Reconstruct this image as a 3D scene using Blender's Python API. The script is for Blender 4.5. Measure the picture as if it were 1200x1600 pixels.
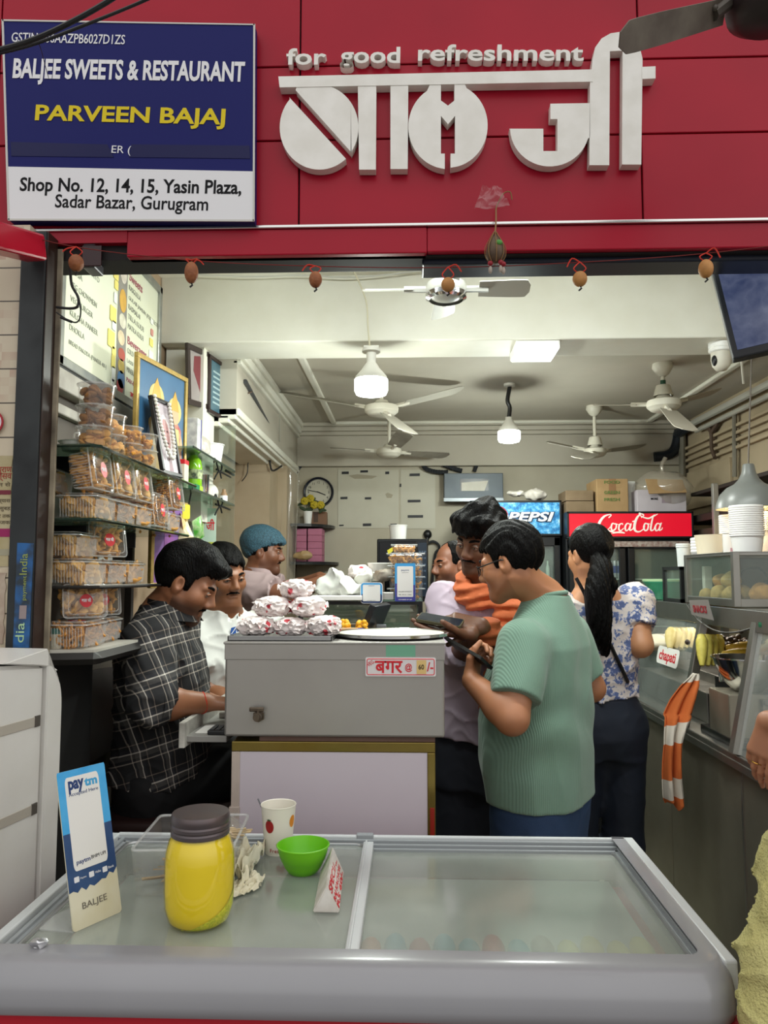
import bpy,bmesh,math,random
import numpy as np
from mathutils import Vector,Matrix,Euler
random.seed(7)
for o in list(bpy.data.objects):bpy.data.objects.remove(o)
SC=bpy.context.scene
COL=SC.collection
PI=math.pi
# camera
CAM_H,YAW,PITCH,FPX=1.48,math.radians(1.9),math.radians(4.77),1200.0
cd=bpy.data.cameras.new('camera'); cam=bpy.data.objects.new('camera',cd); COL.objects.link(cam)
cam.location=(0,0,CAM_H); cam.rotation_euler=(PI/2+PITCH,0,YAW)
cd.sensor_width=36; cd.lens=FPX*36/1600; cd.clip_start=0.05
SC.camera=cam
CR=cam.rotation_euler.to_matrix()
# view + world
SC.view_settings.view_transform='Standard'; SC.view_settings.look='None'
SC.view_settings.gamma=1; SC.view_settings.use_curve_mapping=False
SC.view_settings.exposure=0.0
WORLD_STRENGTH=1.4
wd=bpy.data.worlds.new('street_daylight'); SC.world=wd; wd.use_nodes=True
wn=wd.node_tree.nodes; wl=wd.node_tree.links
bg=wn['Background']; bg.inputs['Strength'].default_value=WORLD_STRENGTH
tc=wn.new('ShaderNodeTexCoord'); sep=wn.new('ShaderNodeSeparateXYZ'); rp=wn.new('ShaderNodeValToRGB')
wl.new(tc.outputs['Generated'],sep.inputs[0]);
mp=wn.new('ShaderNodeMapRange'); mp.inputs['From Min'].default_value=-1; wl.new(sep.outputs['Z'],mp.inputs['Value'])
wl.new(mp.outputs[0],rp.inputs['Fac'])
rp.color_ramp.elements[0].position=.42; rp.color_ramp.elements[0].color=(.30,.29,.28,1)
rp.color_ramp.elements[1].position=.62; rp.color_ramp.elements[1].color=(1.0,.99,.97,1)
mp2=wn.new('ShaderNodeMapRange'); mp2 .inputs['From Min'].default_value=-1; mp2 .inputs['To Min'].default_value=.62; mp2 .inputs['To Max'].default_value=1.15; wl.new(sep.outputs['X'],mp2 .inputs['Value'])
mxw=wn.new('ShaderNodeVectorMath'); mxw.operation='SCALE'; wl.new(rp.outputs[0],mxw.inputs[0]); wl.new(mp2 .outputs[0],mxw.inputs['Scale'])
wl.new(mxw.outputs[0],bg.inputs['Color'])
LAMP_K=1.0
try:
 SC.cycles.max_bounces=8; SC.cycles.transparent_max_bounces=24; SC.cycles.caustics_reflective=False ; SC.cycles.caustics_refractive=False
 SC.cycles.use_denoising=True ; SC.cycles.sample_clamp_indirect=4.0
except Exception:pass
def P(px,py,Y):
 """pixel of the 1200x1600 photograph -> the point of that view ray at depth Y into the shop"""
 d=CR@Vector(((px-600)/FPX,(800-py)/FPX,-1.0))
 return Vector((0,0,CAM_H))+d*(Y/d.y)
def PX(px,Y,py=900):return P(px,py,Y).x
def PZ(py,Y,px=640):return P(px,py,Y).z
def at_z(px,py,z):
 d=CR@Vector(((px-600)/FPX,(800-py)/FPX,-1.0))
 return Vector((0,0,CAM_H))+d*((z-CAM_H)/d.z)
def at_x(px,py,x):
 d=CR@Vector(((px-600)/FPX,(800-py)/FPX,-1.0))
 return Vector((0,0,CAM_H))+d*(x/d.x)
def area(name,loc,rot,sx,sy,power,col=(1,1,1),spread=180):
 l=bpy.data.lights.new(name,'AREA'); l.shape='RECTANGLE'; l.size=sx; l.size_y=sy; l.energy=power; l.color=col
 l.spread=math.radians(spread)
 o=bpy.data.objects.new(name,l); o.location=loc; o.rotation_euler=rot; COL.objects.link(o); return o
def point(name,loc,power,r=.04,col=(1,1,1)):
 l=bpy.data.lights.new(name,'POINT'); l.energy=power; l.shadow_soft_size=r; l.color=col
 o=bpy.data.objects.new(name,l); o.location=loc; COL.objects.link(o); return o
 # objects
WM={}
def _reg(o,m):WM[o.name]=m
def thing(name,label,cat,loc=(0,0,0),group=None,rotz=0,rot=None):
 o=bpy.data.objects.new(name,None); COL.objects.link(o); o.empty_display_size=.05
 o.location=loc; o.rotation_euler=rot if rot else (0,0,rotz)
 tag(o,label,cat,group)
 _reg(o,Matrix.Translation(Vector(loc))@o.rotation_euler.to_matrix().to_4x4())
 return o
def tag(o,label,cat,group=None,kind=None):
 if label:o['label']=label
 if cat:o['category']=cat
 if group:o['group']=group
 if kind:o['kind']=kind
 return o
def obj(name,bm,m=None,parent=None,local=False,smooth=None,label=None,kind=None):
 """link bm (or a mesh) as one mesh object; world coordinates unless local"""
 if isinstance(bm,bmesh.types.BMesh):
  me=bpy.data.meshes.new(name); bm.normal_update(); bm.to_mesh(me); bm.free()
 else:me=bm
 if m is not None:
  for q in (m if isinstance(m,(list,tuple)) else [m]):me.materials.append(q)
 if smooth is not None:shade(me,smooth)
 o=bpy.data.objects.new(name,me); COL.objects.link(o)
 if parent is not None:
  o.parent=parent
  if local:_reg(o,WM[parent.name])
  else:o.matrix_parent_inverse=WM[parent.name].inverted(); _reg(o,Matrix())
 else:_reg(o,Matrix())
 if label:o['label']=label
 if kind:o['kind']=kind
 return o
def solo(name,bm,m,label,cat,group=None,smooth=None):
 return tag(obj(name,bm,m,smooth=smooth),label,cat,group)
def struct(name,bm,m,parent=None,smooth=None):
 o=obj(name,bm,m,parent,smooth=smooth)
 if parent is None:o['kind']='structure'
 return o
def shade(me,ang=40):
 """smooth, with edges sharper than ang kept hard"""
 n=len(me.polygons)
 me.polygons.foreach_set('use_smooth',[True]*n)
 if ang<180:
  bm=bmesh.new(); bm.from_mesh(me); ca=math.radians(ang)
  for e in bm.edges:
   if len(e.link_faces)==2 and e.calc_face_angle(0)>ca:e.smooth=False
  bm.to_mesh(me); bm.free()
def kids(o):return list(o.children)
def dup(root,loc=None,rotz=None,label=None,group=None,rot=None,scale=None):
 def rec(o,par):
  c=o.copy(); COL.objects.link(c)
  if par is not None:c.parent=par
  _reg(c,WM.get(o.name,Matrix()))
  for ch in TREE.get(o.name,()):rec(ch,c)
  return c
 TREE.clear()
 for o in bpy.data.objects:
  if o.parent:TREE.setdefault(o.parent.name,[]).append(o)
 r=rec(root,None)
 if loc is not None:r.location=loc
 if rotz is not None:r.rotation_euler=(0,0,rotz)
 if rot is not None:r.rotation_euler=rot
 if scale is not None:r.scale=scale
 if label:r['label']=label
 if group:r['group']=group
 return r
TREE={}
# bmesh helpers
def B():return bmesh.new()
def xf(bm,verts,mat):
 bmesh.ops.transform(bm,matrix=mat,verts=verts)
def box(bm,lo,hi,mat=None,bev=0,seg=2):
 lo=Vector(lo); hi=Vector(hi)
 r=bmesh.ops.create_cube(bm,size=1)
 vs=r['verts']; c=(lo+hi)/2; s=hi-lo
 bmesh.ops.transform(bm,matrix=Matrix.Translation(c)@Matrix.Diagonal((abs(s.x),abs(s.y),abs(s.z),1)),verts=vs)
 if bev>0:
  es=list({e for v in vs for e in v.link_edges})
  r2=bmesh.ops.bevel(bm,geom=es,offset=bev,segments=seg,profile=.5,affect='EDGES')
  vs=list({v for f in r2['faces'] for v in f.verts}|{v for v in vs if v.is_valid})
 if mat is not None:bmesh.ops.transform(bm,matrix=mat,verts=vs)
 return bm
def frame_mat(a,b,up=(0,0,1)):
 z=(Vector(b)-Vector(a)).normalized(); u=Vector(up)
 if abs(z.dot(u))>.98:u=Vector((1,0,0))
 x=u.cross(z).normalized(); y=z.cross(x)
 m=Matrix((x,y,z)).transposed().to_4x4(); m.translation=Vector(a); return m
def cyl(bm,a,b,r,r2=None,seg=20,caps=True):
 a=Vector(a); b=Vector(b); L=(b-a).length
 if r2 is None:r2=r
 bmesh.ops.create_cone(bm,cap_ends=caps,segments=seg,radius1=r,radius2=r2,depth=L,matrix=frame_mat(a,b)@Matrix.Translation((0,0,L/2)))
 return bm
def ball(bm,c,r,sx=1,sy=1,sz=1,seg=16,rot=None):
 m=Matrix.Translation(Vector(c))
 if rot is not None:m=m@rot
 bmesh.ops.create_uvsphere(bm,u_segments=seg,v_segments=max(6,seg*2//3),radius=1,matrix=m@Matrix.Diagonal((r*sx,r*sy,r*sz,1)))
 return bm
def lathe(bm,prof,c=(0,0,0),seg=32,mat=None,a0=0,a1=2*PI,sx=1,sy=1):
 """prof: list of (radius, z)"""
 c=Vector(c); rings=[]; full=abs(a1-a0-2*PI)<1e-6
 n=seg if full else seg+1
 M_=mat if mat is not None else Matrix()
 for (r,z) in prof:
  ring=[]
  if r<1e-6:v=bm.verts.new(M_@(c+Vector((0,0,z)))); ring=[v]*n
  else:
   for i in range(n):
    a=a0+(a1-a0)*i/seg
    ring.append(bm.verts.new(M_@(c+Vector((r*math.cos(a)*sx,r*math.sin(a)*sy,z)))))
  rings.append(ring)
 for k in range(len(rings)-1):
  p,q=rings[k],rings[k+1]
  for i in range(seg):
   j=(i+1)%n
   f=[p[i],p[j],q[j],q[i]]
   u=[]
   for v in f:
    if v not in u:u.append(v)
   if len(u)>=3:
    try:bm.faces.new(u)
    except ValueError:pass
 return bm
def smooth_path(pts,n=6):
 pts=[Vector(p) for p in pts]
 if len(pts)<3:return pts
 out=[]
 for i in range(len(pts)-1):
  p0=pts[max(i-1,0)]; p1=pts[i]; p2=pts[i+1]; p3=pts[min(i+2,len(pts)-1)]
  for k in range(n):
   t=k/n
   out.append(.5*((2*p1)+(p2-p0)*t+(2*p0-5*p1+4*p2-p3)*t*t+(-p0+3*p1-3*p2+p3)*t**3))
 out.append(pts[-1]); return out
def tube(bm,pts,r,seg=8,smooth=0,closed=False,rr=None):
 pts=[Vector(p) for p in pts]
 if smooth:pts=smooth_path(pts,smooth)
 n=len(pts); rings=[]; prev=None
 for i,p in enumerate(pts):
  if closed:t=pts[(i+1)%n]-pts[i-1]
  else:t=pts[min(i+1,n-1)]-pts[max(i-1,0)]
  t=t.normalized() if t.length>1e-9 else Vector((0,0,1))
  if prev is None:
   u=Vector((0,0,1)) if abs(t.z)<.9 else Vector((1,0,0))
   x=u.cross(t).normalized()
  else:
   x=prev-t*prev.dot(t)
   x=x.normalized() if x.length>1e-6 else Vector((1,0,0))
  prev=x; y=t.cross(x); R=r if rr is None else rr[min(i*len(rr)//n,len(rr)-1)] if len(rr)!=n else rr[i]
  rings.append([bm.verts.new(p+x*math.cos(2*PI*k/seg)*R+y*math.sin(2*PI*k/seg)*R) for k in range(seg)])
 m=n if closed else n-1
 for i in range(m):
  a,b=rings[i],rings[(i+1)%n]
  for k in range(seg):bm.faces.new([a[k],a[(k+1)%seg],b[(k+1)%seg],b[k]])
 if not closed:
  bm.faces.new(rings[0][::-1]); bm.faces.new(rings[-1])
 return bm
def plane_mat(o,right=(1,0,0),up=(0,0,1)):
 r=Vector(right).normalized(); u=Vector(up); u=(u-r*u.dot(r)).normalized(); n=r.cross(u)
 m=Matrix((r,u,n)).transposed().to_4x4(); m.translation=Vector(o); return m
def prism(bm,pts,z0,z1,mat=None):
 """closed 2-D outline extruded from z0 to z1 along the local normal"""
 area_=sum(pts[i-1][0]*pts[i][1]-pts[i][0]*pts[i-1][1] for i in range(len(pts)))
 if area_<0:pts=pts[::-1]
 M_=mat if mat is not None else Matrix()
 a=[bm.verts.new(M_@Vector((x,y,z0))) for x,y in pts]
 b=[bm.verts.new(M_@Vector((x,y,z1))) for x,y in pts]
 fs=[bm.faces.new(a[::-1]),bm.faces.new(b)]
 n=len(pts)
 for i in range(n):bm.faces.new([a[i],a[(i+1)%n],b[(i+1)%n],b[i]])
 for f in fs:f.normal_update()
 bmesh.ops.triangulate(bm,faces=fs)
 return bm
def rrect(w,h,r,n=5,cx=0,cy=0):
 pts=[]
 for (sx,sy,a) in ((1,1,0),(-1,1,PI/2),(-1,-1,PI),(1,-1,1.5*PI)):
  for k in range(n+1):
   t=a+PI/2*k/n
   pts.append((cx+sx*(w/2-r)+r*math.cos(t),cy+sy*(h/2-r)+r*math.sin(t)))
 return pts
def arc(cx,cy,rx,ry,a0,a1,n=24):
 return [(cx+rx*math.cos(math.radians(a0+(a1-a0)*i/n)),cy+ry*math.sin(math.radians(a0+(a1-a0)*i/n))) for i in range(n+1)]
def disc(r,n=24,cx=0,cy=0,ry=None):return [(cx+r*math.cos(2*PI*i/n),cy+(ry or r)*math.sin(2*PI*i/n)) for i in range(n)]
def text_bm(bm,s,size,mat=None,ext=.001,off=0,align='CENTER',width=None,shear=0,height=None,vfit=False):
 """lettering in the local plane; width fits it horizontally"""
 c=bpy.data.curves.new('lettering','FONT'); c.body=s; c.size=size; c.extrude=ext/2; c.offset=off; c.align_x=align; c.shear=shear
 c.resolution_u=3
 o=bpy.data.objects.new('lettering',c)
 me=bpy.data.meshes.new_from_object(o)
 vs=[v.co.copy() for v in me.vertices]
 if vs:
  x0=min(v.x for v in vs); x1=max(v.x for v in vs); y0=min(v.y for v in vs); y1=max(v.y for v in vs)
  kx=width/(x1-x0) if width else 1
  ky=height/(y1-y0) if height else 1
  cx=(x0+x1)/2 if align=='CENTER' else (x0 if align=='LEFT' else x1)
  for v in me.vertices:
   v.co.x=(v.co.x-cx)*kx
   if height:v.co.y=(v.co.y-(y0 if vfit else 0))*ky
   v.co.z+=ext/2
  if mat is not None:me.transform(mat)
  bm.from_mesh(me)
 bpy.data.meshes.remove(me); bpy.data.objects.remove(o); bpy.data.curves.remove(c)
 return bm
def sheet(bm,nx,ny,fn):
 """grid surface from fn(u, v)"""
 g=[[bm.verts.new(fn(i/nx,j/ny)) for j in range(ny+1)] for i in range(nx+1)]
 for i in range(nx):
  for j in range(ny):bm.faces.new([g[i][j],g[i+1][j],g[i+1][j+1],g[i][j+1]])
 return bm
def solidify(bm,t):
 bm.normal_update()
 vs=list(bm.verts); fs=list(bm.faces)
 nv={v:bm.verts.new(v.co-v.normal*t) for v in vs}
 for f in fs:bm.faces.new([nv[v] for v in reversed(f.verts)])
 for e in [e for e in bm.edges if e.is_valid and len(e.link_faces)==1 and e.verts[0] in nv and e.verts[1] in nv]:
  a,b=e.verts; f=e.link_faces[0]
  vl=list(f.verts); i=vl.index(a)
  if vl[(i+1)%len(vl)]==b:bm.faces.new([b,a,nv[a],nv[b]])
  else:bm.faces.new([a,b,nv[b],nv[a]])
 return bm
def vnoise(p,s=1.0,seed=0):
 from mathutils import noise
 return noise.noise(Vector(p)*s+Vector((seed*13.1,seed*7.7,seed*3.3)))
 # materials
MATS={}
def lin(c):
 if isinstance(c,str):
  c=c.lstrip('#'); c=[int(c[i:i+2],16)/255 for i in (0,2,4)]
 return tuple((x/12.92 if x<=.04045 else ((x+.055)/1.055)**2.4) for x in c)+(1,)
def M(name,col='#808080',rough=.5,metal=0,var=None,vscale=8,vamt=.5,bump=0,bscale=60,spec=.5,coat=0,emit=0,ecol=None,trans=0,ior=1.45,sss=0,vdet=4,aniso=None,sheen=0,vstretch=None,rvar=0):
 """plain Principled material; var = second colour mixed in by noise"""
 if name in MATS:return MATS[name]
 m=bpy.data.materials.new(name); m.use_nodes=True ; nt=m.node_tree; b=nt.nodes['Principled BSDF']
 b.inputs['Base Color'].default_value=lin(col); b.inputs['Roughness'].default_value=rough; b.inputs['Metallic'].default_value=metal
 b.inputs['Specular IOR Level'].default_value=spec; b.inputs['Coat Weight'].default_value=coat; b.inputs['Coat Roughness'].default_value=.08
 b.inputs['Transmission Weight'].default_value=trans; b.inputs['IOR'].default_value=ior
 if sheen:b.inputs['Sheen Weight'].default_value=sheen
 if sss:
  b.inputs['Subsurface Weight'].default_value=sss; b.inputs['Subsurface Radius'].default_value=(.012,.005,.003); b.inputs['Subsurface Scale'].default_value=1
 if emit:b.inputs['Emission Color'].default_value=lin(ecol or col); b.inputs['Emission Strength'].default_value=emit
 tcn=nt.nodes.new('ShaderNodeTexCoord'); src=tcn.outputs['Object']
 if vstretch:
  mpn=nt.nodes.new('ShaderNodeMapping'); mpn.inputs['Scale'].default_value=vstretch; nt.links.new(src,mpn.inputs[0]); src=mpn.outputs[0]
 if var or rvar:
  n=nt.nodes.new('ShaderNodeTexNoise'); n.inputs['Scale'].default_value=vscale; n.inputs['Detail'].default_value=vdet; nt.links.new(src,n.inputs['Vector'])
  r=nt.nodes.new('ShaderNodeMapRange'); r.inputs['From Min'].default_value=.35; r.inputs['From Max'].default_value=.65; nt.links.new(n.outputs[0],r.inputs[0])
  if var:
   mx=nt.nodes.new('ShaderNodeMix'); mx.data_type='RGBA'; mx.inputs[6].default_value=lin(col); mx.inputs[7].default_value=lin(var)
   r.inputs['To Max'].default_value=vamt; nt.links.new(r.outputs[0],mx.inputs[0]); nt.links.new(mx.outputs[2],b.inputs['Base Color'])
  if rvar:
   r2=nt.nodes.new('ShaderNodeMapRange'); r2 .inputs['From Min'].default_value=.35; r2 .inputs['From Max'].default_value=.65
   r2 .inputs['To Min'].default_value=rough; r2 .inputs['To Max'].default_value=rough+rvar; nt.links.new(n.outputs[0],r2 .inputs[0]); nt.links.new(r2 .outputs[0],b.inputs['Roughness'])
 if bump:
  n2=nt.nodes.new('ShaderNodeTexNoise'); n2 .inputs['Scale'].default_value=bscale; n2 .inputs['Detail'].default_value=3; nt.links.new(src,n2 .inputs['Vector'])
  bp=nt.nodes.new('ShaderNodeBump'); bp.inputs['Strength'].default_value=bump; bp.inputs['Distance'].default_value=.01; nt.links.new(n2 .outputs[0],bp.inputs['Height']); nt.links.new(bp.outputs[0],b.inputs['Normal'])
 MATS[name]=m; return m
def thin(name,col='#ffffff',alpha=.2,rough=.08,gl=.5,tint=None):
 """thin clear plastic or glass: see-through, a little body colour, a fresnel shine"""
 if name in MATS:return MATS[name]
 m=bpy.data.materials.new(name); m.use_nodes=True ; nt=m.node_tree; nt.nodes.clear()
 out=nt.nodes.new('ShaderNodeOutputMaterial'); tr=nt.nodes.new('ShaderNodeBsdfTransparent'); tr.inputs[0].default_value=lin(tint or '#ffffff')
 df=nt.nodes.new('ShaderNodeBsdfDiffuse'); df.inputs[0].default_value=lin(col)
 g=nt.nodes.new('ShaderNodeBsdfGlossy'); g.inputs['Roughness'].default_value=rough; g.inputs[0].default_value=(gl,gl,gl,1)
 m1=nt.nodes.new('ShaderNodeMixShader'); m1 .inputs[0].default_value=alpha
 nt.links.new(tr.outputs[0],m1 .inputs[1]); nt.links.new(df.outputs[0],m1 .inputs[2])
 lw_=nt.nodes.new('ShaderNodeLayerWeight'); lw_.inputs[0].default_value=.5
 pw=nt.nodes.new('ShaderNodeMath'); pw.operation='POWER'; pw.inputs[1].default_value=4; nt.links.new(lw_.outputs['Facing'],pw.inputs[0])
 fr=nt.nodes.new('ShaderNodeMath'); fr.operation='MULTIPLY_ADD'; fr.inputs[1].default_value=.6; fr.inputs[2].default_value=.05; nt.links.new(pw.outputs[0],fr.inputs[0])
 m2=nt.nodes.new('ShaderNodeMixShader'); nt.links.new(fr.outputs[0],m2 .inputs[0]); nt.links.new(m1 .outputs[0],m2 .inputs[1]); nt.links.new(g.outputs[0],m2 .inputs[2])
 nt.links.new(m2 .outputs[0],out.inputs[0]); MATS[name]=m; return m
def emis(name,col,s):
 if name in MATS:return MATS[name]
 m=bpy.data.materials.new(name); m.use_nodes=True ; nt=m.node_tree; nt.nodes.clear()
 out=nt.nodes.new('ShaderNodeOutputMaterial'); e=nt.nodes.new('ShaderNodeEmission'); e.inputs[0].default_value=lin(col); e.inputs[1].default_value=s
 nt.links.new(e.outputs[0],out.inputs[0]); MATS[name]=m; return m
white_paint=M('white_paint','#e4e2d6',.6,var='#d5d2c2',vscale=5,vamt=.6)
steel=M('brushed_steel','#a9a9a8',.3,1,var='#8c8c8c',vscale=6,vstretch=(1,1,14),vamt=.7,rvar=.12)
steel_d=M('dark_steel','#7d7d7c',.28,1,var='#5f5f5e',vscale=5,rvar=.15)
chrome=M('chrome','#d0d0d0',.12,1)
black=M('black_plastic','#141416',.4)
blackm=M('black_metal','#1b1c1e',.45,.3)
whitep=M('white_plastic','#ecebe6',.35)
cream=M('cream_plastic','#d9d2bd',.5,var='#c5bda6')
clear=thin('clear_plastic','#f2f2ec',.05,.1,.9)
clear2=thin('milky_plastic','#eef0ee',.24,.18,.8)
glass=thin('pane_glass','#cfe0d6',.05,.03,.9,tint='#f6faf6')
glass_g=thin('shelf_glass','#9db8a8',.3,.04,1,tint='#cfe2d6')
glass_e=M('glass_edge','#26382f',.15,spec=.8)
red_sign=M('red_panel','#a80f2b',.3,var='#990c27',vscale=3,vamt=.7,spec=.3)
navy=M('navy_print','#171b60',.5,spec=.2)
ink=M('black_ink','#121216',.6,spec=.2)
red_ink=M('red_ink','#c9202c',.5)
yel_ink=M('yellow_print','#dcc528',.5,spec=.2)
white_print=M('white_print','#e3e3e6',.45)
paper=M('paper','#e8e5da',.8,var='#d9d4c4',vscale=20)
card=M('cardboard','#a98a62',.85,var='#967850',vscale=14)
pvc=M('grey_pipe','#b9b7ad',.5)
wood_d=M('dark_wood','#2d1a14',.45,var='#22120e',vscale=4,vstretch=(8,8,1))
# THE ROOM
XL,XR,YB,YS=-1.0,1.80,5.05,1.80
ZC1,ZC2,ZB=2.68,2.48,2.41
wall_b=M('back_wall_paint','#bfb8a5',.65,var='#afa793',vscale=3,vamt=.8)
wall_l=M('left_wall_paint','#b29a80',.7,var='#9d866c',vscale=4)
wall_r=M('right_wall_paint','#b9a88c',.7,var='#a4947a',vscale=4)
ceil_m=M('ceiling_paint','#bfb9ab',.7,var='#b0a99a',vscale=2,vamt=.8)
def tile_mat(name,c1,c2,grout,size,rough,mortar=.004):
 m=bpy.data.materials.new(name); m.use_nodes=True ; nt=m.node_tree; b=nt.nodes['Principled BSDF']; b.inputs['Roughness'].default_value=rough
 t=nt.nodes.new('ShaderNodeTexCoord'); br=nt.nodes.new('ShaderNodeTexBrick'); br.offset=0
 br.inputs['Scale'].default_value=1; br.inputs['Brick Width'].default_value=size; br.inputs['Row Height'].default_value=size; br.inputs['Mortar Size'].default_value=mortar
 br.inputs['Color1'].default_value=lin(c1); br.inputs['Color2'].default_value=lin(c2); br.inputs['Mortar'].default_value=lin(grout)
 nt.links.new(t.outputs['Object'],br.inputs['Vector']); nt.links.new(br.outputs['Color'],b.inputs['Base Color']); return m
fl=tile_mat('floor_tiles','#b9b6a2','#b2af9b','#4d4a40',.6,.28)
bm=B(); box(bm,(-1.35,1.7,-.05),(2.0,5.3,0)); struct('floor',bm,fl)
bm=B(); box(bm,(-6,-6,-.1),(6,1.7,-.03)); struct('floor_street',bm,M('street_concrete','#6d6a66',.8,var='#55524e',vscale=3))
bm=B(); box(bm,(-1.35,YB,-.05),(2.0,YB+.1,2.8)); struct('wall_back',bm,wall_b)
bm=B(); box(bm,(XL-.1,1.85,-.05),(XL,YB,2.8)); struct('wall_left',bm,wall_l)
bm=B(); box(bm,(XR,1.85,-.05),(XR+.1,YB,2.8)); struct('wall_right',bm,wall_r)
bm=B(); box(bm,(XL-.1,1.82,ZC1),(XR+.1,3.0,ZC1+.1)); struct('ceiling_front',bm,white_paint)
bm=B(); box(bm,(XL-.1,3.2,ZC2),(XR+.1,YB+.1,ZC2+.25)); struct('ceiling',bm,ceil_m)
bm=B(); box(bm,(XL,2.98,ZB),(XR,3.22,ZC1+.02),bev=.006); struct('ceiling_beam',bm,white_paint)
def strip(pts,w,h,z,name,mm):
 bm=B()
 for (a,b) in pts:
  a=Vector(a); b=Vector(b)
  lo=Vector((min(a.x,b.x)-w/2,min(a.y,b.y)-w/2,z-h)); hi=Vector((max(a.x,b.x)+w/2,max(a.y,b.y)+w/2,z+.002))
  box(bm,lo,hi,bev=h*.4)
 return struct(name,bm,mm)
strip([((-.49,3.25,0),(-.49,4.92,0)),((-.49,4.92,0),(1.54,4.92,0)),((1.54,3.25,0),(1.54,4.92,0))],.035,.018,ZC2,'trim_1',white_paint)
bm=B()
for k,(d,zt,zb) in enumerate([(.07,2.48,2.455),(.05,2.455,2.425),(.035,2.425,2.40)]):
 box(bm,(-.74,YB-.06-d,zb),(XR,YB-.05,zt),bev=.006)
box(bm,(-.74,YB-.06,2.20),(XR,YB+.01,2.48),bev=.004)
struct('trim_2',bm,ceil_m)
bm=B(); box(bm,(XL,3.22,2.17),(-.74,YB,ZC2+.01)); struct('wall_left_bulkhead',bm,ceil_m)
bm=B()
for (d,zt,zb) in [(.05,2.48,2.45),(.035,2.45,2.41),(.02,2.41,2.39)]:box(bm,(-.76,3.22,zb),(-.74+d,YB-.05,zt),bev=.006)
for (d,zt,zb) in [(.012,2.20,2.165),(.0,2.18,2.15),(-.03,2.17,2.135),(-.07,2.17,2.12)]:box(bm,(-.98,3.22,zb),(-.74+d,YB-.01,zt),bev=.006)
struct('trim_3',bm,white_paint)
bm=B(); box(bm,(XL,4.35,0),(-.80,4.62,2.15)); box(bm,(XL,4.62,0),(-.745,YB,2.15)); struct('wall_left_pilaster',bm,M('pilaster_paint','#b9a88e',.7,var='#a59377',vscale=5))
bm=B(); box(bm,(-.99,3.04,1.70),(-.835,3.22,2.41)); struct('wall_left_pier',bm,white_paint)
bm=B()
for z in (2.30,2.26,2.22,2.18):box(bm,(XR-.03,3.2,z-.012),(XR+.001,YB-.05,z+.006),bev=.004)
box(bm,(XR-.02,4.3,1.9),(XR+.001,5.0,2.14),bev=.004)
struct('trim_4',bm,wall_r)
# SHOP FRONT
Zs=lambda py,px=700:P(px,py,YS).z
Z_TRIM,Z_RED=2.327,2.256
bm=B()
xs=[-3.0,PX(-5,YS,200),PX(468,YS,200),PX(1001,YS,200),3.2]
zs=[Z_TRIM,PZ(216,YS,640),PZ(100,YS,640),PZ(-20,YS,640),3.4]
for i in range(4):
 for j in range(4):
  box(bm,(xs[i]+.002,YS,zs[j]+.002),(xs[i+1]-.002,YS+.02,zs[j+1]-.002),bev=.0015,seg=1)
fw=struct('wall_front',bm,red_sign)
bm=B(); box(bm,(-3,YS+.012,Z_RED),(3.2,YS+.10,3.4)); struct('wall_front_core',bm,M('joint_black','#120a0c',.7),fw)
bm=B(); box(bm,(-3.0,YS-.012,Z_TRIM-.006),(3.2,YS+.02,Z_TRIM+.002),bev=.002); struct('trim_5',bm,M('bright_aluminium','#d8d8d6',.22,1))
bm=B()
box(bm,(PX(60,YS,370),YS-.006,PZ(376,YS,640)+.003),(PX(200,YS,370),YS+.03,Z_TRIM-.006))
box(bm,(PX(200,YS,370),YS-.006,Z_RED),(PX(667,YS,385),YS+.03,Z_TRIM-.006),bev=.003)
box(bm,(PX(667,YS,385)+.0005,YS-.004,Z_RED+.003),(3.2,YS+.03,Z_TRIM-.006),bev=.003)
struct('trim_6',bm,red_sign)
bm=B(); box(bm,(PX(660,YS,395),YS+.032,PZ(410,YS+.03,900)),(3.2,YS+.12,Z_RED+.02),bev=.004); struct('trim_7',bm,M('blue_black_band','#0d1526',.35))
bm=B(); box(bm,(-1.2,YS+.032,PZ(400,YS+.03,400)),(PX(660,YS,395),YS+.12,Z_RED+.06),bev=.004)
box(bm,(-1.2,YS+.03,PZ(408,YS+.08,400)),(3.2,YS+.16,PZ(397,YS+.08,400)),bev=.004)
struct('trim_8',bm,M('shutter_track','#2a2622',.6,var='#4b4136',vscale=12))
YP=1.74
pillar_m=M('dark_stone','#23282a',.35,var='#15181a',vscale=7,vamt=.9,rvar=.3)
bm=B(); box(bm,(PX(20,YP,700),YP,0),(PX(60,YP,700),YP+.06,2.30),bev=.003); struct('wall_left_pillar',bm,pillar_m)
bm=B(); box(bm,(PX(60,YP,700),YP+.004,0),(PX(62,YP,700),YP+.055,2.30),bev=.001); struct('trim_9',bm,wood_d)
bm=B(); box(bm,(PX(76,YP+.056,700),YP+.056,0),(PX(87,YP+.056,700),YP+.064,2.28),bev=.002)
struct('trim_10',bm,M('worn_edge','#a79b84',.7,var='#4b4238',vscale=9,vamt=.9))
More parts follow.
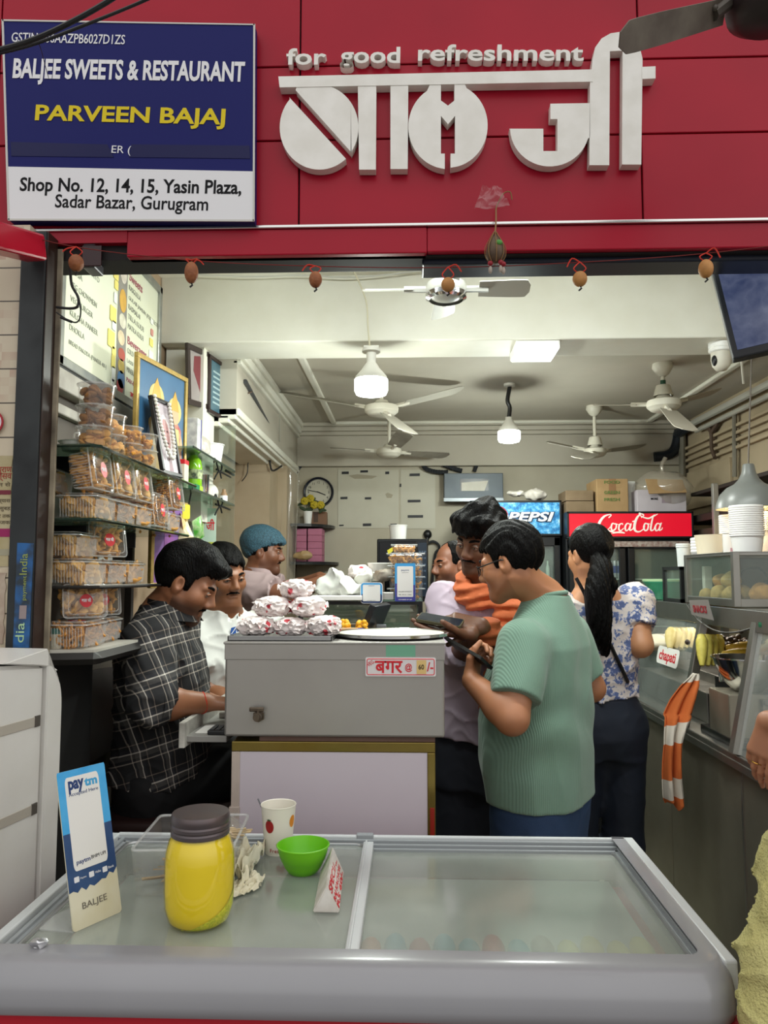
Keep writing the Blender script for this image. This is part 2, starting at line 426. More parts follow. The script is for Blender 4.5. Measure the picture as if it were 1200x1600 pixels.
def outer_tiles():
 m=bpy.data.materials.new('outer_tiles'); m.use_nodes=True ; nt=m.node_tree; b=nt.nodes['Principled BSDF']; b.inputs['Roughness'].default_value=.25
 t=nt.nodes.new('ShaderNodeTexCoord'); mp_=nt.nodes.new('ShaderNodeMapping'); mp_.inputs['Rotation'].default_value=(PI/2,0,0); nt.links.new(t.outputs['Object'],mp_.inputs[0])
 small=nt.nodes.new('ShaderNodeTexBrick'); small.offset=0; small.inputs['Scale'].default_value=1
 for k,v in (('Brick Width',.0205),('Row Height',.0205),('Mortar Size',.0)):small.inputs[k].default_value=v
 small.inputs['Color1'].default_value=lin('#c9bda6'); small.inputs['Color2'].default_value=lin('#a06a5c'); small.inputs['Bias'].default_value=-.35
 big=nt.nodes.new('ShaderNodeTexBrick'); big.offset=0; big.inputs['Scale'].default_value=1
 for k,v in (('Brick Width',.082),('Row Height',.082),('Mortar Size',.0018)):big.inputs[k].default_value=v
 big.inputs['Mortar'].default_value=lin('#4f463c')
 nt.links.new(mp_.outputs[0],small.inputs['Vector']); nt.links.new(mp_.outputs[0],big.inputs['Vector'])
 mx=nt.nodes.new('ShaderNodeMix'); mx.data_type='RGBA'; nt.links.new(big.outputs['Fac'],mx.inputs[0]); nt.links.new(small.outputs['Color'],mx.inputs[6]); mx.inputs[7].default_value=lin('#4f463c')
 sw=nt.nodes.new('ShaderNodeMix'); sw.data_type='RGBA'; nz=nt.nodes.new('ShaderNodeTexNoise'); nz.inputs['Scale'].default_value=9; nt.links.new(mp_.outputs[0],nz.inputs['Vector'])
 mr=nt.nodes.new('ShaderNodeMapRange'); mr.inputs['From Min'].default_value=.45; mr.inputs['From Max'].default_value=.6; nt.links.new(nz.outputs[0],mr.inputs[0])
 nt.links.new(mr.outputs[0],sw.inputs[0]); sw.inputs[6].default_value=lin('#c4b79f'); nt.links.new(small.outputs['Color'],sw.inputs[7]); nt.links.new(sw.outputs[2],mx.inputs[6])
 nt.links.new(mx.outputs[2],b.inputs['Base Color']); return m
bm=B(); box(bm,(-2.4,YP+.01,0),(PX(30,YP,700),YP+.14,2.32)); struct('wall_left_outer',bm,outer_tiles())
# SIGNS ON THE FASCIA
def fr(px,py,Y):p=P(px,py,Y); return (p.x,p.z)
def fpoly(pts,Y):return [fr(x,y,Y) for x,y in pts]
def fm(Y):return plane_mat((0,Y,0))
acry=M('white_acrylic','#eeece6',.4,var='#d9d6cc',vscale=18,vamt=.5)
YL=1.772
def glyph(parent,pts,t0=0,t1=.026,Y=YL,m=acry,name='letter'):
 bm=B(); prism(bm,fpoly(pts,Y),-.0279+.002,.0014 if name=='headline_bar' else 0,fm(Y)); return obj(name,bm,m,parent)
logo=thing('shop_name_sign','large white raised Devanagari lettering on the red fascia','sign',P(730,190,YS))
glyph(logo,[(435,120),(926,109),(926,128),(437,137)],name='headline_bar')
glyph(logo,[(1003,105),(1024,104),(1024,123),(1003,124)],name='headline_bar')
a1=[(452,152)]+[(499+62*math.cos(math.radians(a)),199+66*math.sin(math.radians(a))) for a in range(222,43,-6)]
glyph(logo,a1)
a2=[(549,238)]+[(497+63*math.cos(math.radians(a)),199+67*math.sin(math.radians(a))) for a in range(36,-76,-6)]+[(486,122),(466,124),(462,141)]
glyph(logo,a2)
glyph(logo,[(559,122),(588,121),(587,265),(561,265)],name='letter_stem')
glyph(logo,[(610,121),(638,120),(637,264),(610,264)],name='letter_stem')
L2=[(689,121),(689,157),(700,165),(710,157),(710,121),(722,121)]+[(700+62*math.cos(math.radians(a)),196+66*math.sin(math.radians(a))) for a in range(-62,80,6)]
L2+=[(704,262),(704,240),(711,240),(711,181),(700,194),(689,181),(689,240),(695,240),(695,264)]
L2+=[(700+62*math.cos(math.radians(a)),198+66*math.sin(math.radians(a))) for a in range(100,242,6)]+[(676,122)]
glyph(logo,L2)
J=[(796,201),(849,201),(849,236),(871,236),(871,186),(860,186),(860,162),(922,161),(922,214)]
J+=[(859+62*math.cos(math.radians(a)),200+60*math.sin(math.radians(a))) for a in range(16,181,7)]
glyph(logo,J)
glyph(logo,[(922,128),(925,104),(926,92),(930,74),(940,60),(954,52),(967,50),(981,53),(993,62),(1000,74),(1004,92),(1002,257),(972,257),(973,79),(953,80),(952,258),(921,258)])
tagl=thing('tagline_sign','small white raised words for good refreshment above the large lettering','sign',P(680,80,YS))
def word(txt,x0,x1,base,cap,Y=1.778):
 n0=fr(x0,base,Y); n1=fr(x1,base,Y)
 cw=[]
 tmp=B(); text_bm(tmp,txt,1,off=.0); tmp.free()
 bm=B()
 ang=math.atan2(n1[1]-n0[1],n1[0]-n0[0])
 m=plane_mat((n0[0],Y,n0[1]),right=(math.cos(ang),0,math.sin(ang)),up=(-math.sin(ang),0,math.cos(ang)))
 text_bm(bm,txt,.058,m@Matrix.Translation((0,0,-.0225)),ext=.022,off=.0011,align='LEFT',width=n1[0]-n0[0])
 return bm
for (t,x0,x1,base,cap) in [('for',447,509,100,58),('good',531,625,97.5,58),('refreshment',653,912,94,50)]:
 obj('word',word(t,x0,x1,base,cap),acry,tagl)
 # blue board
YBD=1.765
board=thing('shop_board','blue and white flex board with shop name and address on the red fascia','sign',P(200,343,YBD))
bm=B(); prism(bm,fpoly([(4,31),(398,38),(397,346),(14,344)],YBD),-.03,0,fm(YBD)); obj('panel',bm,navy,board)
bm=B(); prism(bm,fpoly([(11.5,260.5),(397,268),(397,346),(14,344)],YBD),0,.0008,fm(YBD)); obj('address_strip',bm,white_print,board)
bm=B()
for q in ([(4,31),(398,38),(398,40),(4,33.5)],[(396,38),(399,38),(398,346),(395,346)],[(13,342),(397,343.5),(397,346.5),(13,345)],[(3,31),(6,31),(15.5,344),(12.5,344)]):prism(bm,fpoly(q,YBD),0,.002,fm(YBD))
obj('edge_trim',bm,M('pale_trim','#c9c8c2',.5),board)
def btext(txt,x0,x1,yb,h,m,Y=YBD,name='lettering',off=0,dy=0):
 a=fr(x0,yb,Y); b=fr(x1,yb+dy,Y); ang=math.atan2(b[1]-a[1],b[0]-a[0])
 hh=h/1200*Y
 bm=B(); mm=plane_mat((a[0],Y,a[1]),right=(math.cos(ang),0,math.sin(ang)),up=(-math.sin(ang),0,math.cos(ang)))@Matrix.Translation((0,0,.0009))
 text_bm(bm,txt,.05,mm,ext=.0006,off=off,align='LEFT',width=(Vector(b)-Vector(a)).length,height=hh,vfit='g' not in txt and 'y' not in txt.lower()[:0] and ',' not in txt)
 return obj(name,bm,m,board)
btext('GSTIN : 06AAZPB6027D1ZS',18,195,66,17,white_print,dy=4,off=.0003)
btext('BALJEE SWEETS & RESTAURANT',19,381,132,46,white_print,dy=6,off=.0016)
btext('PARVEEN BAJAJ',54,351,196,36,yel_ink,dy=7,off=.0013)
btext('Shop No. 12, 14, 15, Yasin Plaza,',31,377,298,31,ink,dy=5,off=.001)
btext('Sadar Bazar, Gurugram',86,325,324,30,ink,dy=5,off=.0006)
bm=B(); prism(bm,fpoly([(17,222),(168,226),(178,246),(18,244)],YBD),.0003,.0012,fm(YBD)); prism(bm,fpoly([(206,226),(390,228),(391,248),(202,246)],YBD),.0003,.0012,fm(YBD))
obj('tape',bm,M('dark_blue_tape','#0e1148',.35,spec=.3),board)
btext('ER (',174,204,243,17,white_print,dy=1)
# WIRES, FAN, GARLAND
bm=B(); tube(bm,[P(-60,92,1.5),P(40,66,1.52),P(120,30,1.5),P(200,-18,1.48),P(300,-90,1.46)],.0055,8,5); solo('black_cable',bm,black,'thick black cable crossing the upper corner of the blue board','cable')
bm=B(); tube(bm,[P(-60,96,1.54),P(40,73,1.55),P(130,40,1.55),P(232,-2,1.54),P(330,-50,1.5)],.0035,8,5); solo('black_cable',bm,black,'thinner black cable running beside the thick one over the blue board','cable')
bm=B(); tube(bm,[P(52,50,1.55),P(63,74,1.56),P(70,100,1.62),P(76,122,1.75)],.0008,5,4); solo('loose_wire',bm,black,'short loose wire end dangling over the blue board','wire')
def fan_blade(bm,root,tip,w0,w1,up=(0,0,1),pitch=.25,t=.0025):
 """one pressed blade from root to tip, with rounded end"""
 a=Vector(root); b=Vector(tip); L=(b-a).length; d=(b-a).normalized(); s=d.cross(Vector(up)).normalized(); u=s.cross(d)
 s2=s*math.cos(pitch)+u*math.sin(pitch); n=d.cross(s2).normalized()
 pts=[]
 N=14
 for i in range(N+1):
  f=i/N; w=w0+(w1-w0)*min(1,f*1.6)
  if f>.9:w*=math.sqrt(max(.18,1-((f-.9)/.1)**2*.9))
  pts.append((f*L,w/2))
 out=[(x,y) for x,y in pts]+[(x,-y) for x,y in reversed(pts)]
 m=Matrix((d,s2,d.cross(s2))).transposed().to_4x4(); m.translation=a
 return prism(bm,out,-t/2,t/2,m)
ff=thing('ceiling_fan','dusty brown ceiling fan blade and motor outside the shop over the lettering','fan',P(1190,0,1.32))
bm=B(); c=P(1205,-8,1.32); lathe(bm,[(0,.045),(.05,.045),(.075,.03),(.08,0),(.075,-.03),(.05,-.05),(0,-.052)],c,32); obj('motor',bm,M('dark_brown_motor','#2b1f20',.4),ff,smooth=50)
bm=B(); tip=P(968,62,1.20); rt=P(1132,18,1.32)
fan_blade(bm,rt,tip,.042,.05,pitch=-.95); obj('blade',bm,M('dusty_blade','#6f675b',.6,var='#4b3f36',vscale=14,vamt=.9),ff,smooth=30)
bm=B(); tube(bm,[c+Vector((-.06,0,0)),rt+(tip-rt)*.12],.012,8)
for f in (.06,.12):
 q=rt+(tip-rt)*f; ball(bm,q+Vector((0,-.008,.006)),.006);
obj('blade_bracket',bm,M('bracket_grey','#565049',.5,.4),ff)
for dv in ((.20,.30),(.18,-.30)):
 bm=B(); fan_blade(bm,c+Vector((dv[0]*.25,dv[1]*.25,-.01)),c+Vector((dv[0],dv[1]+.0,.02)),.05,.055,pitch=.6); obj('blade',bm,MATS['dusty_blade'],ff)
bm=B(); cyl(bm,c+Vector((0,0,.04)),c+Vector((0,0,.42)),.012); obj('down_rod',bm,blackm,ff)
# string with hanging dried nuts
YG=1.70
string_px=[(20,362),(119,386),(299,407),(493,416),(700,418),(905,410),(1103,396),(1300,372)]
bm=B(); tube(bm,[P(x,y,YG) for x,y in string_px],.0011,6,4); solo('garland_string',bm,M('red_thread','#6d1f1c',.8),'thin red thread stretched across the shop opening','string')
nutm=M('dried_nut','#9a5f38',.6,var='#7a4527',vscale=40,vamt=.8,bump=.3,bscale=120)
nutm2=M('pale_nut','#c08a4e',.6,var='#a06e3a',vscale=40,vamt=.8)
redt=M('red_thread_bright','#c0301f',.8)
nuts=[(119,411,24,28,'dried brown nut tied by the black cable loop at the pillar end of the thread',nutm),(299,426,22,36,'egg-shaped brown nut on the thread in front of the menu board edge',nutm),(493,437,21,27,'small brown nut on the thread between menu board and front fan',nutm),(700,445,22,24,'round tan nut on the thread in front of the fan hub',nutm2),(906,436,23,25,'tan nut with long red thread ends beside the fan blade',nutm2),(1103,420,23,30,'pale orange nut on the thread beside the television',nutm2)]
for i,(x,y,w,h,lab,mm) in enumerate(nuts):
 c=P(x,y,YG-.012); s=YG/1200
 t=thing('hanging_nut',lab,'charm',c,'dried nuts on the thread')
 bm=B(); ball(bm,c,1,w/2*s,w/2*s,h/2*s,18);
 obj('nut',bm,mm,t,smooth=180)
 sy=[q for q in string_px]
 ystr=np.interp(x,[q[0] for q in string_px],[q[1] for q in string_px])
 bm=B(); top=P(x,ystr,YG)
 ct=c+Vector((0,0,h/2*s))
 for k in (-1,1):tube(bm,[top+Vector((0,0,.001)),ct+Vector((k*w*.42*s,-.002,.006)),ct+Vector((k*.003,0,-.004))],.0014,6,4)
 tube(bm,[top,top+Vector((.018*(1 if i%2 else -1),-.003,-.004+.003*i%2)),top+Vector((.03*(1 if i%2 else -1),-.004,-.012))],.0016,6,4)
 obj('tie',bm,redt,t)
 bm=B(); cb=c-Vector((0,0,h/2*s)); tube(bm,[cb+Vector((0,0,.002)),cb+Vector((.003,0,-.004)),cb+Vector((-.003,0,-.009))],.0022,6); obj('knot',bm,black,t)
cc=P(774,392,YG-.02)
t=thing('net_charm','coconut in a brown net hung on twine from the fascia edge','charm',cc)
bm=B(); lathe(bm,[(0,-.030),(.014,-.027),(.021,-.012),(.0215,0),(.018,.014),(.011,.027),(.004,.037),(0,.04)],cc,20); obj('coconut',bm,M('coconut_brown','#4b3a2c',.6,var='#6b553e',vscale=30,vamt=.8),t,smooth=180)
bm=B()
for k in range(8):
 a=2*PI*k/8
 tube(bm,[cc+Vector((math.cos(a)*r,math.sin(a)*r,z)) for r,z in ((.002,.045),(.011,.03),(.021,.012),(.0235,0),(.022,-.014),(.013,-.029))],.001,5,3)
obj('net',bm,M('jute','#8a6a45',.9),t)
bm=B(); ball(bm,cc+Vector((.006,-.017,.012)),.008,1,.6,.8); obj('leaf',bm,M('fresh_green','#4d8f3a',.5),t)
bm=B(); up_=P(776,322,YS-.016); tube(bm,[cc+Vector((0,0,.042)),P(775,345,YG+.02),P(775,328,YS-.025),up_],.0018,6,3); tube(bm,[up_,P(786,303,YS-.02),P(797,300,YS-.018),P(800,312,YS-.015)],.0014,6,4); obj('twine',bm,MATS['jute'],t)
for (dx,dz) in ((-.013,-.034),(.010,-.032),(.016,-.036)):
 bm=B(); ball(bm,cc+Vector((dx,-.012,dz)),.006); obj('red_bead',bm,M('red_bead','#8e1626',.5),t,smooth=180)
 bm=B(); ball(bm,cc+Vector((dx,-.012,dz-.015)),.0055,.8,.8,1.6); obj('shell',bm,M('shell_grey','#a79a8e',.4),t,smooth=180)
bm=B()
random.seed(3)
def crumple(u,v,w,h,amp,seed):
 return Vector(((u-.5)*w,amp*vnoise((u*3,v*3,0),1.5,seed)*1.2,(v-.5)*h+amp*.4*vnoise((u*4,v*4,2),1,seed)))
c=P(768,308,YS-.028)
sheet(bm,14,12,lambda u,v:c+crumple(u,v,.085*(1-.5*v),.055,.014,5)); obj('plastic_scrap',bm,thin('clear_film','#f0f0f0',.04,.05,1),t,smooth=180)
bm=B(); Yc=1.72
tube(bm,[P(110,420,Yc),P(112,445,Yc),P(121,462,Yc),P(123,472,Yc),P(120,480,Yc),P(108,482,Yc),P(88,480,Yc)],.0032,6,5)
tube(bm,[P(116,452,Yc),P(124,470,Yc-.006),P(126,490,Yc-.006),P(121,503,Yc-.006),P(108,501,Yc),P(88,488,Yc)],.0018,6,5)
tube(bm,[P(112,503,Yc-.004),P(95,496,Yc)],.0035,6)
solo('cable_loop',bm,black,'black taped cable loop hanging off the pillar before the menu board','cable')
t=thing('alarm_box','dark red and grey box fixed under the fascia corner over the menu board','device',P(148,405,1.84))
bm=B(); box(bm,P(128,418,1.80),P(164,380,1.86),bev=.004); obj('housing',bm,M('grey_plastic','#56555a',.4),t)
bm=B(); box(bm,P(127,416,1.795),P(160,384,1.80),bev=.002); obj('lens',bm,M('dark_red','#2e0c12',.25),t)
bm=B(); prism(bm,fpoly([(-260,250),(-30,352),(-30,372),(-4,372),(-4,368),(60,384),(58,398),(30,397),(-30,380),(-260,330)],1.60)[4:],-.1,0,fm(1.60))
bm.free(); bm=B()
a=P(-80,352,1.45); b=P(58,388,1.72)
d=(b-a)
box(bm,(0,-.03,-.03),(d.length,.03,.025),mat=plane_mat(a,right=d,up=(0,0,1)),bev=.006); solo('awning_arm',bm,M('red_gloss','#b3142c',.25,coat=.3),'short red awning arm above the tiled pillar','bracket')
def poster(name,x0,y0,x1,y1,m,label,Y=YP+.008):
 t=thing(name,label,'poster',P((x0+x1)/2,y1,Y))
 bm=B(); a=fr(x0,y1,Y); b=fr(x1,y0,Y)
 n=10;
 pts=[(a[0],a[1]),(a[0],b[1])]+[(b[0]-.002*(k%2)-.0015*math.sin(k*2.1),b[1]+(a[1]-b[1])*k/n) for k in range(n+1)]
 prism(bm,pts,-.0005,.0005,fm(Y)); obj('sheet',bm,m,t); return t
pt=poster('wall_poster',-60,712,21,885,M('yellowed_paper','#b5a98a',.7,var='#8f8149',vscale=12),'torn yellowed handbill with red Hindi headings on the tiled wall')
def pprint(x0,y0,x1,y1,m,parent,Y=YP+.0072):
 bm=B(); a=fr(x0,y1,Y); b=fr(x1,y0,Y); prism(bm,[(a[0],a[1]),(b[0],a[1]),(b[0],b[1]),(a[0],b[1])],0,.0004,fm(Y)); obj('print',bm,m,parent)
pprint(-60,766,17,773,M('maroon_print','#6f2433',.7),pt); pprint(-60,826,16,839,M('magenta_print','#8e1d55',.7),pt); pprint(-60,858,18,868,M('grey_print','#9a957f',.7),pt); pprint(14,830,22,884,M('mustard_print','#b3922b',.7),pt)
for k,(tx,y) in enumerate((('पुराण',738),('त्सव',748))):
 bm=B(); a=fr(-4,y,YP+.0072); b=fr(18,y,YP+.0072); text_bm(bm,tx,.02,plane_mat((a[0],YP+.0072,a[1])),ext=.0006,align='LEFT',width=b[0]-a[0]); obj('lettering',bm,M('red_brown_ink','#9b2f26',.7),pt)
for k,(tx,y) in enumerate((('१ जून से',760),('कथा व्यास',785),('समय सुबह',797),('दोपहर तक',809),('आयोजक',819))):
 bm=B(); a=fr(-20,y,YP+.0072); b=fr(16,y,YP+.0072); text_bm(bm,tx,.012,plane_mat((a[0],YP+.0072,a[1])),ext=.0006,align='LEFT',width=b[0]-a[0]); obj('lettering',bm,M('faded_ink','#5a4f3a',.7),pt)
rp_=poster('wall_poster',-60,895,10,1006,M('brown_print','#7d5a4c',.7,var='#c2b6a4',vscale=10,vamt=1),'faded brown picture handbill low on the tiled wall')
bm=B(); c=P(-14,660,YP+.004); lathe(bm,[(.0,0),(.030,0),(.030,.003),(0,.003)],mat=plane_mat(c),seg=32); t=thing('round_sticker','round red sticker on the tiled wall above the handbill','sticker',c); obj('disc',bm,M('sticker_red','#a01c2a',.5),t)
bm=B(); lathe(bm,[(.024,.003),(.026,.003),(.026,.0036),(.024,.0036)],mat=plane_mat(c),seg=32); obj('ring',bm,white_print,t)
Yb=YP-.004
t=thing('strip_sign','worn blue strip sign with yellow lettering low on the dark pillar','sign',P(38,1010,Yb))
bm=B(); prism(bm,fpoly([(27,848),(52,849),(45,1012),(20,1012)],Yb),-.003,0,fm(Yb)); obj('strip',bm,M('worn_blue','#1f5b97',.4,var='#23303c',vscale=28,vamt=1),t)
def vtext(s,x,y0,y1,h,m):
 a=fr(x,y1,Yb); b=fr(x+1.5,y0,Yb); L=(Vector(b)-Vector(a)).length
 up=Vector((b[0]-a[0],0,b[1]-a[1])).normalized()
 bm=B(); text_bm(bm,s,.03,plane_mat((a[0],Yb,a[1]),right=up,up=(-1,0,0))@Matrix.Translation((0,0,.0005)),ext=.0006,align='LEFT',width=L,height=h); obj('lettering',bm,m,t)
vtext('India',42,865,898,.017,M('worn_yellow','#8f9a4a',.5)); vtext('Airtel',40,905,938,.010,MATS['worn_yellow']) if False else vtext('payment',40,900,938,.010,MATS['worn_yellow']); vtext('dia',37,973,1004,.02,M('pale_green','#a6c79a',.5))
bm=B(); prism(bm,fpoly([(31,946),(42,946),(41,967),(30,967)],Yb),.0004,.001,fm(Yb)); obj('logo_patch',bm,M('patch_grey','#8d7f80',.5),t)
# FREEZER
FX0,FX1,FY0,FY1,FZ=-.70,.512,1.262,1.845,.88
frz=thing('chest_freezer','chest freezer with sliding frosted glass lids and a white curved front','freezer',((FX0+FX1)/2,(FY0+FY1)/2,0))
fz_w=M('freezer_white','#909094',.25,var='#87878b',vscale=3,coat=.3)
fz_g=M('freezer_grey','#8f9396',.35)
fz_l=M('freezer_light_rail','#c4c7c8',.3)
bm=B(); box(bm,(FX0+.03,FY0-.03,.06),(FX1-.01,FY1-.01,.7735),bev=.004); box(bm,(FX0+.03,FY0-.03,.7735),(FX1-.01,FY0+.02,.806)); obj('body',bm,M('freezer_red_wrap','#b01226',.3,coat=.4),frz)
def lip():
 bm=B()
 prof=[]
 for k in range(9):
  a=PI/2*k/8; prof.append((.048*math.sin(a)-.004,FZ-.045*(1-math.cos(a))))
 prof+=[(.046,.825),(.043,.808),(.03,.802),(-.01,.802)]
 pts=[(FX0,FY0,0,-1)];
 R=.05
 for k in range(9):
  a=-PI/2+PI/2*k/8
  pts.append((FX1-.028-R+.028+R*math.cos(a)-.02,FY0+R+R*math.sin(a),math.cos(a),math.sin(a)))
 pts.append((pts[-1][0],FY1,1,0))
 rows=[]
 for (x,y,nx,ny) in pts:
  k=1.0 if ny<-.01 else.35
  kk=max(.35,-ny) if nx>0 else 1
  row=[bm.verts.new((x-nx*.03,y-ny*.03,FZ))]+[bm.verts.new((x+nx*o*kk,y+ny*o*kk,z)) for o,z in prof]
  rows.append(row)
 for a,b in zip(rows[:-1],rows[1:]):
  for i in range(len(a)-1):bm.faces.new([a[i],b[i],b[i+1],a[i+1]])
 return bm
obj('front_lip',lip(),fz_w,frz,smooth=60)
bm=B()
box(bm,(FX0,FY1-.012,.80),(FX1,FY1,FZ),bev=.003); box(bm,(FX1-.022,FY0+.01,.80),(FX1+.0,FY1,FZ+.0005),bev=.004); box(bm,(FX0,FY0,.80),(FX0+.02,FY1,FZ),bev=.003)
obj('rim',bm,fz_l,frz)
bm=B()
for k in range(3):
 d=.013+.011*k; z=FZ-.006-.006*k
 box(bm,(FX0+.018,FY1-d-.009,.80),(FX1-.02,FY1-d,z),bev=.0012);
 box(bm,(FX1-.022-d*.62-.008,FY0+.03,.80),(FX1-.022-d*.62,FY1-.02,z),bev=.0012)
 box(bm,(FX0+.02+d*.62,FY0+.03,.80),(FX0+.02+d*.62+.008,FY1-.02,z),bev=.0012)
obj('slide_track',bm,fz_g,frz)
frost=bpy.data.materials.new('frosted_glass'); frost.use_nodes=True
def build_frost():
 nt=frost.node_tree; nt.nodes.clear(); N=nt.nodes.new; L=nt.links.new
 out=N('ShaderNodeOutputMaterial'); tcn=N('ShaderNodeTexCoord')
 no=N('ShaderNodeTexNoise'); no.inputs['Scale'].default_value=4; no.inputs['Detail'].default_value=7; no.inputs['Distortion'].default_value=.6; L(tcn.outputs['Object'],no.inputs[0])
 cr=N('ShaderNodeValToRGB'); cr.color_ramp.elements[0].position=.35; cr.color_ramp.elements[0].color=lin('#b4b8af'); cr.color_ramp.elements[1].position=.7; cr.color_ramp.elements[1].color=lin('#e2e4da'); L(no.outputs[0],cr.inputs[0])
 d=N('ShaderNodeBsdfDiffuse'); L(cr.outputs[0],d.inputs[0])
 r=N('ShaderNodeBsdfTransparent'); r.inputs[0].default_value=(.93,.97,.95,1)
 g=N('ShaderNodeBsdfGlossy'); g.inputs['Roughness'].default_value=.14; g.inputs[0].default_value=(.9,.92,.92,1)
 m1=N('ShaderNodeMixShader'); m1 .inputs[0].default_value=.68; L(d.outputs[0],m1 .inputs[1]); L(r.outputs[0],m1 .inputs[2])
 lw=N('ShaderNodeLayerWeight'); lw.inputs[0].default_value=.5; pw=N('ShaderNodeMath'); pw.operation='POWER'; pw.inputs[1].default_value=4; L(lw.outputs['Facing'],pw.inputs[0])
 fr_=N('ShaderNodeMath'); fr_.operation='MULTIPLY_ADD'; fr_.inputs[1].default_value=.75; fr_.inputs[2].default_value=.04; L(pw.outputs[0],fr_.inputs[0])
 m2=N('ShaderNodeMixShader'); L(fr_.outputs[0],m2 .inputs[0]); L(m1 .outputs[0],m2 .inputs[1]); L(g.outputs[0],m2 .inputs[2]); L(m2 .outputs[0],out.inputs[0])
build_frost()
GZ=.862
def lid(x0,x1,z,nm):
 pts=rrect(x1-x0,FY1-FY0-.06,.03,6,(x0+x1)/2,(FY0+FY1)/2+.0)
 bm=B(); prism(bm,pts,z-.005,z); lo=obj(nm,bm,frost,frz)
 bm=B()
 ring=rrect(x1-x0+.004,FY1-FY0-.056,.03,6,(x0+x1)/2,(FY0+FY1)/2)
 tube(bm,[(x,y,z+.001) for x,y in ring],.0042,6,closed=True); obj('lid_frame',bm,M('worn_aluminium','#a9abab',.35,.8),lo); return lo
lid(FX0+.05,-.100,GZ+.003,'glass_lid'); lid(-.090,FX1-.055,GZ-.006,'glass_lid')
bm=B(); box(bm,(-.108,FY0+.025,GZ-.01),(-.084,FY1-.02,GZ+.009),bev=.003); box(bm,(-.103,FY0+.025,GZ+.005),(-.099,FY1-.02,GZ+.012),bev=.001); obj('centre_rail',bm,fz_l,frz)
bm=B(); box(bm,(FX0+.03,FY0+.02,GZ-.01),(FX1-.03,FY0+.045,FZ-.006),bev=.003); obj('front_rail',bm,fz_l,frz)
bm=B(); box(bm,(-.125,FY1-.014,FZ-.012),(-.085,FY1+.002,FZ+.004),bev=.003); obj('rail_clip',bm,fz_g,frz)
cols=['#c9703a','#2f9bb0','#a8434a','#2f9bb0','#3aa0b4','#a8434a','#2590a8','#9a938a','#c8c37a','#b9b46e','#c9c27a','#bdb45e']
for k in range(12):
 x=-.07+k*.043; mm=M('frozen_'+cols[k][1:],cols[k],.5)
 bm=B(); ball(bm,(x,1.392+.016*(k%2),.828),.0205,1,2.2,.9,12);
 solo('frozen_pack',bm,mm,'%s frozen pack blurred under the frosted lid beside the freezer front'%['orange','blue','dark red','blue','pale blue','dark red','blue','grey','yellow','yellow','yellow','yellow'][k],'packet','frozen packs under the lid',smooth=180)
bm=B(); box(bm,(FX0+.06,FY0+.05,.775),(FX1-.07,FY1-.05,.80)); obj('frost_bed',bm,M('frost_bed','#b3bab6',.8,var='#8d9490',vscale=6),frz)
GT=GZ+.003
# things on the lid
bl=at_z(114,1458,GT); br_=at_z(190,1424,GT)
rt=(br_-bl).normalized(); W=(br_-bl).length
back=Vector((0,0,1)).cross(rt).normalized()
upv=(Vector((0,0,1))*.215+back*.052).normalized()
t=thing('payment_stand','blue and white payment sign stand on the glass lid','sign',(bl+br_)/2)
def on_board(pts):return [(x*W,y*W) for x,y in pts]
pm=plane_mat(bl,right=rt,up=upv)
HB=2.62*W
bm=B(); prism(bm,rrect(W,HB,.006,4,W/2,HB/2),-.0012,.0012,pm); obj('board',bm,M('stand_cream','#d9d4bd',.4,var='#c9bd92',vscale=14),t)
def bpr(pts,mm,nm,z=.0014):
 bm=B(); prism(bm,[(x*W,y*HB) for x,y in pts],.0012,z,pm); return obj(nm,bm,mm,t)
bpr([(.0,.60),(1,.60),(1,.985),(.985,1),(.015,1),(0,.985)],M('stand_sky_blue','#3aa0dc',.4,var='#5ab4e6',vscale=30),'blue_field')
edge=[(0,.24)]+[(k/12,.235+.05*max(0,(k/12-.55))*2.2+.014*math.sin(k*2.7)) for k in range(13)]+[(1,.28),(1,.60),(0,.60)]
bpr(edge[1:],M('stand_navy','#23416f',.4,var='#3d5b86',vscale=26),'navy_field')
bm=B(); prism(bm,[(x*W,y*HB) for x,y in rrect(.70,.60,.05,4,.49,.655)],.0014,.0018,pm); obj('label_panel',bm,M('panel_white','#e4e3df',.4),t)
def btx(s,x0,x1,y,h,mm,ang=0,off=.0):
 bm=B(); text_bm(bm,s,.02,pm@Matrix.Translation((x0*W,y*HB,.0018)),ext=.0004,off=off,align='LEFT',width=(x1-x0)*W,height=h*HB); obj('lettering',bm,mm,t)
nv=M('stand_ink','#1f3a70',.4); sk=M('stand_sky_ink','#3f9fd0',.4)
btx('pay',.20,.52,.875,.085,nv,off=.0008); btx('tm',.53,.80,.875,.055,sk,off=.0008)
btx('Accepted Here',.19,.80,.83,.03,nv)
btx('paytm',.20,.48,.395,.032,nv,off=.0003); btx('BHIM UPI',.50,.80,.40,.022,ink)
for (x0,s) in ((.12,'Paytm'),(.42,'Wallet'),(.70,'Bank')):
 bpr(rrect(.10,.035,.01,3,x0+.05,.305),white_print,'icon',.0017); btx(s,x0+.12,x0+.24,.30,.015,white_print)
btx('BALJEE',.22,.72,.115,.052,M('pencil','#6d675c',.7))
bm=B(); q=[bl,br_,br_-rt*0+back*.09,bl+back*.085-rt*.035]
vs=[bm.verts.new(p+Vector((0,0,.0002))) for p in q]+[bm.verts.new(p+Vector((0,0,.0022))) for p in q]
for f in ((3,2,1,0),(4,5,6,7),(0,1,5,4),(1,2,6,5),(2,3,7,6),(3,0,4,7)):bm.faces.new([vs[i] for i in f])
obj('base',bm,clear2,t)
c=at_z(60,1482,FZ-.002)+Vector((0,0,.008)); bm=B(); ball(bm,c,.011,1.2,.8,.8,12)
for v in bm.verts:v.co+=Vector((vnoise(v.co,90,1),vnoise(v.co,90,2),vnoise(v.co,90,3)))*.007
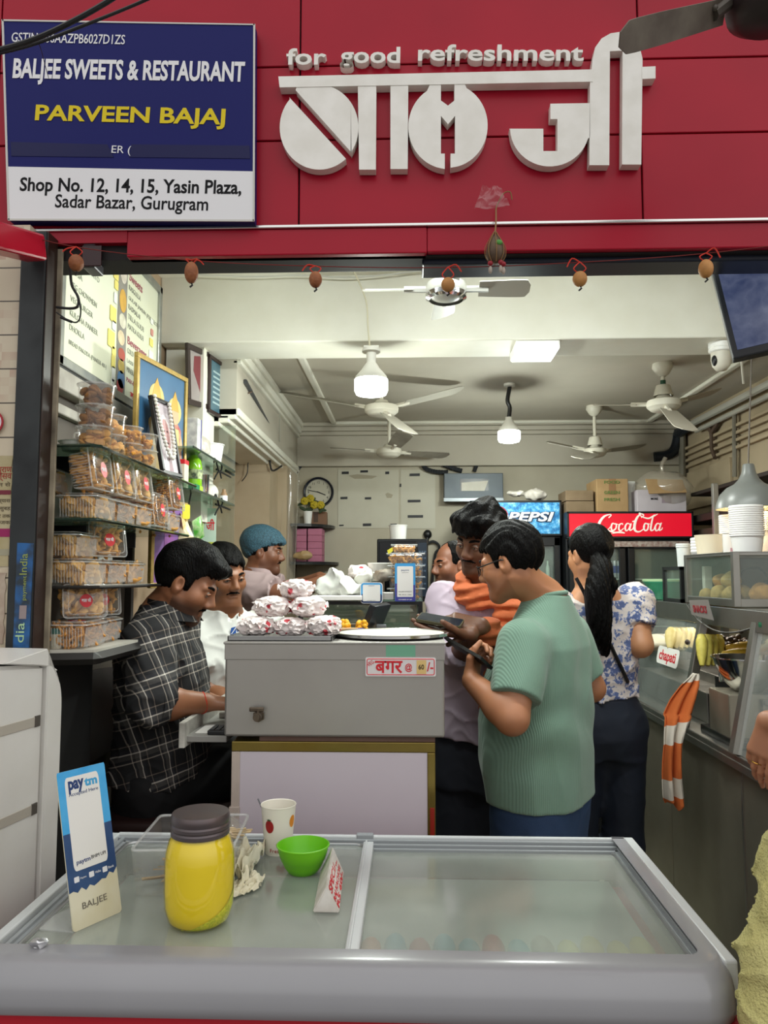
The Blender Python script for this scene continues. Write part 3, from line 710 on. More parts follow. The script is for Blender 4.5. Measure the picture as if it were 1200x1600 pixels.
solo('foil_scrap',bm,M('foil','#cfcfd2',.25,.8),'crumpled silver foil scrap on the freezer front edge','scrap',smooth=20)
jc=at_z(303,1452,GT); jc.y+=.03; jc.z=GT
s_=jc.y/1200
t=thing('jar','big jar of yellow drink with a grey screw lid','jar',jc)
jr=52.5*s_
H=.196
prof=[(0,0),(jr*.72,.0),(jr*.86,.008),(jr*.97,.03),(jr*1.0,.06),(jr*1.0,.105),(jr*.97,.125),(jr*.88,.145),(jr*.80,.152),(jr*.79,.158)]
bm=B(); lathe(bm,prof,jc,48); obj('glass_body',bm,thin('jar_glass','#f0e060',.08,.06,1,tint='#fbf4c4'),t,smooth=60)
bm=B(); lathe(bm,[(max(0,r-.0025),z+.002 if i<2 else z) for i,(r,z) in enumerate(prof[:-1])]+[(0,.150)],jc,48)
ym=M('yellow_drink','#eede22',.45,sss=0,var='#f2e238',vscale=6,trans=.0); obj('drink',bm,ym,t,smooth=60)
bm=B()
lathe(bm,[(0,.0022),(jr*.70,.0022),(jr*.85,.009),(jr*.962,.03),(jr*.985,.055),(jr*.985,.075)],jc,40,a0=-2.1,a1=.6)
for v in bm.verts:
 q=v.co-jc; zl=.078*max(.03,(math.atan2(q.y,q.x)+2.1)/2.7)**1.4
 if q.z>zl:
  r=np.interp(zl,[.0022,.009,.03,.055,.08],[.70*jr,.85*jr,.962*jr,.985*jr,.985*jr]); k=r/max(1e-6,math.hypot(q.x,q.y)); v.co=jc+Vector((q.x*k,q.y*k,zl))
obj('pulp',bm,M('green_pulp','#b4cc10',.6,var='#e2e850',vscale=260,vamt=1,vdet=1),t,smooth=60)
bm=B(); lr=44*s_
lathe(bm,[(lr*.94,.152),(lr*1.0,.154),(lr*1.0,.160),(lr*.965,.163),(lr*1.0,.166),(lr*1.0,.171),(lr*.965,.174),(lr,.178),(lr*1.0,.186),(lr*.96,.191),(0,.191)],jc,48); obj('screw_lid',bm,M('lid_grey','#5b565a',.35,.6,var='#6a5650',vscale=12),t,smooth=30)
bx0=at_z(212,1402,GT); bx1=at_z(300,1405,GT)
o_=Vector((bx0 .x,bx0 .y,GT));
t=thing('plastic_box','open milky plastic box of wooden spoons behind the yellow jar','box',o_)
r_=Vector((1,.06,0)).normalized(); fwd=Vector((-.06,1,0));
m4=plane_mat(o_,right=r_,up=fwd)
Wb,Db,Hb=.175,.20,.09
bm=B()
w0=[(0,0),(Wb,0),(Wb,Db),(0,Db)]
for k in range(4):
 a=w0[k]; b=w0[(k+1)%4]
 A=[Vector((a[0],a[1],.002)),Vector((b[0],b[1],.002)),Vector((b[0]+(.008 if b[0]>0 else -.008),b[1]+(.008 if b[1]>0 else -.008),Hb)),Vector((a[0]+(.008 if a[0]>0 else -.008),a[1]+(.008 if a[1]>0 else -.008),Hb))]
 bm.faces.new([bm.verts.new(m4@v) for v in A])
bm.faces.new([bm.verts.new(m4@Vector((x,y,.002))) for x,y in w0])
obj('tub',bm,clear,t)
bm=B(); tube(bm,[m4@Vector((x,y,Hb)) for x,y in rrect(Wb+.018,Db+.018,.012,4,Wb/2,Db/2)],.003,6,closed=True); obj('rim',bm,clear2,t)
wdm=M('spoon_wood','#a38c6a',.7,var='#8d7654',vscale=20)
random.seed(5)
for k in range(18):
 bm=B(); L=.09; a=random.uniform(-.5,.5); pts=[]
 for i in range(9):f=i/8; pts.append((f*L-L/2,.004+.006*(max(0,f-.6)/.4)**.8 if f<.95 else.005))
 out=pts+[(x,-y) for x,y in reversed(pts)]
 mm=m4@Matrix.Translation((.035+.0045*k+.02*random.random(),.028+.07*random.random(),.012+.0026*k))@Euler((random.uniform(-.3,.3),random.uniform(-.25,.25),a+PI/2*(k%3==0))).to_matrix().to_4x4()
 prism(bm,out,-.0008,.0008,mm); solo('wooden_spoon',bm,wdm,'flat wooden spoon in the milky plastic box','spoon','wooden spoons in the plastic box')
c=m4@Vector((.14,.14,.075)); bm=B(); ball(bm,c,.045,1.1,1.2,.6,16)
for v in bm.verts:v.co+=Vector((vnoise(v.co,30,1),vnoise(v.co,30,2),vnoise(v.co,30,3)))*.012
t2=thing('straw_bag','clear bag of pale wooden sticks lying in the plastic box','bag',c); obj('film',bm,clear,t2,smooth=180)
bm=B()
for k in range(30):
 a=random.uniform(-.4,.4); p=c+Vector((random.uniform(-.03,.03),random.uniform(-.02,.02),random.uniform(-.014,.01)))
 d=Vector((math.cos(a),math.sin(a),random.uniform(-.1,.1)))*.03; cyl(bm,p-d,p+d,.0018,seg=6)
obj('sticks',bm,M('pale_sticks','#cdb48a',.7),t2,kind='stuff')
tissue=M('tissue','#e3dec9',.85,var='#d3caa8',vscale=10)
def crumpled(name,corners,label,amp,seed,cat='paper',m=tissue,n=26,lift=.012,th=.0008):
 A,Bq,Cq,Dq=[Vector(c) for c in corners]
 bm=B()
 def fn(u,v):
  p=(A*(1-u)+Bq*u)*(1-v)+(Dq*(1-u)+Cq*u)*v
  h=lift*abs(vnoise((u*3,v*3,.3),1.3,seed))*2.2+.4*lift*abs(vnoise((u*9,v*9,.3),1,seed+1))
  e=.006*vnoise((u*14,v*14,1),1,seed+2)
  return p+Vector((e,e*.7,h+.001))
 sheet(bm,n,n,fn); solidify(bm,th); return solo(name,bm,m,label,cat,smooth=50)
g=lambda x,y:at_z(x,y,GT)
crumpled('tissue_paper',[g(345,1400),g(378,1345),g(418,1330),g(385,1385)],'crumpled cream tissue standing up between jar and paper cup',.01,3,lift=.035)
crumpled('tissue_paper',[g(345,1412),g(372,1378),g(414,1372),g(405,1392)],'frayed cream tissue lying flat between jar and green bowl',.01,9,lift=.012)
cc=at_z(432,1336,GT); cc.z=GT; cc.y+=.02; k=cc.y/1200
t=thing('paper_cup','white paper cup with fruit print and a straw','cup',cc)
cr0,cr1,ch=20*k,26.5*k,70*k
bm=B(); lathe(bm,[(0,.003),(cr0*.96,.003),(cr0,0),(cr0,.001),(cr1,ch),(cr1+.0012,ch+.0008),(cr1+.0005,ch+.002),(cr1-.001,ch+.0008),(cr0-.001,.006),(0,.006)],cc,40); obj('cup_wall',bm,M('cup_white','#e9e4d6',.45),t,smooth=40)
def cup_patch(pts,m,nm,off=.0004):
 bm=B(); vs=[]
 N=len(pts)
 c0=bm.verts.new(_cp(sum(p[0] for p in pts)/N,sum(p[1] for p in pts)/N,off)); vs=[bm.verts.new(_cp(a,z,off)) for a,z in pts]
 for i in range(N):bm.faces.new([c0,vs[i],vs[(i+1)%N]])
 bmesh.ops.recalc_face_normals(bm,faces=bm.faces); return obj(nm,bm,m,t)
def _cp(a,z,off):
 r=cr0+(cr1-cr0)*z+off; return cc+Vector((math.sin(a)*r,-math.cos(a)*r,z*ch))
straw_m=M('strawberry_red','#a81f20',.5,var='#7f1216',vscale=60); grn=M('leaf_green','#33502a',.5); orange=M('orange_print','#dd8a1e',.5)
cup_patch([(-.42+.30*math.sin(x)*(1-.25*math.cos(x)*-1 if False else 1),.62+.135*math.cos(x)) for x in [2*PI*i/20 for i in range(20)]],straw_m,'fruit_print')
cup_patch([(-.42+.2*math.cos(x)*(1 if i%2 else.5),.76+.03*math.sin(x)*(1 if i%2 else.5)) for i,x in enumerate([2*PI*i/12 for i in range(12)])],grn,'fruit_print',.0007)
for (a,z) in ((.20,.24),(.42,.27),(.62,.22)):cup_patch([(a+.17*math.sin(x),z+.06*math.cos(x)) for x in [2*PI*i/14 for i in range(14)]],M('cherry_red','#c3222e',.4),'fruit_print')
cup_patch([(-1.15+.2*math.sin(x),.23+.08*math.cos(x)) for x in [2*PI*i/14 for i in range(14)]],straw_m,'fruit_print')
cup_patch([(1.15+.25*math.sin(x),.70+.13*math.cos(x)) for x in [2*PI*i/14 for i in range(14)]],orange,'fruit_print')
bm=B(); text_bm(bm,'Fresh',.012,ext=.0003,width=.025)
for v in bm.verts:v.co=_cp(v.co.x/cr0,.075+v.co.y/ch,.0005+v.co.z)
obj('lettering',bm,straw_m,t)
bm=B(); cyl(bm,cc+Vector((-cr0*.2,.01,.02)),P(403,1248,cc.y+.01),.0018,seg=8); obj('straw',bm,M('straw_grey','#6f7076',.3),t)
bc=at_z(472,1366,GT); bc.z=GT; bc.y+=.012; k=bc.y/1200; R1=39.5*k
t=thing('green_bowl','bright green plastic bowl beside the paper cup','bowl',bc)
bm=B(); lathe(bm,[(0,.003),(R1*.45,.002),(R1*.5,0),(R1*.58,.003),(R1*.72,.014),(R1*.82,.026),(R1*.84,.027),(R1*.87,.032),(R1*.885,.033),(R1*.92,.040),(R1*.93,.041),(R1*.985,.054),(R1*1.02,.0545),(R1*1.02,.0565),(R1*.97,.057),(R1*.86,.038),(R1*.7,.018),(R1*.5,.007),(0,.006)],bc,48); obj('bowl_wall',bm,M('bowl_green','#6fc41c',.35,sss=.1),t,smooth=40)
A=g(488,1427); Bp=g(531,1428); C2=g(538,1364);
fwd=Vector((C2 .x-Bp.x,C2 .y-Bp.y,0)); apx=.047
t=thing('triangle_sign','white triangular prism table sign with red print beside the green bowl','sign',(A+Bp)/2)
base=[A,Bp,Bp+fwd,A+fwd*1.0]; top=[(A+Bp)/2+Vector((0,.003,apx)),(A+Bp)/2+fwd*1.05+Vector((0,0,apx+.004))]
bm=B(); V=[bm.verts.new(p+Vector((0,0,.0005))) for p in base]+[bm.verts.new(p) for p in top]
for f in ((0,3,2,1),(0,1,4),(2,3,5),(1,2,5,4),(3,0,4,5)):bm.faces.new([V[i] for i in f])
bmesh.ops.bevel(bm,geom=list(bm.edges),offset=.0025,segments=2,affect='EDGES')
obj('prism',bm,M('worn_card','#dcd8d2',.6,var='#b5aca0',vscale=30),t,smooth=30)
nrm=(base[2]-base[1]).cross(top[0]-base[1]).normalized()
sm=plane_mat(base[1]+nrm*.0006,right=(base[2]-base[1]),up=(top[0]-base[1])); Ls=(base[2]-base[1]).length; Hs=(top[0]-base[1]).length
for (row,hh,s) in ((.62,.26,'SPECIAL'),(.34,.22,'RAJ KACHORI'),(.10,.18,'RS 60/-')):
 bm=B(); text_bm(bm,s,.02,sm@Matrix.Translation((Ls*.06,Hs*row,0)),ext=.0006,off=.0004,align='LEFT',width=Ls*.86,height=Hs*hh); obj('lettering',bm,red_ink,t)
 # WHITE APPLIANCE ON THE LEFT
ang=-math.radians(10)
cx_=P(97,1100,1.70)
t=thing('white_cooler','old white appliance with recessed grip slots beside the freezer','appliance',(cx_.x-.25,1.45,0))
am=Matrix.Translation((cx_.x,cx_.y,0))@Matrix.Rotation(ang,4,'Z')
wa=M('appliance_white','#d6d4d0',.35,var='#c6c3bb',vscale=6,coat=.2)
def app_body(x0,x1,y0,y1,top,rad,sl=.10):
 """side profile (y, z) extruded in x, rounded shoulder towards the far end"""
 pts=[(y0,.02),(y1,.02),(y1,top-.10)]
 for k in range(1,8):
  a=PI/2*k/8; pts.append((y1-rad+rad*math.cos(a),top-.10+(.10)*math.sin(a)*.9))
 pts+=[(y1-rad*1.6,top-.004),(y1-.2,top+.012),(y0,top+.03)]
 return pts
def app(x0,x1,y0,y1,top,rad,nm,mm,bev):
 bm=B(); m=am@Matrix(((0,0,1,0),(1,0,0,0),(0,1,0,0),(0,0,0,1)))
 prism(bm,app_body(x0,x1,y0,y1,top,rad),x0,x1,m)
 bmesh.ops.join_triangles(bm,faces=bm.faces,angle_face_threshold=.01,angle_shape_threshold=3.2)
 bmesh.ops.dissolve_limit(bm,angle_limit=.01,verts=bm.verts,edges=bm.edges)
 bm.normal_update(); es=[e for e in bm.edges if len(e.link_faces)==2 and e.calc_face_angle(0)>1.2]
 bmesh.ops.bevel(bm,geom=es,offset=bev,segments=3,affect='EDGES',clamp_overlap=True); return obj(nm,bm,mm,t,smooth=30)
app(-.27,.0,-.055,.0,1.295,.05,'end_cover',wa,.012)
app(-.27,-.006,-.62,-.056,1.295,.001,'cabinet',wa,.02)
for (y0,y1) in ((1.165,1.185),(.985,1.005)):
 bm=B(); box(bm,(-.0065,-.60,y0),(-.0045,-.075,y1),mat=am,bev=.0008); obj('grip_slot',bm,M('slot_shade','#a9a297',.6),t)
 bm=B(); box(bm,(-.006,-.085,y0-.001),(-.003,-.068,y1+.002),mat=am,bev=.001); obj('slot_end',bm,M('slot_dark','#4a443e',.6),t)
 # LEFT RACK
XS=-.75
ZSH=[1.799,1.620,1.457,1.305]
rack=thing('display_rack','wall rack with dark edged glass shelves of packed snacks along the counter','rack',(-.88,2.25,0))
bm=B(); box(bm,(XL+.001,1.83,.02),(XL+.012,2.70,2.03)); obj('back_panel',bm,M('rack_back','#5a5148',.7,var='#463e37',vscale=5),rack)
for k,z in enumerate(ZSH):
 y1=[2.66,2.58,2.30,2.12][k]; y0=[1.81,1.82,1.825,1.80][k]
 bm=B(); t_=.008 if k<3 else.03
 outl=[(XL+.013,y0+.005),(-.86,y0+.005),(XS-.02,y0+.002),(XS,y0+.02),(XS,y1),(XL+.013,y1)]
 if k>=2:outl=[(XL+.013,y0+.005),(-.86,y0+.005),(XS-.004,y0+.03),(XS,y0+.04),(XS,y1),(XL+.013,y1)]
 prism(bm,outl,z-t_,z)
 sh=obj('shelf',bm,[glass_g if k<2 else M('laminate_white','#b9b6ac',.4,var='#9d998d',vscale=8)],rack)
 bm=B(); tube(bm,[(x,y,z-t_/2-(.006 if k==3 else 0)) for x,y in outl[1:5]],t_*.52 if k<3 else.0145,4); obj('shelf_edge',bm,glass_e if k<2 else (M('dark_edge','#23211f',.4)),sh)
for (x,y) in ((-.955,2.60),(-.955,1.93)):
 bm=B(); box(bm,(x-.012,y-.012,.02),(x+.012,y+.012,2.03),bev=.002); obj('upright',bm,M('rack_upright','#3b3530',.5),rack)
for z in (1.765,1.585):
 for y in (1.95,2.3):
  bm=B(); box(bm,(XL+.013,y-.004,z-.02),(XS-.08,y+.004,z+.025),bev=.001); obj('bracket',bm,blackm,rack)
bm=B(); box(bm,(XL+.013,1.83,.02),(XS-.115,2.10,1.27),bev=.004); obj('base_cabinet',bm,M('dark_cabinet','#0a0908',.7),rack)
bm=B(); box(bm,(XL+.001,1.83,1.99),(XL+.05,2.9,2.05),bev=.004); box(bm,(XL+.001,1.83,1.93),(XL+.03,2.7,1.96),bev=.004); struct('trim_11',bm,M('greyed_white_rail','#a7a196',.5,var='#6f675c',vscale=14))
# menu board on the wall
MX=-.965
mb=thing('menu_board','pale framed menu board with price stickers on the side wall','sign',(MX,2.45,2.33))
mm_=plane_mat((MX,2.03,2.062),right=(0,1,0),up=(0,0,1)); MW,MH=.85,.535
bm=B(); prism(bm,[(0,0),(MW,0),(MW,MH),(0,MH)],-.03,-.002,mm_); obj('panel',bm,M('menu_cream','#dfe0c6',.35,var='#e4e6d8',vscale=4),mb)
bm=B()
for (a,b) in (((-.0,-.0),(MW,.028)),((0,MH-.028),(MW,MH)),((0,.0),(.028,MH)),((MW-.028,0),(MW,MH))):box(bm,(a[0],a[1],-.03),(b[0],b[1],.008),mat=mm_,bev=.003)
obj('frame',bm,M('menu_frame','#a9aaa4',.3,.7,var='#7d8288',vscale=20),mb)
bm=B(); box(bm,(-.004,-.014,-.033),(MW+.004,0,.002),mat=mm_); obj('lower_edge',bm,blackm,mb)
def mtx(s,x,y,w,h,m_,off=0):
 bm=B(); text_bm(bm,s,.03,mm_@Matrix.Translation((x,y,-.0012)),ext=.0006,off=off,align='LEFT',width=w,height=h); obj('lettering',bm,m_,mb)
gi=M('menu_ink','#9a9b8e',.6); mr_=M('menu_red','#a8606a',.6)
left_lines=['SANDWICH','CHEESE GRILLED','SAMOSA','CHILLI POTATO','DOSA','VEG CHOWMEIN','VEG BURGER','KULCHA PANEER','DHOKLA','BREAD PAKODA (PANEER 40/-)']
for i,s in enumerate(left_lines):mtx(s,.075,.455-.042*i,min(.29,.0135*len(s)+.02) if len(s)<20 else.27,.017,gi)
for i,s in enumerate(('CHOLE BHATURE THALI','CHOLE KULCHE SPECIAL')):mtx(s,.10+.05*i,.47-.035*i-.01,.26,.016,gi)
mtx('Sweets',.52,.44,.13,.032,mr_,.0004)
for i,s in enumerate(('RASGULLA','GULAB JAMUN (PER PIECE)','RASMALAI','TILLA KULFI','MATKA KULFI')):mtx(s,.52,.405-.034*i,.013*len(s)+.01,.018,gi)
mtx('Beverages',.52,.215,.19,.036,mr_,.0004)
for i,s in enumerate(('COLD DRINK','LASSI (SWEET/SALT)','MINERAL WATER')):mtx(s,.52,.183-.033*i,.0125*len(s)+.01,.018,gi)
mtx('PAV-BHAJI',.52,.083,.13,.02,mr_,.0006)
mtx('बाल जी',.56,.035,.13,.03,red_ink,.0008)
bm=B(); prism(bm,[(.425,.03),(.505,.03),(.505,MH-.03),(.425,MH-.03)],-.0015,-.0008,mm_); obj('picture_strip',bm,M('strip_grey','#8f8b84',.5,var='#5f5b58',vscale=14),mb)
for (x,y,rx,ry,c_) in ((.467,.44,.028,.035,'#e4ddd0'),(.467,.345,.030,.04,'#d9a94a'),(.468,.275,.03,.025,'#e0dcc8'),(.46,.215,.03,.025,'#e5d3b0'),(.468,.16,.03,.022,'#b55044'),(.468,.12,.028,.025,'#c8b060'),(.47,.075,.032,.03,'#4b7fae'),(.462,.05,.028,.025,'#c44a50')):
 bm=B(); prism(bm,disc(rx,20,x,y,ry),-.0008,.0002,mm_); obj('food_picture',bm,M('food_'+c_[1:],c_,.5,var='#7d5a3a',vscale=30,vamt=.3),mb)
random.seed(11)
for (x,y,w,h,c_) in ((.40,.46,.035,.05,0),(.40,.41,.04,.035,0),(.405,.375,.03,.03,0),(.40,.33,.025,.035,1),(.385,.27,.05,.05,0),(.395,.235,.03,.03,1),(.375,.185,.055,.055,0),(.40,.15,.03,.03,0),(.398,.115,.03,.04,0),(.40,.075,.025,.05,1),(.395,.045,.025,.025,1),(.755,.37,.03,.02,1),(.76,.33,.025,.025,2),(.755,.29,.035,.03,0),(.755,.235,.045,.045,1),(.752,.13,.04,.045,0),(.745,.055,.03,.03,0)):
 bm=B(); prism(bm,rrect(w,h,.004,3,x,y),-.0006,.0012,mm_); obj('price_sticker',bm,M(['sticker_yellow','sticker_white','sticker_pink'][c_],['#e8d878','#e9e9e2','#c98a80'][c_],.6),mb)
 # round deli tubs
snack_c=[M('cookie_brown','#a3723f',.75,var='#7b4d26',vscale=50,bump=.3),M('biscuit_tan','#d19a50',.75,var='#a8722f',vscale=50,bump=.3),M('snack_orange','#cf8f2f',.7,var='#a96a1c',vscale=50,bump=.3),M('chips_gold','#c98a38',.7,var='#96601f',vscale=40,bump=.3),M('khari_pale','#d6a75e',.75,var='#ad7c3a',vscale=40,bump=.3)]
deli={}
def deli_tub(i,r,h,sm,seed):
 """local tub standing on the origin"""
 key=(i,)
 t=thing('deli_tub','x','tub',(0,0,-5))
 rb=r*.86
 bm=B(); lathe(bm,[(0,.001),(rb,.001),(r*.97,h*.92),(r,h*.92),(r,h*.95)],seg=28); obj('tub_wall',bm,clear,t,local=True,smooth=40)
 bm=B(); lathe(bm,[(r*1.04,h*.90),(r*1.05,h*.97),(r*.98,h*.99),(r*.9,h*.955),(0,h*.955)],seg=28); obj('lid',bm,clear2,t,local=True,smooth=40)
 random.seed(seed); bm=B()
 for q in range(26):
  a=random.uniform(0,6.28); rr=rb*.78*math.sqrt(random.random()); z=h*(.14+.62*random.random())
  rot=Euler((random.uniform(-.9,.9),random.uniform(-.9,.9),a)).to_matrix().to_4x4()
  if sm is snack_c[2]:box(bm,(-.011,-.006,-.005),(.011,.006,.005),mat=Matrix.Translation((rr*math.cos(a),rr*math.sin(a),z))@rot,bev=.002)
  else:ball(bm,(rr*math.cos(a),rr*math.sin(a),z),.014,1,1,.5,9,rot)
 obj('snacks',bm,sm,t,local=True,smooth=50,kind='stuff')
 return t
D0=deli_tub(0,.046,.054,snack_c[0],1); D1=deli_tub(1,.04,.054,snack_c[1],2); D2=deli_tub(2,.040,.048,snack_c[2],3)
D3=deli_tub(3,.046,.054,snack_c[0],9); D4=deli_tub(4,.046,.054,snack_c[1],12)
zt=ZSH[0]+.0005
used={}
def place(proto,loc,label,group,rotz=0,rot=None):
 if proto.name not in used:
  used[proto.name]=1; proto.location=loc; proto.rotation_euler=rot if rot else (0,0,rotz); proto['label']=label; proto['group']=group; WM[proto.name]=Matrix.Translation(Vector(loc))@proto.rotation_euler.to_matrix().to_4x4(); return proto
 return dup(proto,loc,rotz,label,group,rot)
GR='round tubs on the top glass shelf'
def on_sh(px,py,Y):return PX(px,Y,py)
y_=1.885
x_=PX(147,y_,690)
place(D4,(x_,y_,zt),'round clear tub of brown cookies, bottom one of the tall stack on the top shelf',GR)
place(D3,(x_+.002,y_,zt+.054),'round clear tub of brown cookies, middle one of the tall stack on the top shelf',GR)
place(D0,(x_+.003,y_,zt+.108),'round clear tub of small brown snacks, topmost of the tall stack',GR)
y_=2.0; x_=PX(178,y_,690)-.008
place(D1,(x_,y_,zt),'round tub of tan biscuits, lower one right behind the tall stack',GR,1); place(D1,(x_-.002,y_,zt+.054),'round tub of tan biscuits, upper one right behind the tall stack',GR,2)
y_=2.10; x_=PX(203,y_,720)-.006
place(D2,(x_,y_,zt),'round tub of orange snack sticks, lower one of the middle pair',GR,1); place(D2,(x_-.002,y_,zt+.048),'round tub of orange snack sticks, upper one of the middle pair',GR,2)
y_=2.215; x_=PX(228,y_,720)-.008
place(D2,(x_,y_,zt),'round tub of orange snack sticks, lower one beside the garlanded portrait',GR,3); place(D2,(x_,y_,zt+.048),'round tub of orange snack sticks, upper one beside the garlanded portrait',GR,4)
c=(-.862,1.935,zt); t=thing('white_dish','white plastic dish behind the pillar on the top shelf','dish',c); bm=B(); lathe(bm,[(0,.002),(.03,.001),(.04,.024),(.043,.025),(.038,.022),(.028,.005),(0,.005)],c,24); obj('dish_wall',bm,whitep,t,smooth=40)
bm=B(); tube(bm,[Vector(c)+Vector(v) for v in ((.01,0,.024),(.012,.004,.04),(.006,.004,.05),(-.004,.004,.048),(-.006,.004,.038))],.0022,6,4); obj('hook',bm,whitep,t)
# clamshell packs
def clamshell(W,D,H,sm,seed,label_on):
 """lying pack: long side along +y, front face at +x; lid on top"""
 t=thing('snack_pack','x','pack',(0,0,-5))
 bm=B()
 ribs=22
 def ring(z,w,d,rib):
  pts=rrect(d,w,.012,3); out=[]
  for i,(x,y) in enumerate(pts):out.append((x,y,z))
  return out
 lv=[(0,.86,0),(.08,.90,1),(.92,.98,1),(.94,1.06,0),(.97,1.06,0)]
 rows=[[bm.verts.new(p) for p in ring(z*H,W*k,D*k,r)] for z,k,r in lv]
 for a,b in zip(rows[:-1],rows[1:]):
  n=len(a)
  for i in range(n):bm.faces.new([a[i],a[(i+1)%n],b[(i+1)%n],b[i]])
 bm.faces.new(rows[0][::-1])
 obj('tub',bm,clear,t,local=True,smooth=35)
 bm=B()
 for k in range(ribs):
  y=-W*.44+W*.88*k/(ribs-1); cyl(bm,(D*.455,y,H*.10),(D*.49,y,H*.88),.0010,seg=5,caps=False)
 for k in range(12):
  x=-D*.4+D*.8*k/11; cyl(bm,(x,-W*.455,H*.10),(x,-W*.49,H*.88),.0010,seg=5,caps=False)
 obj('ribs',bm,clear2,t,local=True)
 bm=B(); lv=[(.97,1.06),(1.02,1.05),(1.10,.92),(1.115,.80)]
 rows=[[bm.verts.new(p) for p in ring(z*H,W*k,D*k,0)] for z,k in lv]
 for a,b in zip(rows[:-1],rows[1:]):
  n=len(a)
  for i in range(n):bm.faces.new([a[i],a[(i+1)%n],b[(i+1)%n],b[i]])
 bm.faces.new(rows[-1]); lid_=obj('lid',bm,clear,t,local=True,smooth=35)
 bm=B(); tube(bm,[(x,y,H*.99) for x,y,z in ring(0,W*1.06,D*1.06,0)],.0018,5,closed=True); tube(bm,[(x,y,H*1.11) for x,y,z in ring(0,W*.84,D*.84,0)],.0012,5,closed=True); obj('lid_rim',bm,clear2,t,local=True)
 if label_on:
  bm=B(); prism(bm,disc(.021,28),H*1.117,H*1.121,Matrix.Rotation(-PI/2,4,'Z')); st=obj('label',bm,M('label_red','#c8202c',.4),t,local=True)
  bm=B(); text_bm(bm,'बाल जी',.014,Matrix.Translation((0,0,H*1.1215))@Matrix.Rotation(PI/2,4,'Z')@Matrix.Translation((0,-.004,0)),ext=.0004,off=.0004,width=.031); obj('lettering',bm,white_print,st,local=True)
 random.seed(seed); bm=B()
 for q in range(90):
  x=random.uniform(-.40,.40)*D; y=random.uniform(-.42,.42)*W; z=random.uniform(.12,.88)*H
  rot=Euler((random.uniform(-1.5,1.5),random.uniform(-1.5,1.5),random.uniform(0,6))).to_matrix().to_4x4()
  if seed%3==0:ball(bm,(x,y,z),.015,1,1,.35,9,rot)
  elif seed%3==1:ball(bm,(x,y,z),.014,1.6,.55,.4,8,rot)
  else:tube(bm,[Matrix.Translation((x,y,z))@rot@Vector(v) for v in ((-.018,0,0),(-.008,.007,.003),(.004,-.003,.006),(.018,.004,0))],.0032,5,3)
 obj('snacks',bm,sm,t,local=True,smooth=60,kind='stuff')
 return t
CW,CD,CH=.135,.10,.058
K=[clamshell(CW,CD,CH,snack_c[4],3,False),clamshell(CW,CD,CH,snack_c[1],4,True),clamshell(CW,CD,CH,snack_c[3],5,True),clamshell(CW,CD,CH,snack_c[4],6,True)]
STAND=lambda lean=.18,yaw=0:(0,PI/2-lean,yaw)
G2='snack packs on the second shelf'; G3='snack packs on the third shelf'; G4='snack packs on the bottom shelf'
z2=ZSH[1]+.0006; hS=CD/2*1.06
def lay(k,y,z,label,g,x=-.822,yaw=0):return place(K[k],(x,y,z),label,g,yaw)
def stand(k,y,z,label,g,x=-.83,lean=.16,yaw=0,s=.97):
 o=place(K[k],(x,y,z+hS*s*math.cos(lean)),label,g,0,STAND(lean,yaw)); o.scale=(s,s,s); return o
lay(0,1.925,z2,'flat pack of pale biscuits at the pillar end of the second shelf',G2)
lay(2,2.07,z2,'flat pack of golden chips, second from the pillar on the second shelf',G2)
lay(1,2.215,z2,'flat pack of tan biscuits in the middle of the second shelf',G2)
stand(2,2.345,z2+.004,'pack with red label standing on the second shelf before the last flat pack',G2,x=-.825,lean=.12)
lay(1,2.475,z2,'flat pack of tan biscuits, last on the second shelf',G2,x=-.815)
zz=z2+CH*1.15
stand(0,1.915,zz,'unlabelled upright pack of puffed biscuits on the second shelf by the pillar',G2,x=-.845,lean=.10) if False else None
stand(1,1.905,zz,'upright pack with red label over puffed biscuits, closest to the pillar on the second shelf',G2,x=-.835)
stand(3,2.055,zz,'upright pack with red label, second from the pillar on the second shelf',G2)
stand(3,2.205,zz,'upright pack with red label, third from the pillar on the second shelf',G2)
stand(2,2.47,zz,'upright pack of long chips with red label at the far end of the second shelf',G2,x=-.815)
lay(0,1.92,zz,'flat pack behind the upright ones on the second shelf by the pillar',G2,x=-.935)
z3=ZSH[2]+.0006
lay(0,1.915,z3,'flat pack of pale rolls at the pillar end of the third shelf',G3,x=-.838)
lay(2,2.06,z3,'flat pack of golden chips, second on the third shelf',G3,x=-.838)
lay(1,2.205,z3,'flat pack of tan biscuits, third on the third shelf',G3,x=-.838)
lay(0,1.915,z3+CH*1.15,'flat pack stacked on the pillar end pack of the third shelf',G3,x=-.862)
stand(1,2.03,z3+CH*1.15,'upright pack with red label in the middle of the third shelf',G3,x=-.838,yaw=-.5,s=.82)
z4=ZSH[3]+.0006
lay(2,1.895,z4,'flat pack of curly chips at the pillar end of the bottom shelf',G4,x=-.825)
lay(2,2.045,z4,'flat pack of curly chips, second on the bottom shelf',G4,x=-.842)
stand(3,1.925,z4+CH*1.15,'large upright pack of chips with red label on the bottom shelf',G4,x=-.838,lean=.12,yaw=-.75,s=.78)
stand(1,2.05,z4+CH*1.15,'upright pack with red label right behind the large one on the bottom shelf',G4,x=-.85,lean=.12,yaw=-.6,s=.76)
bm=B(); box(bm,(-.985,2.19,z3),(-.91,2.285,z3+.012),bev=.002); solo('paper_pad',bm,paper,'cream paper pad lying at the end of the third shelf','paper')
bm=B(); box(bm,(-.89,2.17,z3+CH*1.16),(-.887,2.27,z3+CH*1.16+.09),mat=None); solo('white_card',bm,whitep,'pale card standing behind the packs of the third shelf','card')
c=Vector((-.92,2.05,z4+.035)); bm=B(); ball(bm,c,.05,1,1.1,.62,20)
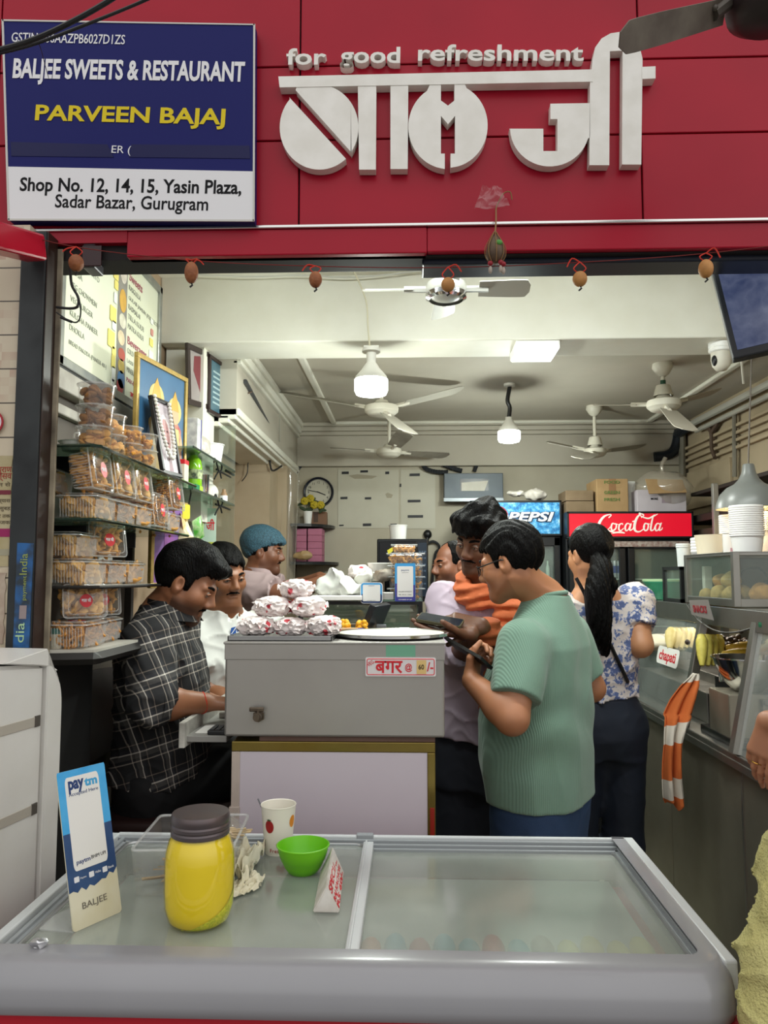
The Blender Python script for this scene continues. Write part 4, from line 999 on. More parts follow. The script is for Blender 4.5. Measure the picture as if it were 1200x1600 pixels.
for v in bm.verts:v.co+=Vector((vnoise(v.co,22,1),vnoise(v.co,22,2),vnoise(v.co,22,3)))*.02
solo('plastic_bag',bm,M('grey_bag','#8f8f8d',.3,var='#b5b5b2',vscale=20),'crumpled grey plastic bag on the bottom shelf behind the chip packs','bag',smooth=35)
c=P(72,1008,1.80); bm=B(); lathe(bm,[(0,0),(.014,0),(.016,.035),(.0,.034)],(c.x,c.y+.05,z4),16); t=thing('small_pot','small cream pot with green cap at the pillar end of the bottom shelf','pot',(c.x,c.y+.05,z4)); obj('pot',bm,cream,t,smooth=40)
bm=B(); lathe(bm,[(.012,.035),(.012,.048),(0,.048)],(c.x,c.y+.05,z4),16); obj('cap',bm,M('teal_cap','#2d6b60',.4),t,smooth=40)
# pictures
def flat_quad(bm,mat,x0,y0,x1,y1,z0,z1):prism(bm,[(x0,y0),(x1,y0),(x1,y1),(x0,y1)],z0,z1,mat)
def picture(name,label,origin,right,up,w,h,fw,fmat,cmat,cat='picture',depth=.014):
 t=thing(name,label,cat,origin)
 m=plane_mat(origin,right,up)
 bm=B()
 for (a,b,c_,d) in ((0,0,w,fw),(0,h-fw,w,h),(0,fw,fw,h-fw),(w-fw,fw,w,h-fw)):box(bm,(a,b,0),(c_,d,depth),mat=m,bev=.002)
 obj('frame',bm,fmat,t)
 bm=B(); flat_quad(bm,m,fw*.5,fw*.5,w-fw*.5,h-fw*.5,.001,depth*.5); obj('artwork',bm,cmat,t)
 return t,m@Matrix.Translation((0,0,depth*.5))
def blob(parent,m,pts,mat_,nm='painted_shape',z=.0006):
 bm=B(); prism(bm,pts,0,z,m); obj(nm,bm,mat_,parent)
o_=Vector((-.787,2.385,zt+.001))
t,m=picture('portrait_frame','framed portrait hung with a white bead garland on the top shelf',o_,(.025,.115,0),(-.055,-.012,.25),.122,.262,.013,M('frame_black','#1e1b1c',.4),M('photo_grey','#b9aeb4',.4,var='#9b8d92',vscale=9))
m=m@Matrix.Diagonal((.52,.859,1,1))
skin_p=M('print_skin','#b08684',.5); pinkp=M('print_pink','#b85260',.5)
blob(t,m,disc(.055,24,.13,.17,.075),M('print_hair','#cfc6c4',.5)); blob(t,m,disc(.043,24,.13,.165,.062),skin_p,z=.0009)
blob(t,m,[(.03,.25),(.10,.28),(.03,.28)],pinkp); blob(t,m,[(.05,.02),(.20,.02),(.19,.09),(.14,.105),(.09,.10)],M('print_white','#d4cdd2',.5)); blob(t,m,[(.10,.02),(.15,.02),(.14,.10),(.12,.10)],M('print_mauve','#8d6d76',.5),z=.0009)
for (x,y,w,h) in ((.112,.178,.010,.004),(.146,.178,.010,.004),(.13,.13,.014,.004)):blob(t,m,disc(w,12,x,y,h),M('print_dark','#5a4246',.5),z=.0012)
garl=[(.020,.300),(.024,.27),(.028,.24),(.036,.20),(.046,.16),(.058,.125),(.075,.095),(.10,.072),(.128,.068),(.150,.085),(.162,.12),(.168,.16),(.174,.20),(.184,.25),(.190,.298)]
gp=[m@Vector((x,y,.012)) for x,y in garl]
L=smooth_path(gp,12); acc=0; last=L[0]; pos=[L[0]]
for p in L[1:]:
 acc+=(p-last).length; last=p
 if acc>.0115:pos.append(p); acc=0
g=thing('bead_garland','white bead garland draped over the portrait frame','garland',gp[7])
beadm=M('pearl','#dcd7cc',.3)
b0=None
for p in pos:
 if b0 is None:bm=B(); ball(bm,(0,0,0),.0068,seg=12); b0=obj('bead',bm,beadm,g,smooth=180); b0 .matrix_basis=Matrix.Translation(p)
 else:c_=b0 .copy(); COL.objects.link(c_); c_.matrix_basis=Matrix.Translation(p)
o_=Vector((-.872,2.36,zt+.001));
gold=M('gold_frame','#b89b58',.35,.4,var='#94793a',vscale=60)
t,m=picture('devotional_picture','tall gold framed painting of crowned figures on blue behind the portrait',o_,(.068,.367,0),(0,0,1),.345,.39,.016,gold,M('paint_blue','#2f6187',.5,var='#244c6e',vscale=8))
m=m@Matrix.Translation((.03,0,0))@Matrix.Diagonal((1.05,.87,1,1))
fig=[('#7f9cc0',.10,.29,.03,'#b98f3a'),('#d4a07a',.22,.27,.028,'#c79a38')]
for k,(sk_,x,y,r,cr_) in enumerate(fig):
 rob=M(['robe_gold','robe_red'][k],['#b89a4e','#a83038'][k],.5,var='#c9b184',vscale=30,vamt=.5)
 blob(t,m,[(x-.06,.03),(x+.06,.03),(x+.052,.14),(x+.045,.22),(x+.02,.245),(x-.02,.245),(x-.045,.22),(x-.05,.12)],rob)
 blob(t,m,[(x-.035,.12),(x+.035,.14),(x+.03,.22),(x-.03,.22)],M('sash_%d'%k,['#c9c0a0','#d3b070'][k],.5),z=.0009)
 blob(t,m,disc(r*1.6,20,x,y+.02,r*1.9),M('halo','#c7b26a',.5),z=.0008)
 blob(t,m,disc(r,20,x,y,r*1.25),M('figure_skin_%d'%k,sk_,.5),z=.0011)
 blob(t,m,[(x-r,y+.02),(x+r,y+.02),(x+r*.5,y+.07),(x,y+.10),(x-r*.5,y+.07)],M('crown_gold',cr_,.4,.3),z=.0014)
 for s in (-1,1):blob(t,m,[(x+s*.045,.20),(x+s*.06,.15),(x+s*.02,.10),(x+s*.012,.115),(x+s*.035,.155)],M('figure_skin_%d'%k,sk_,.5),z=.0012)
fb=M('frame_brown','#2a1b18',.4)
A_=Vector((-.872,2.93,2.15)); t,m=picture('photo_frame','dark framed garlanded photograph nearest the beam on the upper wall',A_,(.03,.20,.02),(0,0,1),.21,.24,.022,fb,M('photo_pale','#8f8684',.25,var='#a39b98',vscale=6))
blob(t,m,[(.07,.20),(.13,.21),(.15,.15),(.14,.07),(.12,.06),(.10,.09),(.06,.14)],M('garland_maroon','#6d2a30',.6))
A_=Vector((-.838,3.10,2.155)); t,m=picture('photo_frame','narrow dark framed certificate hung past the first frame',A_,(.03,.20,0),(0,0,1),.20,.245,.016,fb,M('certificate_blue','#4a6a78',.2,var='#3a5866',vscale=5))
for k in range(7):blob(t,m,[(.05,.05+.022*k),(.15,.05+.022*k),(.15,.058+.022*k),(.05,.058+.022*k)],M('certificate_line','#9db3b8',.4),'print')
A_=Vector((-.86,2.50,1.44)); t,m=picture('devotional_picture','narrow gold framed purple devotional print behind the third shelf',A_,(.06,.22,0),(0,0,1),.22,.30,.018,gold,M('paint_purple','#7c4f97',.5,var='#9a74ae',vscale=12))
blob(t,m,[(.07,.02),(.15,.02),(.135,.14),(.14,.20),(.08,.20),(.085,.14)],M('print_lilac','#c9b6d0',.5)); blob(t,m,disc(.02,16,.11,.232,.026),M('print_lilac','#c9b6d0',.5)); blob(t,m,[(.085,.11),(.135,.11),(.14,.20),(.08,.20)],M('print_violet','#8a4d92',.5),z=.001)
# far rack: two glass shelves with odds and ends
rk=thing('wall_shelf','two glass shelves on the side wall beyond the devotional picture','shelf',(-.87,2.95,1.7))
for z in (1.932,1.786):
 bm=B(); box(bm,(XL+.001,2.62,z-.007),(-.752,3.26,z),bev=.001); s_o=obj('shelf',bm,glass_g,rk)
 bm=B(); box(bm,(-.7525,2.62,z-.008),(-.7495,3.26,z+.0005)); obj('shelf_edge',bm,glass_e,s_o)
bm=B(); box(bm,(-.97,3.262,1.50),(-.752,3.268,2.13)); obj('end_pane',bm,glass,rk)
bm=B(); cyl(bm,(-.775,3.2,1.925),(-.775,3.34,1.925),.006); obj('rail_stub',bm,blackm,rk)
bm=B(); cyl(bm,(-.77,3.02,1.905),(-.77,3.26,1.905),.004); obj('rail',bm,blackm,rk)
bm=B(); cyl(bm,(-.77,3.02,1.765),(-.77,3.26,1.765),.004); obj('rail',bm,blackm,rk)
for k,(y,z) in enumerate(((3.05,1.905),(3.07,1.765),)):
 bm=B(); c=Vector((-.765,y,z)); tube(bm,[c+Vector(v) for v in ((0,-.07,.028),(0,-.09,.02),(0,-.075,.036),(0,-.02,.0),(0,.0,-.008),(0,.03,.006),(0,.035,.022),(0,.02,.03))],.0035,6,5)
 tube(bm,[c+Vector(v) for v in ((0,-.08,-.045),(0,-.04,-.02),(0,0,-.004),(0,.02,-.02),(0,.03,-.028))],.0035,6,5)
 solo('hook',bm,blackm,['black wire hook on the upper rail of the far glass shelves','black wire hook on the lower rail of the far glass shelves'][k],'hook','wire hooks on the far shelves')
zz=1.9325
bm=B(); box(bm,(-.86,2.72,zz),(-.765,2.77,zz+.12),bev=.003); t=thing('paper_box','white box with violet edge standing on the upper far shelf','box',(-.85,2.71,zz)); obj('carton',bm,M('printed_white','#dcdcd8',.5,var='#8d8d95',vscale=45,vamt=.6),t)
bm=B(); box(bm,(-.7652,2.762,zz+.001),(-.764,2.771,zz+.12)); obj('edge',bm,M('violet','#4a4690',.5),t)
def bagblob(c,r,sx,sy,sz,mat_,name,label,cat='bag',amp=.25,f=14,seed=1):
 bm=B(); ball(bm,c,r,sx,sy,sz,34)
 for v in bm.verts:q_=v.co.copy(); v.co+=Vector((vnoise(q_,f,seed),vnoise(v.co,f,seed+1),vnoise(v.co,f,seed+2)))*r*amp+Vector((vnoise(v.co,f*2.7,seed+5),vnoise(v.co,f*2.7,seed+6),vnoise(v.co,f*2.7,seed+7)))*r*amp*.55
 return solo(name,bm,mat_,label,cat,smooth=40)
t=bagblob((-.83,2.86,zz+.055),.055,.8,1,.85,M('striped_bag','#d9d6cf',.5,var='#8d7f86',vscale=30),'plastic_bag','white printed bag on the upper far shelf',seed=4)
bagblob((-.84,2.97,zz+.05),.06,.9,1.1,.8,M('clear_bag','#b5aea4',.3,var='#d9d5cc',vscale=26),'plastic_bag','crumpled clear bag in the middle of the upper far shelf',seed=8)
bm=B(); lathe(bm,[(0,0),(.04,0),(.052,.085),(.056,.086),(.055,.09),(0,.088)],(-.82,3.12,zz),24); solo('plastic_tub',bm,whitep,'white plastic tub at the end of the upper far shelf','tub',smooth=40)
zz=1.7865
bm=B(); box(bm,(-.83,2.585,1.80),(-.79,2.63,1.90),bev=.003); t=thing('medicine_box','small cream carton with red top on the lower far shelf','box',(-.81,2.61,1.8));
bm.free(); bm=B(); box(bm,(-.82,2.64,zz),(-.785,2.69,zz+.10),bev=.003); obj('carton',bm,cream,t); bm=B(); box(bm,(-.8205,2.639,zz+.085),(-.7845,2.6905,zz+.102),bev=.002); obj('red_top',bm,red_ink,t)
t['label']='small cream carton with red top on the lower far shelf'
c=(-.80,2.80,zz); t=thing('drink_bottle','bottle of bright green drink with dark label on the lower far shelf','bottle',c)
bm=B(); lathe(bm,[(0,0),(.03,.001),(.033,.01),(.032,.05),(.033,.09),(.028,.12),(.013,.14),(.012,.145)],c,24); obj('bottle',bm,M('lime_drink','#7fb81f',.15,coat=.5),t,smooth=50)
bm=B(); lathe(bm,[(.0335,.05),(.0338,.085)],c,24); obj('wrap_label',bm,M('bottle_label','#20301c',.4,var='#c9d6a0',vscale=60,vamt=.8),t,smooth=50)
bm=B(); lathe(bm,[(.0145,.14),(.0145,.158),(0,.158)],c,20); obj('cap',bm,black,t,smooth=40)
bm=B(); box(bm,(-.80,2.70,zz),(-.76,2.79,zz+.022),bev=.002); t=thing('tea_box','flat green and yellow carton on the lower far shelf before the bottle','box',(-.78,2.745,zz)); obj('carton',bm,M('carton_green','#157a4c',.4),t); bm=B(); box(bm,(-.7605,2.745,zz+.001),(-.7595,2.788,zz+.021)); obj('yellow_end',bm,M('carton_lime','#a9c33a',.4),t)
c=(-.79,2.88,zz); bm=B(); lathe(bm,[(0,.002),(.026,0),(.029,.075),(.03,.077),(.028,.074),(.0255,.004),(0,.004)],c,24); solo('steel_tumbler',bm,chrome,'steel tumbler on the lower far shelf beside the green bottle','tumbler',smooth=40)
for k,y in enumerate((2.97,3.01)):
 bm=B(); lathe(bm,[(0,0),(.013,0),(.013,.03),(.01,.034),(0,.034)],(-.785,y,zz),16); solo('small_jar',bm,cream,['small cream jar beside the steel tumbler','small cream jar beside the white bag'][k],'jar',smooth=40)
bagblob((-.83,2.93,zz+.075),.05,.6,1.2,1.0,MATS['clear_bag'],'plastic_bag','clear bag standing behind the steel tumbler',seed=12)
bagblob((-.82,3.09,zz+.036),.045,.8,1.3,.75,M('white_bag','#d9d6ce',.4,var='#b9b5aa',vscale=26),'plastic_bag','white bag at the end of the lower far shelf',seed=17)
c=(-.775,3.17,zz); bm=B(); lathe(bm,[(0,0),(.015,0),(.015,.035),(.008,.045),(.008,.055),(0,.055)],c,16); t=thing('sauce_bottle','little brown bottle with pale label, last on the lower far shelf','bottle',c); obj('bottle',bm,M('brown_glass','#8a6a48',.3),t,smooth=50); bm=B(); lathe(bm,[(.0155,.006),(.0155,.028)],c,16); obj('wrap_label',bm,white_print,t,smooth=50)
cols=['#c3222b','#1f2a4d','#d9c79a','#4da83a','#d8b23a','#c9c4b8','#b33a2a','#7ab84a','#e0d0a0','#2b6b3a','#cf3a3a','#d0cdc4','#3b3a60','#a8c93a']
random.seed(21)
for k,c_ in enumerate(cols):
 cx,cy,cz=-.80+random.uniform(-.035,.03),2.72+random.uniform(-.05,.09),1.60+random.uniform(-.08,.07)
 bm=B(); rot=Euler((random.uniform(-.7,.7),random.uniform(-.5,.5),random.uniform(.6,2.2))).to_matrix().to_4x4()
 mm=Matrix.Translation((cx,cy,cz))@rot
 sheet(bm,8,8,lambda u,v:mm@Vector(((u-.5)*.055,.012*math.sin(PI*u)*math.sin(PI*v),(v-.5)*.085)))
 sheet(bm,8,8,lambda u,v:mm@Vector(((u-.5)*.055,-.012*math.sin(PI*u)*math.sin(PI*v),(v-.5)*.085)))
 bmesh.ops.remove_doubles(bm,verts=bm.verts,dist=.0004); bmesh.ops.recalc_face_normals(bm,faces=bm.faces)
 solo('snack_sachet',bm,M('sachet_'+c_[1:],c_,.25,var='#e8e0c8',vscale=40,vamt=.5,coat=.4),'shiny snack sachet in the bunch hanging below the far glass shelves','sachet','snack sachets in the hanging bunch',smooth=60)
bm=B(); tube(bm,[(-.80,2.72,1.62),(-.80,2.73,1.70),(-.79,2.74,1.779)],.003,6); solo('hanging_strip',bm,black,'black strip the sachets hang from','strip')
bm=B(); prism(bm,rrect(.03,.05,.006,3),-.001,.001,plane_mat((-.765,2.60,1.70),right=(.5,.6,0))); solo('price_tag',bm,M('tag_yellow','#e2d63a',.5),'yellow and white price tag under the lower far shelf','tag')
bm=B(); box(bm,(-.995,3.30,0),(-.88,3.40,1.79),bev=.004); struct('door_1',bm,wood_d)
Ap=P(334,880,3.06); t=thing('shop_poster','poster with red Devanagari shop name on the wall beneath the far shelves','poster',Ap)
pm2=plane_mat((-.90,3.12,1.50),right=(.8,.25,0)); bm=B(); flat_quad(bm,pm2,0,0,.105,.26,-.001,.001); obj('sheet',bm,M('poster_green','#a9c4b0',.5,var='#c9cfc4',vscale=6),t)
bm=B(); flat_quad(bm,pm2,0,.06,.105,.12,.001,.0015); obj('picture',bm,M('poster_lime','#b8bb3a',.5,var='#8f9430',vscale=20),t); bm=B(); flat_quad(bm,pm2,0,.0,.105,.06,.001,.0015); obj('picture',bm,M('poster_lilac','#c3b8c9',.5),t)
bm=B(); text_bm(bm,'बाल जी',.05,pm2@Matrix.Translation((.008,.17,.0012)),ext=.001,off=.0006,align='LEFT',width=.09); obj('lettering',bm,red_ink,t)
# LAMPS
lampw=M('lamp_white','#d9d6cc',.5)
def bulb(name,label,top,r,h,neck,power):
 """LED bulb hanging with its cap upwards; top is the neck point"""
 t=thing(name,label,'lamp',top); c=Vector(top)
 bm=B(); lathe(bm,[(0,0),(.018,0),(.018,-neck),(.022,-neck-.004),(r*.55,-neck-h*.20),(r*.93,-neck-h*.42),(r,-neck-h*.52),(0,-neck-h*.52)],c,32); obj('bulb_body',bm,lampw,t,smooth=50)
 bm=B(); lathe(bm,[(r,-neck-h*.52),(r*1.0,-neck-h*.86),(r*.9,-neck-h*.97),(r*.5,-neck-h*1.02),(0,-neck-h*1.03)],c,32); obj('diffuser',bm,emis('led_glow','#f3fbf2',9),t,smooth=60)
 l=point(name+'_light',c-Vector((0,0,neck+h+r*.5)),power,r*.8,(.93,1,.92)); l.parent=t; l.matrix_parent_inverse=WM[t.name].inverted()
 return t,c
Yb1=2.93; tp=P(580,562,Yb1)
t,c=bulb('led_bulb','large bright LED bulb under the ceiling beam beside the pale cable',tp,26.5*Yb1/1200,.13,.012,24)
bm=B(); lathe(bm,[(0,.045),(.034,.045),(.036,.03),(.02,.026),(.018,-.004),(0,-.004)],c,24); obj('holder',bm,lampw,t,smooth=40)
bm=B(); box(bm,c+Vector((-.03,0,.044)),c+Vector((.03,.06,.058)),bev=.002); obj('mount',bm,lampw,t)
bm=B(); tube(bm,[P(543,408,2.86),P(556,430,2.88),P(572,470,2.90),P(575,512,2.91),c+Vector((-.005,0,.045))],.003,6,5); obj('flex',bm,M('cream_flex','#cfc8ae',.6),t)
Yb2=3.95; tp=P(795,652,Yb2)
t,c=bulb('led_bulb','smaller LED bulb dangling on a taped black wire from the ceiling',tp,17.5*Yb2/1200,.12,.012,22)
bm=B(); tube(bm,[c+Vector((0,0,-.004)),c+Vector((.006,0,.05)),P(793,625,Yb2),P(797,600,Yb2),P(796,590,Yb2)+Vector((0,0,.03))],.011,8,4); obj('flex',bm,black,t)
bm=B(); q=P(796,592,Yb2); lathe(bm,[(.03,2.478-q.z),(.03,2.465-q.z),(.0,2.46-q.z)],q,20); obj('rose',bm,lampw,t)
t=thing('panel_light','square LED panel light under the ceiling beam','lamp',P(840,548,3.05))
a=P(812,556,3.05); bm=B(); box(bm,(PX(806,2.99,548),2.985,2.375),(PX(875,2.99,548),3.17,2.409),bev=.004); obj('frame',bm,whitep,t)
bm=B(); box(bm,(PX(808,2.99,548),2.981,2.371),(PX(873,2.99,548),3.165,2.388),bev=.003); obj('diffuser',bm,emis('panel_glow','#f4faf4',7),t)
l=area('panel_light_lamp',(PX(840,3.07,548),3.07,2.366),(0,0,0),.16,.16,10,(.95,1,.94)); l.parent=t; l.matrix_parent_inverse=WM[t.name].inverted()
t=thing('flood_light','small LED flood light under the left bulkhead','lamp',P(407,714,4.4))
c=P(407,712,4.3); bm=B(); box(bm,c+Vector((-.06,-.05,.004)),c+Vector((.06,.05,.03)),bev=.006)
for k in range(8):box(bm,c+Vector((-.055+.014*k,-.05,.03)),c+Vector((-.05+.014*k,.05,.04)))
obj('housing',bm,lampw,t); bm=B(); box(bm,c+Vector((-.045,-.052,-.004)),c+Vector((.048,.045,.005)),bev=.002); obj('diffuser',bm,emis('flood_glow','#f2f8f0',3.5),t)
bm=B(); tube(bm,[c+Vector((-.05,.0,.02)),P(388,722,4.28),P(386,740,4.28),P(378,752,4.28)],.003,6,4); tube(bm,[c+Vector((.05,0,.0)),P(425,735,4.3),P(440,728,4.4)],.006,6,4); obj('flex',bm,black,t)
l=area('flood_lamp',c+Vector((0,0,-.01)),(0,0,0),.08,.08,2.2,(.97,1,.94)); l.parent=t; l.matrix_parent_inverse=WM[t.name].inverted()
t=thing('tube_light','long tube light up behind the fascia of the shop','lamp',(.35,1.98,2.63))
bm=B(); cyl(bm,(-.6,1.98,2.60),(1.3,1.98,2.60),.014,seg=12); obj('tube',bm,emis('tube_glow','#f2faf6',5),t)
bm=B(); box(bm,(-.65,1.965,2.615),(1.35,1.995,2.68),bev=.004); obj('batten',bm,whitep,t)
l=area('tube_lamp',(.35,2.0,2.585),(math.radians(18),0,0),1.9,.05,27,(.93,1,.96)); l.parent=t; l.matrix_parent_inverse=WM[t.name].inverted()
# FANS
fanw=M('fan_cream','#cfcabb',.4); fang=M('fan_dusty','#a39d90',.55,var='#7f786c',vscale=10,vamt=.7)
def ceiling_fan(label,hub,rod_top,r,blades,blade_m,body_m,bell=True,bw=(.08,.10),hh=.05,pitch=.22):
 """hub: centre of the motor; blades: list of tips"""
 t=thing('ceiling_fan',label,'fan',hub); c=Vector(hub)
 bm=B(); lathe(bm,[(0,hh*.9),(r*.35,hh*.9),(r*.5,hh*.55),(r*.95,hh*.35),(r,hh*.1),(r*.98,-hh*.25),(r*.8,-hh*.5),(r*.78,-hh*.55),(r*.5,-hh*.7),(0,-hh*.75)],c,36); obj('motor',bm,body_m,t,smooth=40)
 bm=B(); cyl(bm,c+Vector((0,0,hh*.8)),Vector((c.x,c.y,rod_top)),.010,seg=12); obj('down_rod',bm,body_m,t)
 if bell:
  bm=B(); lathe(bm,[(.012,.0),(.045,-.0),(.048,-.02),(.03,-.05),(.014,-.062)],(c.x,c.y,rod_top),24); obj('canopy',bm,body_m,t,smooth=40)
  bm=B(); lathe(bm,[(.046,hh*.8),(.032,hh*.8+.05),(.016,hh*.8+.055)],c,24); obj('lower_canopy',bm,body_m,t,smooth=40)
 for tip in blades:
  tip=Vector(tip); d=(tip-c).normalized(); root=c+d*(r*1.15)
  bm=B(); fan_blade(bm,root+d*.03,tip,bw[0],bw[1],pitch=pitch,t=.003); obj('blade',bm,blade_m,t,smooth=30)
  bm=B(); tube(bm,[c+d*r*.9,root+d*.06],.011,6); obj('blade_bracket',bm,body_m,t)
 return t
c=P(697,452,2.42)
ring=lambda c,R,a,dz=0:c+Vector((R*math.cos(math.radians(a)),R*math.sin(math.radians(a)),dz))
t=ceiling_fan('four-bladed white ceiling fan close behind the fascia above the queue',c,2.68,.066,[ring(c,.27,a) for a in (0,90,180,270)],M('fan_white','#d0cfc6',.4),M('fan_chrome_white','#c9c8c0',.25,.3),bw=(.075,.085),hh=.05,bell=False,pitch=.3)
bm=B(); lathe(bm,[(.067,-.016),(.066,-.03),(.055,-.036)],c,36); obj('chrome_band',bm,chrome,t,smooth=40)
c=P(596,640,3.75)
ceiling_fan('white ceiling fan behind the large bulb, blades spread wide',c,2.48,.085,[P(437,612,4.05),P(722,608,3.95),P(640,676,3.3)],M('fan_grey_white','#aeaa9e',.5),fanw,hh=.05,bell=False)
c=P(608,706,4.55)
ceiling_fan('small ceiling fan with dusty dark blades near the back wall',c,2.48,.075,[P(516,700,4.5),P(634,676,4.2),P(700,712,4.75)],fang,fanw,hh=.05,bell=False)
c=P(930,706,4.5)
ceiling_fan('cream ceiling fan with bell canopy near the back wall cornice',c,2.48,.065,[P(855,690,4.6),P(1005,697,4.75),P(905,716,4.0)],M('fan_pale_blade','#b3aea1',.5),fanw,hh=.045)
c=P(1037,632,3.6)
t=ceiling_fan('cream ceiling fan with green wire at its rod beside the dome camera',c,2.48,.078,[P(925,633,3.75),P(1120,612,3.75),P(1075,672,3.1)],M('fan_beige_blade','#a9a294',.5),fanw,hh=.05)
bm=B(); cyl(bm,c+Vector((0,0,.085)),c+Vector((0,0,.115)),.013,seg=10); obj('green_tape_or_reflection',bm,M('dark_green','#1f4a34',.5),t)
# CEILING THINGS
t=thing('dome_camera','white dome security camera under the beam beside the television','camera',P(1125,540,3.05))
c=P(1126,548,3.05); c.z=2.41
bm=B(); lathe(bm,[(0,0),(.046,0),(.046,-.022),(.044,-.024),(.046,-.026),(.045,-.036),(.04,-.040),(0,-.04)],c,32); obj('mount',bm,whitep,t,smooth=30)
bm=B(); lathe(bm,[(.038,-.04),(.038,-.07),(.033,-.095),(.02,-.112),(0,-.115)],c,32); obj('dome',bm,M('camera_cream','#cfcabc',.45),t,smooth=50)
bm=B(); ball(bm,c+Vector((-.03,-.012,-.075)),.016,.7,1,1.4); obj('lens',bm,black,t,smooth=60)
t=thing('television','black framed television tilted down at the right edge of the opening','television',P(1180,500,2.0))
TLc=P(1133,400,1.98); BLc=P(1146,561,1.93)
rt_=Vector((.90,.28,.02)).normalized(); upv=(TLc-BLc).normalized()
tm=plane_mat(BLc-rt_*0,right=(.93,-.30,.155),up=upv)
bm=B(); box(bm,(0,0,-.03),(.75,.43,0),mat=tm,bev=.004); obj('frame',bm,M('tv_black','#16181c',.3),t)
bm=B(); box(bm,(.014,.022,0),(.736,.416,.0015),mat=tm)
scr=bpy.data.materials.new('tv_picture'); scr.use_nodes=True
nt=scr.node_tree; b=nt.nodes['Principled BSDF']; tcn=nt.nodes.new('ShaderNodeTexCoord'); vo=nt.nodes.new('ShaderNodeTexVoronoi'); vo.inputs['Scale'].default_value=7; cr=nt.nodes.new('ShaderNodeValToRGB')
no=nt.nodes.new('ShaderNodeTexNoise'); no.inputs['Scale'].default_value=5; no.inputs['Detail'].default_value=6; nt.links.new(tcn.outputs['Object'],no.inputs[0]); nt.links.new(no.outputs['Color'],vo.inputs['Vector'])
cr.color_ramp.elements[0].color=lin('#46527a'); cr.color_ramp.elements[1].color=lin('#aeb2c6'); e_=cr.color_ramp.elements.new(.5); e_.color=lin('#77809f'); cr.color_ramp.elements[0].position=.15; cr.color_ramp.elements[1].position=.8
nt.links.new(vo.outputs['Distance'],cr.inputs[0]); nt.links.new(cr.outputs[0],b.inputs['Emission Color']); b.inputs['Emission Strength'].default_value=.5; b.inputs['Base Color'].default_value=lin('#20222a'); b.inputs['Roughness'].default_value=.15
obj('screen',bm,scr,t)
bm=B(); box(bm,(.30,.15,-.06),(.45,.3,-.03),mat=tm); tube(bm,[tm@Vector((.37,.22,-.05)),(1.1,2.25,2.5),(1.12,2.4,2.68)],.016,8); obj('bracket',bm,blackm,t)
bm=B(); tube(bm,[P(1158,553,2.1),P(1160,580,2.1),P(1162,600,2.1)],.003,6,3); obj('cable',bm,M('grey_cable','#8d8675',.5),t)
bm=B(); tube(bm,[P(247,425,2.93),P(380,432,2.94),P(470,430,2.94),P(560,433,2.94),P(700,420,2.94),P(860,421,2.94),P(955,415,2.94),P(1010,423,2.94),P(1090,416,2.94)],.003,6,5); solo('ceiling_cable',bm,M('cable_white','#c9c8c0',.5),'white cable sagging along the top of the ceiling beam','cable')
bm=B(); a=P(383,596,3.35); b_=P(447,716,4.75); tube(bm,[a,b_],.011,10); t=thing('curtain_pipe','slanted dark grey pipe bracketed to the left bulkhead','pipe',a); obj('pipe',bm,M('pipe_grey','#55575a',.4,.5),t)
bm=B(); tube(bm,[P(373,612,3.42),P(373,620,3.42),P(394,612,3.46)],.004,6); tube(bm,[P(373,608,3.42),P(373,624,3.42)],.006,6); obj('bracket',bm,M('rust','#5b4a3d',.7),t)
bm=B(); tube(bm,[P(437,648,4.1),P(437,690,4.3)],.003,6); obj('hanger',bm,pvc,t)
def clear_sheet():
 bm=B()
 top=[P(440,722,4.62),P(452,718,4.7),P(462,735,4.75)];
 def fn(u,v):
  px=433+u*32+6*math.sin(u*9+v*2)+(-8*v*(1-u)); py=722+v*215+10*u
  p=P(px,py,4.62+.12*u+.03*math.sin(u*16+v*3)); return p
 return sheet(bm,24,30,fn)
solo('plastic_curtain',clear_sheet(),thin('curtain_film','#d9d3c6',.16,.08,1),'clear plastic curtain bunched in the back corner below the slanted pipe','curtain',smooth=180)
# BACK WALL
W_=YB
def wall_plate(name,x0,y0,x1,y1,mat_,label,cat,Y=W_-.004,th=.006):
 bm=B(); prism(bm,fpoly([(x0,y0),(x1,y0),(x1,y1),(x0,y1)],Y),-th,0,fm(Y)); t=thing(name,label,cat,P((x0+x1)/2,y1,Y)); obj('sheet',bm,mat_,t); return t
brd=M('board_white','#c4c0af',.5,var='#b7b29f',vscale=6)
tape_m=M('black_tape','#1b1b1f',.5)
def tapes(t,lst):
 for (x,y,w,h) in lst:
  bm=B(); prism(bm,fpoly([(x,y),(x+w,y-.3),(x+w,y+h-.3),(x,y+h)],W_-.0065),0,.0015,fm(W_-.0065)); obj('tape',bm,tape_m,t)
t=wall_plate('wall_board',528,734,623,825,brd,'white board patched with black tape on the back wall beside the clock','board')
tapes(t,[(534,737,11,4),(563,735,12,3.5),(602,737,6,4),(532,776.5,11,3.5),(570,777,10,3.5),(530,820,7,2),(567,818,13,4),(610,818.5,10,4)])
bm=B()
for (x,y,w,h) in ((545,743,45,5),(602,772,12,6)):prism(bm,fpoly([(x,y),(x+w*.3,y-h*.4),(x+w,y+h*.2),(x+w*.8,y+h),(x+w*.2,y+h)],W_-.0065),0,.001,fm(W_-.0065))
obj('peeled_patch',bm,M('peeled','#a8a08c',.8),t)
t=wall_plate('wall_board',626,734,680,826,brd,'plain pale board with tape strips on the back wall beside the metal box','board')
tapes(t,[(640,740,16,4),(637,781,20,4),(637,805,24,4),(624.5,756,2.5,5)])
c=P(498,769.5,W_); R=24*W_/1200
t=thing('wall_clock','round dark rimmed wall clock above the flower vase','clock',c)
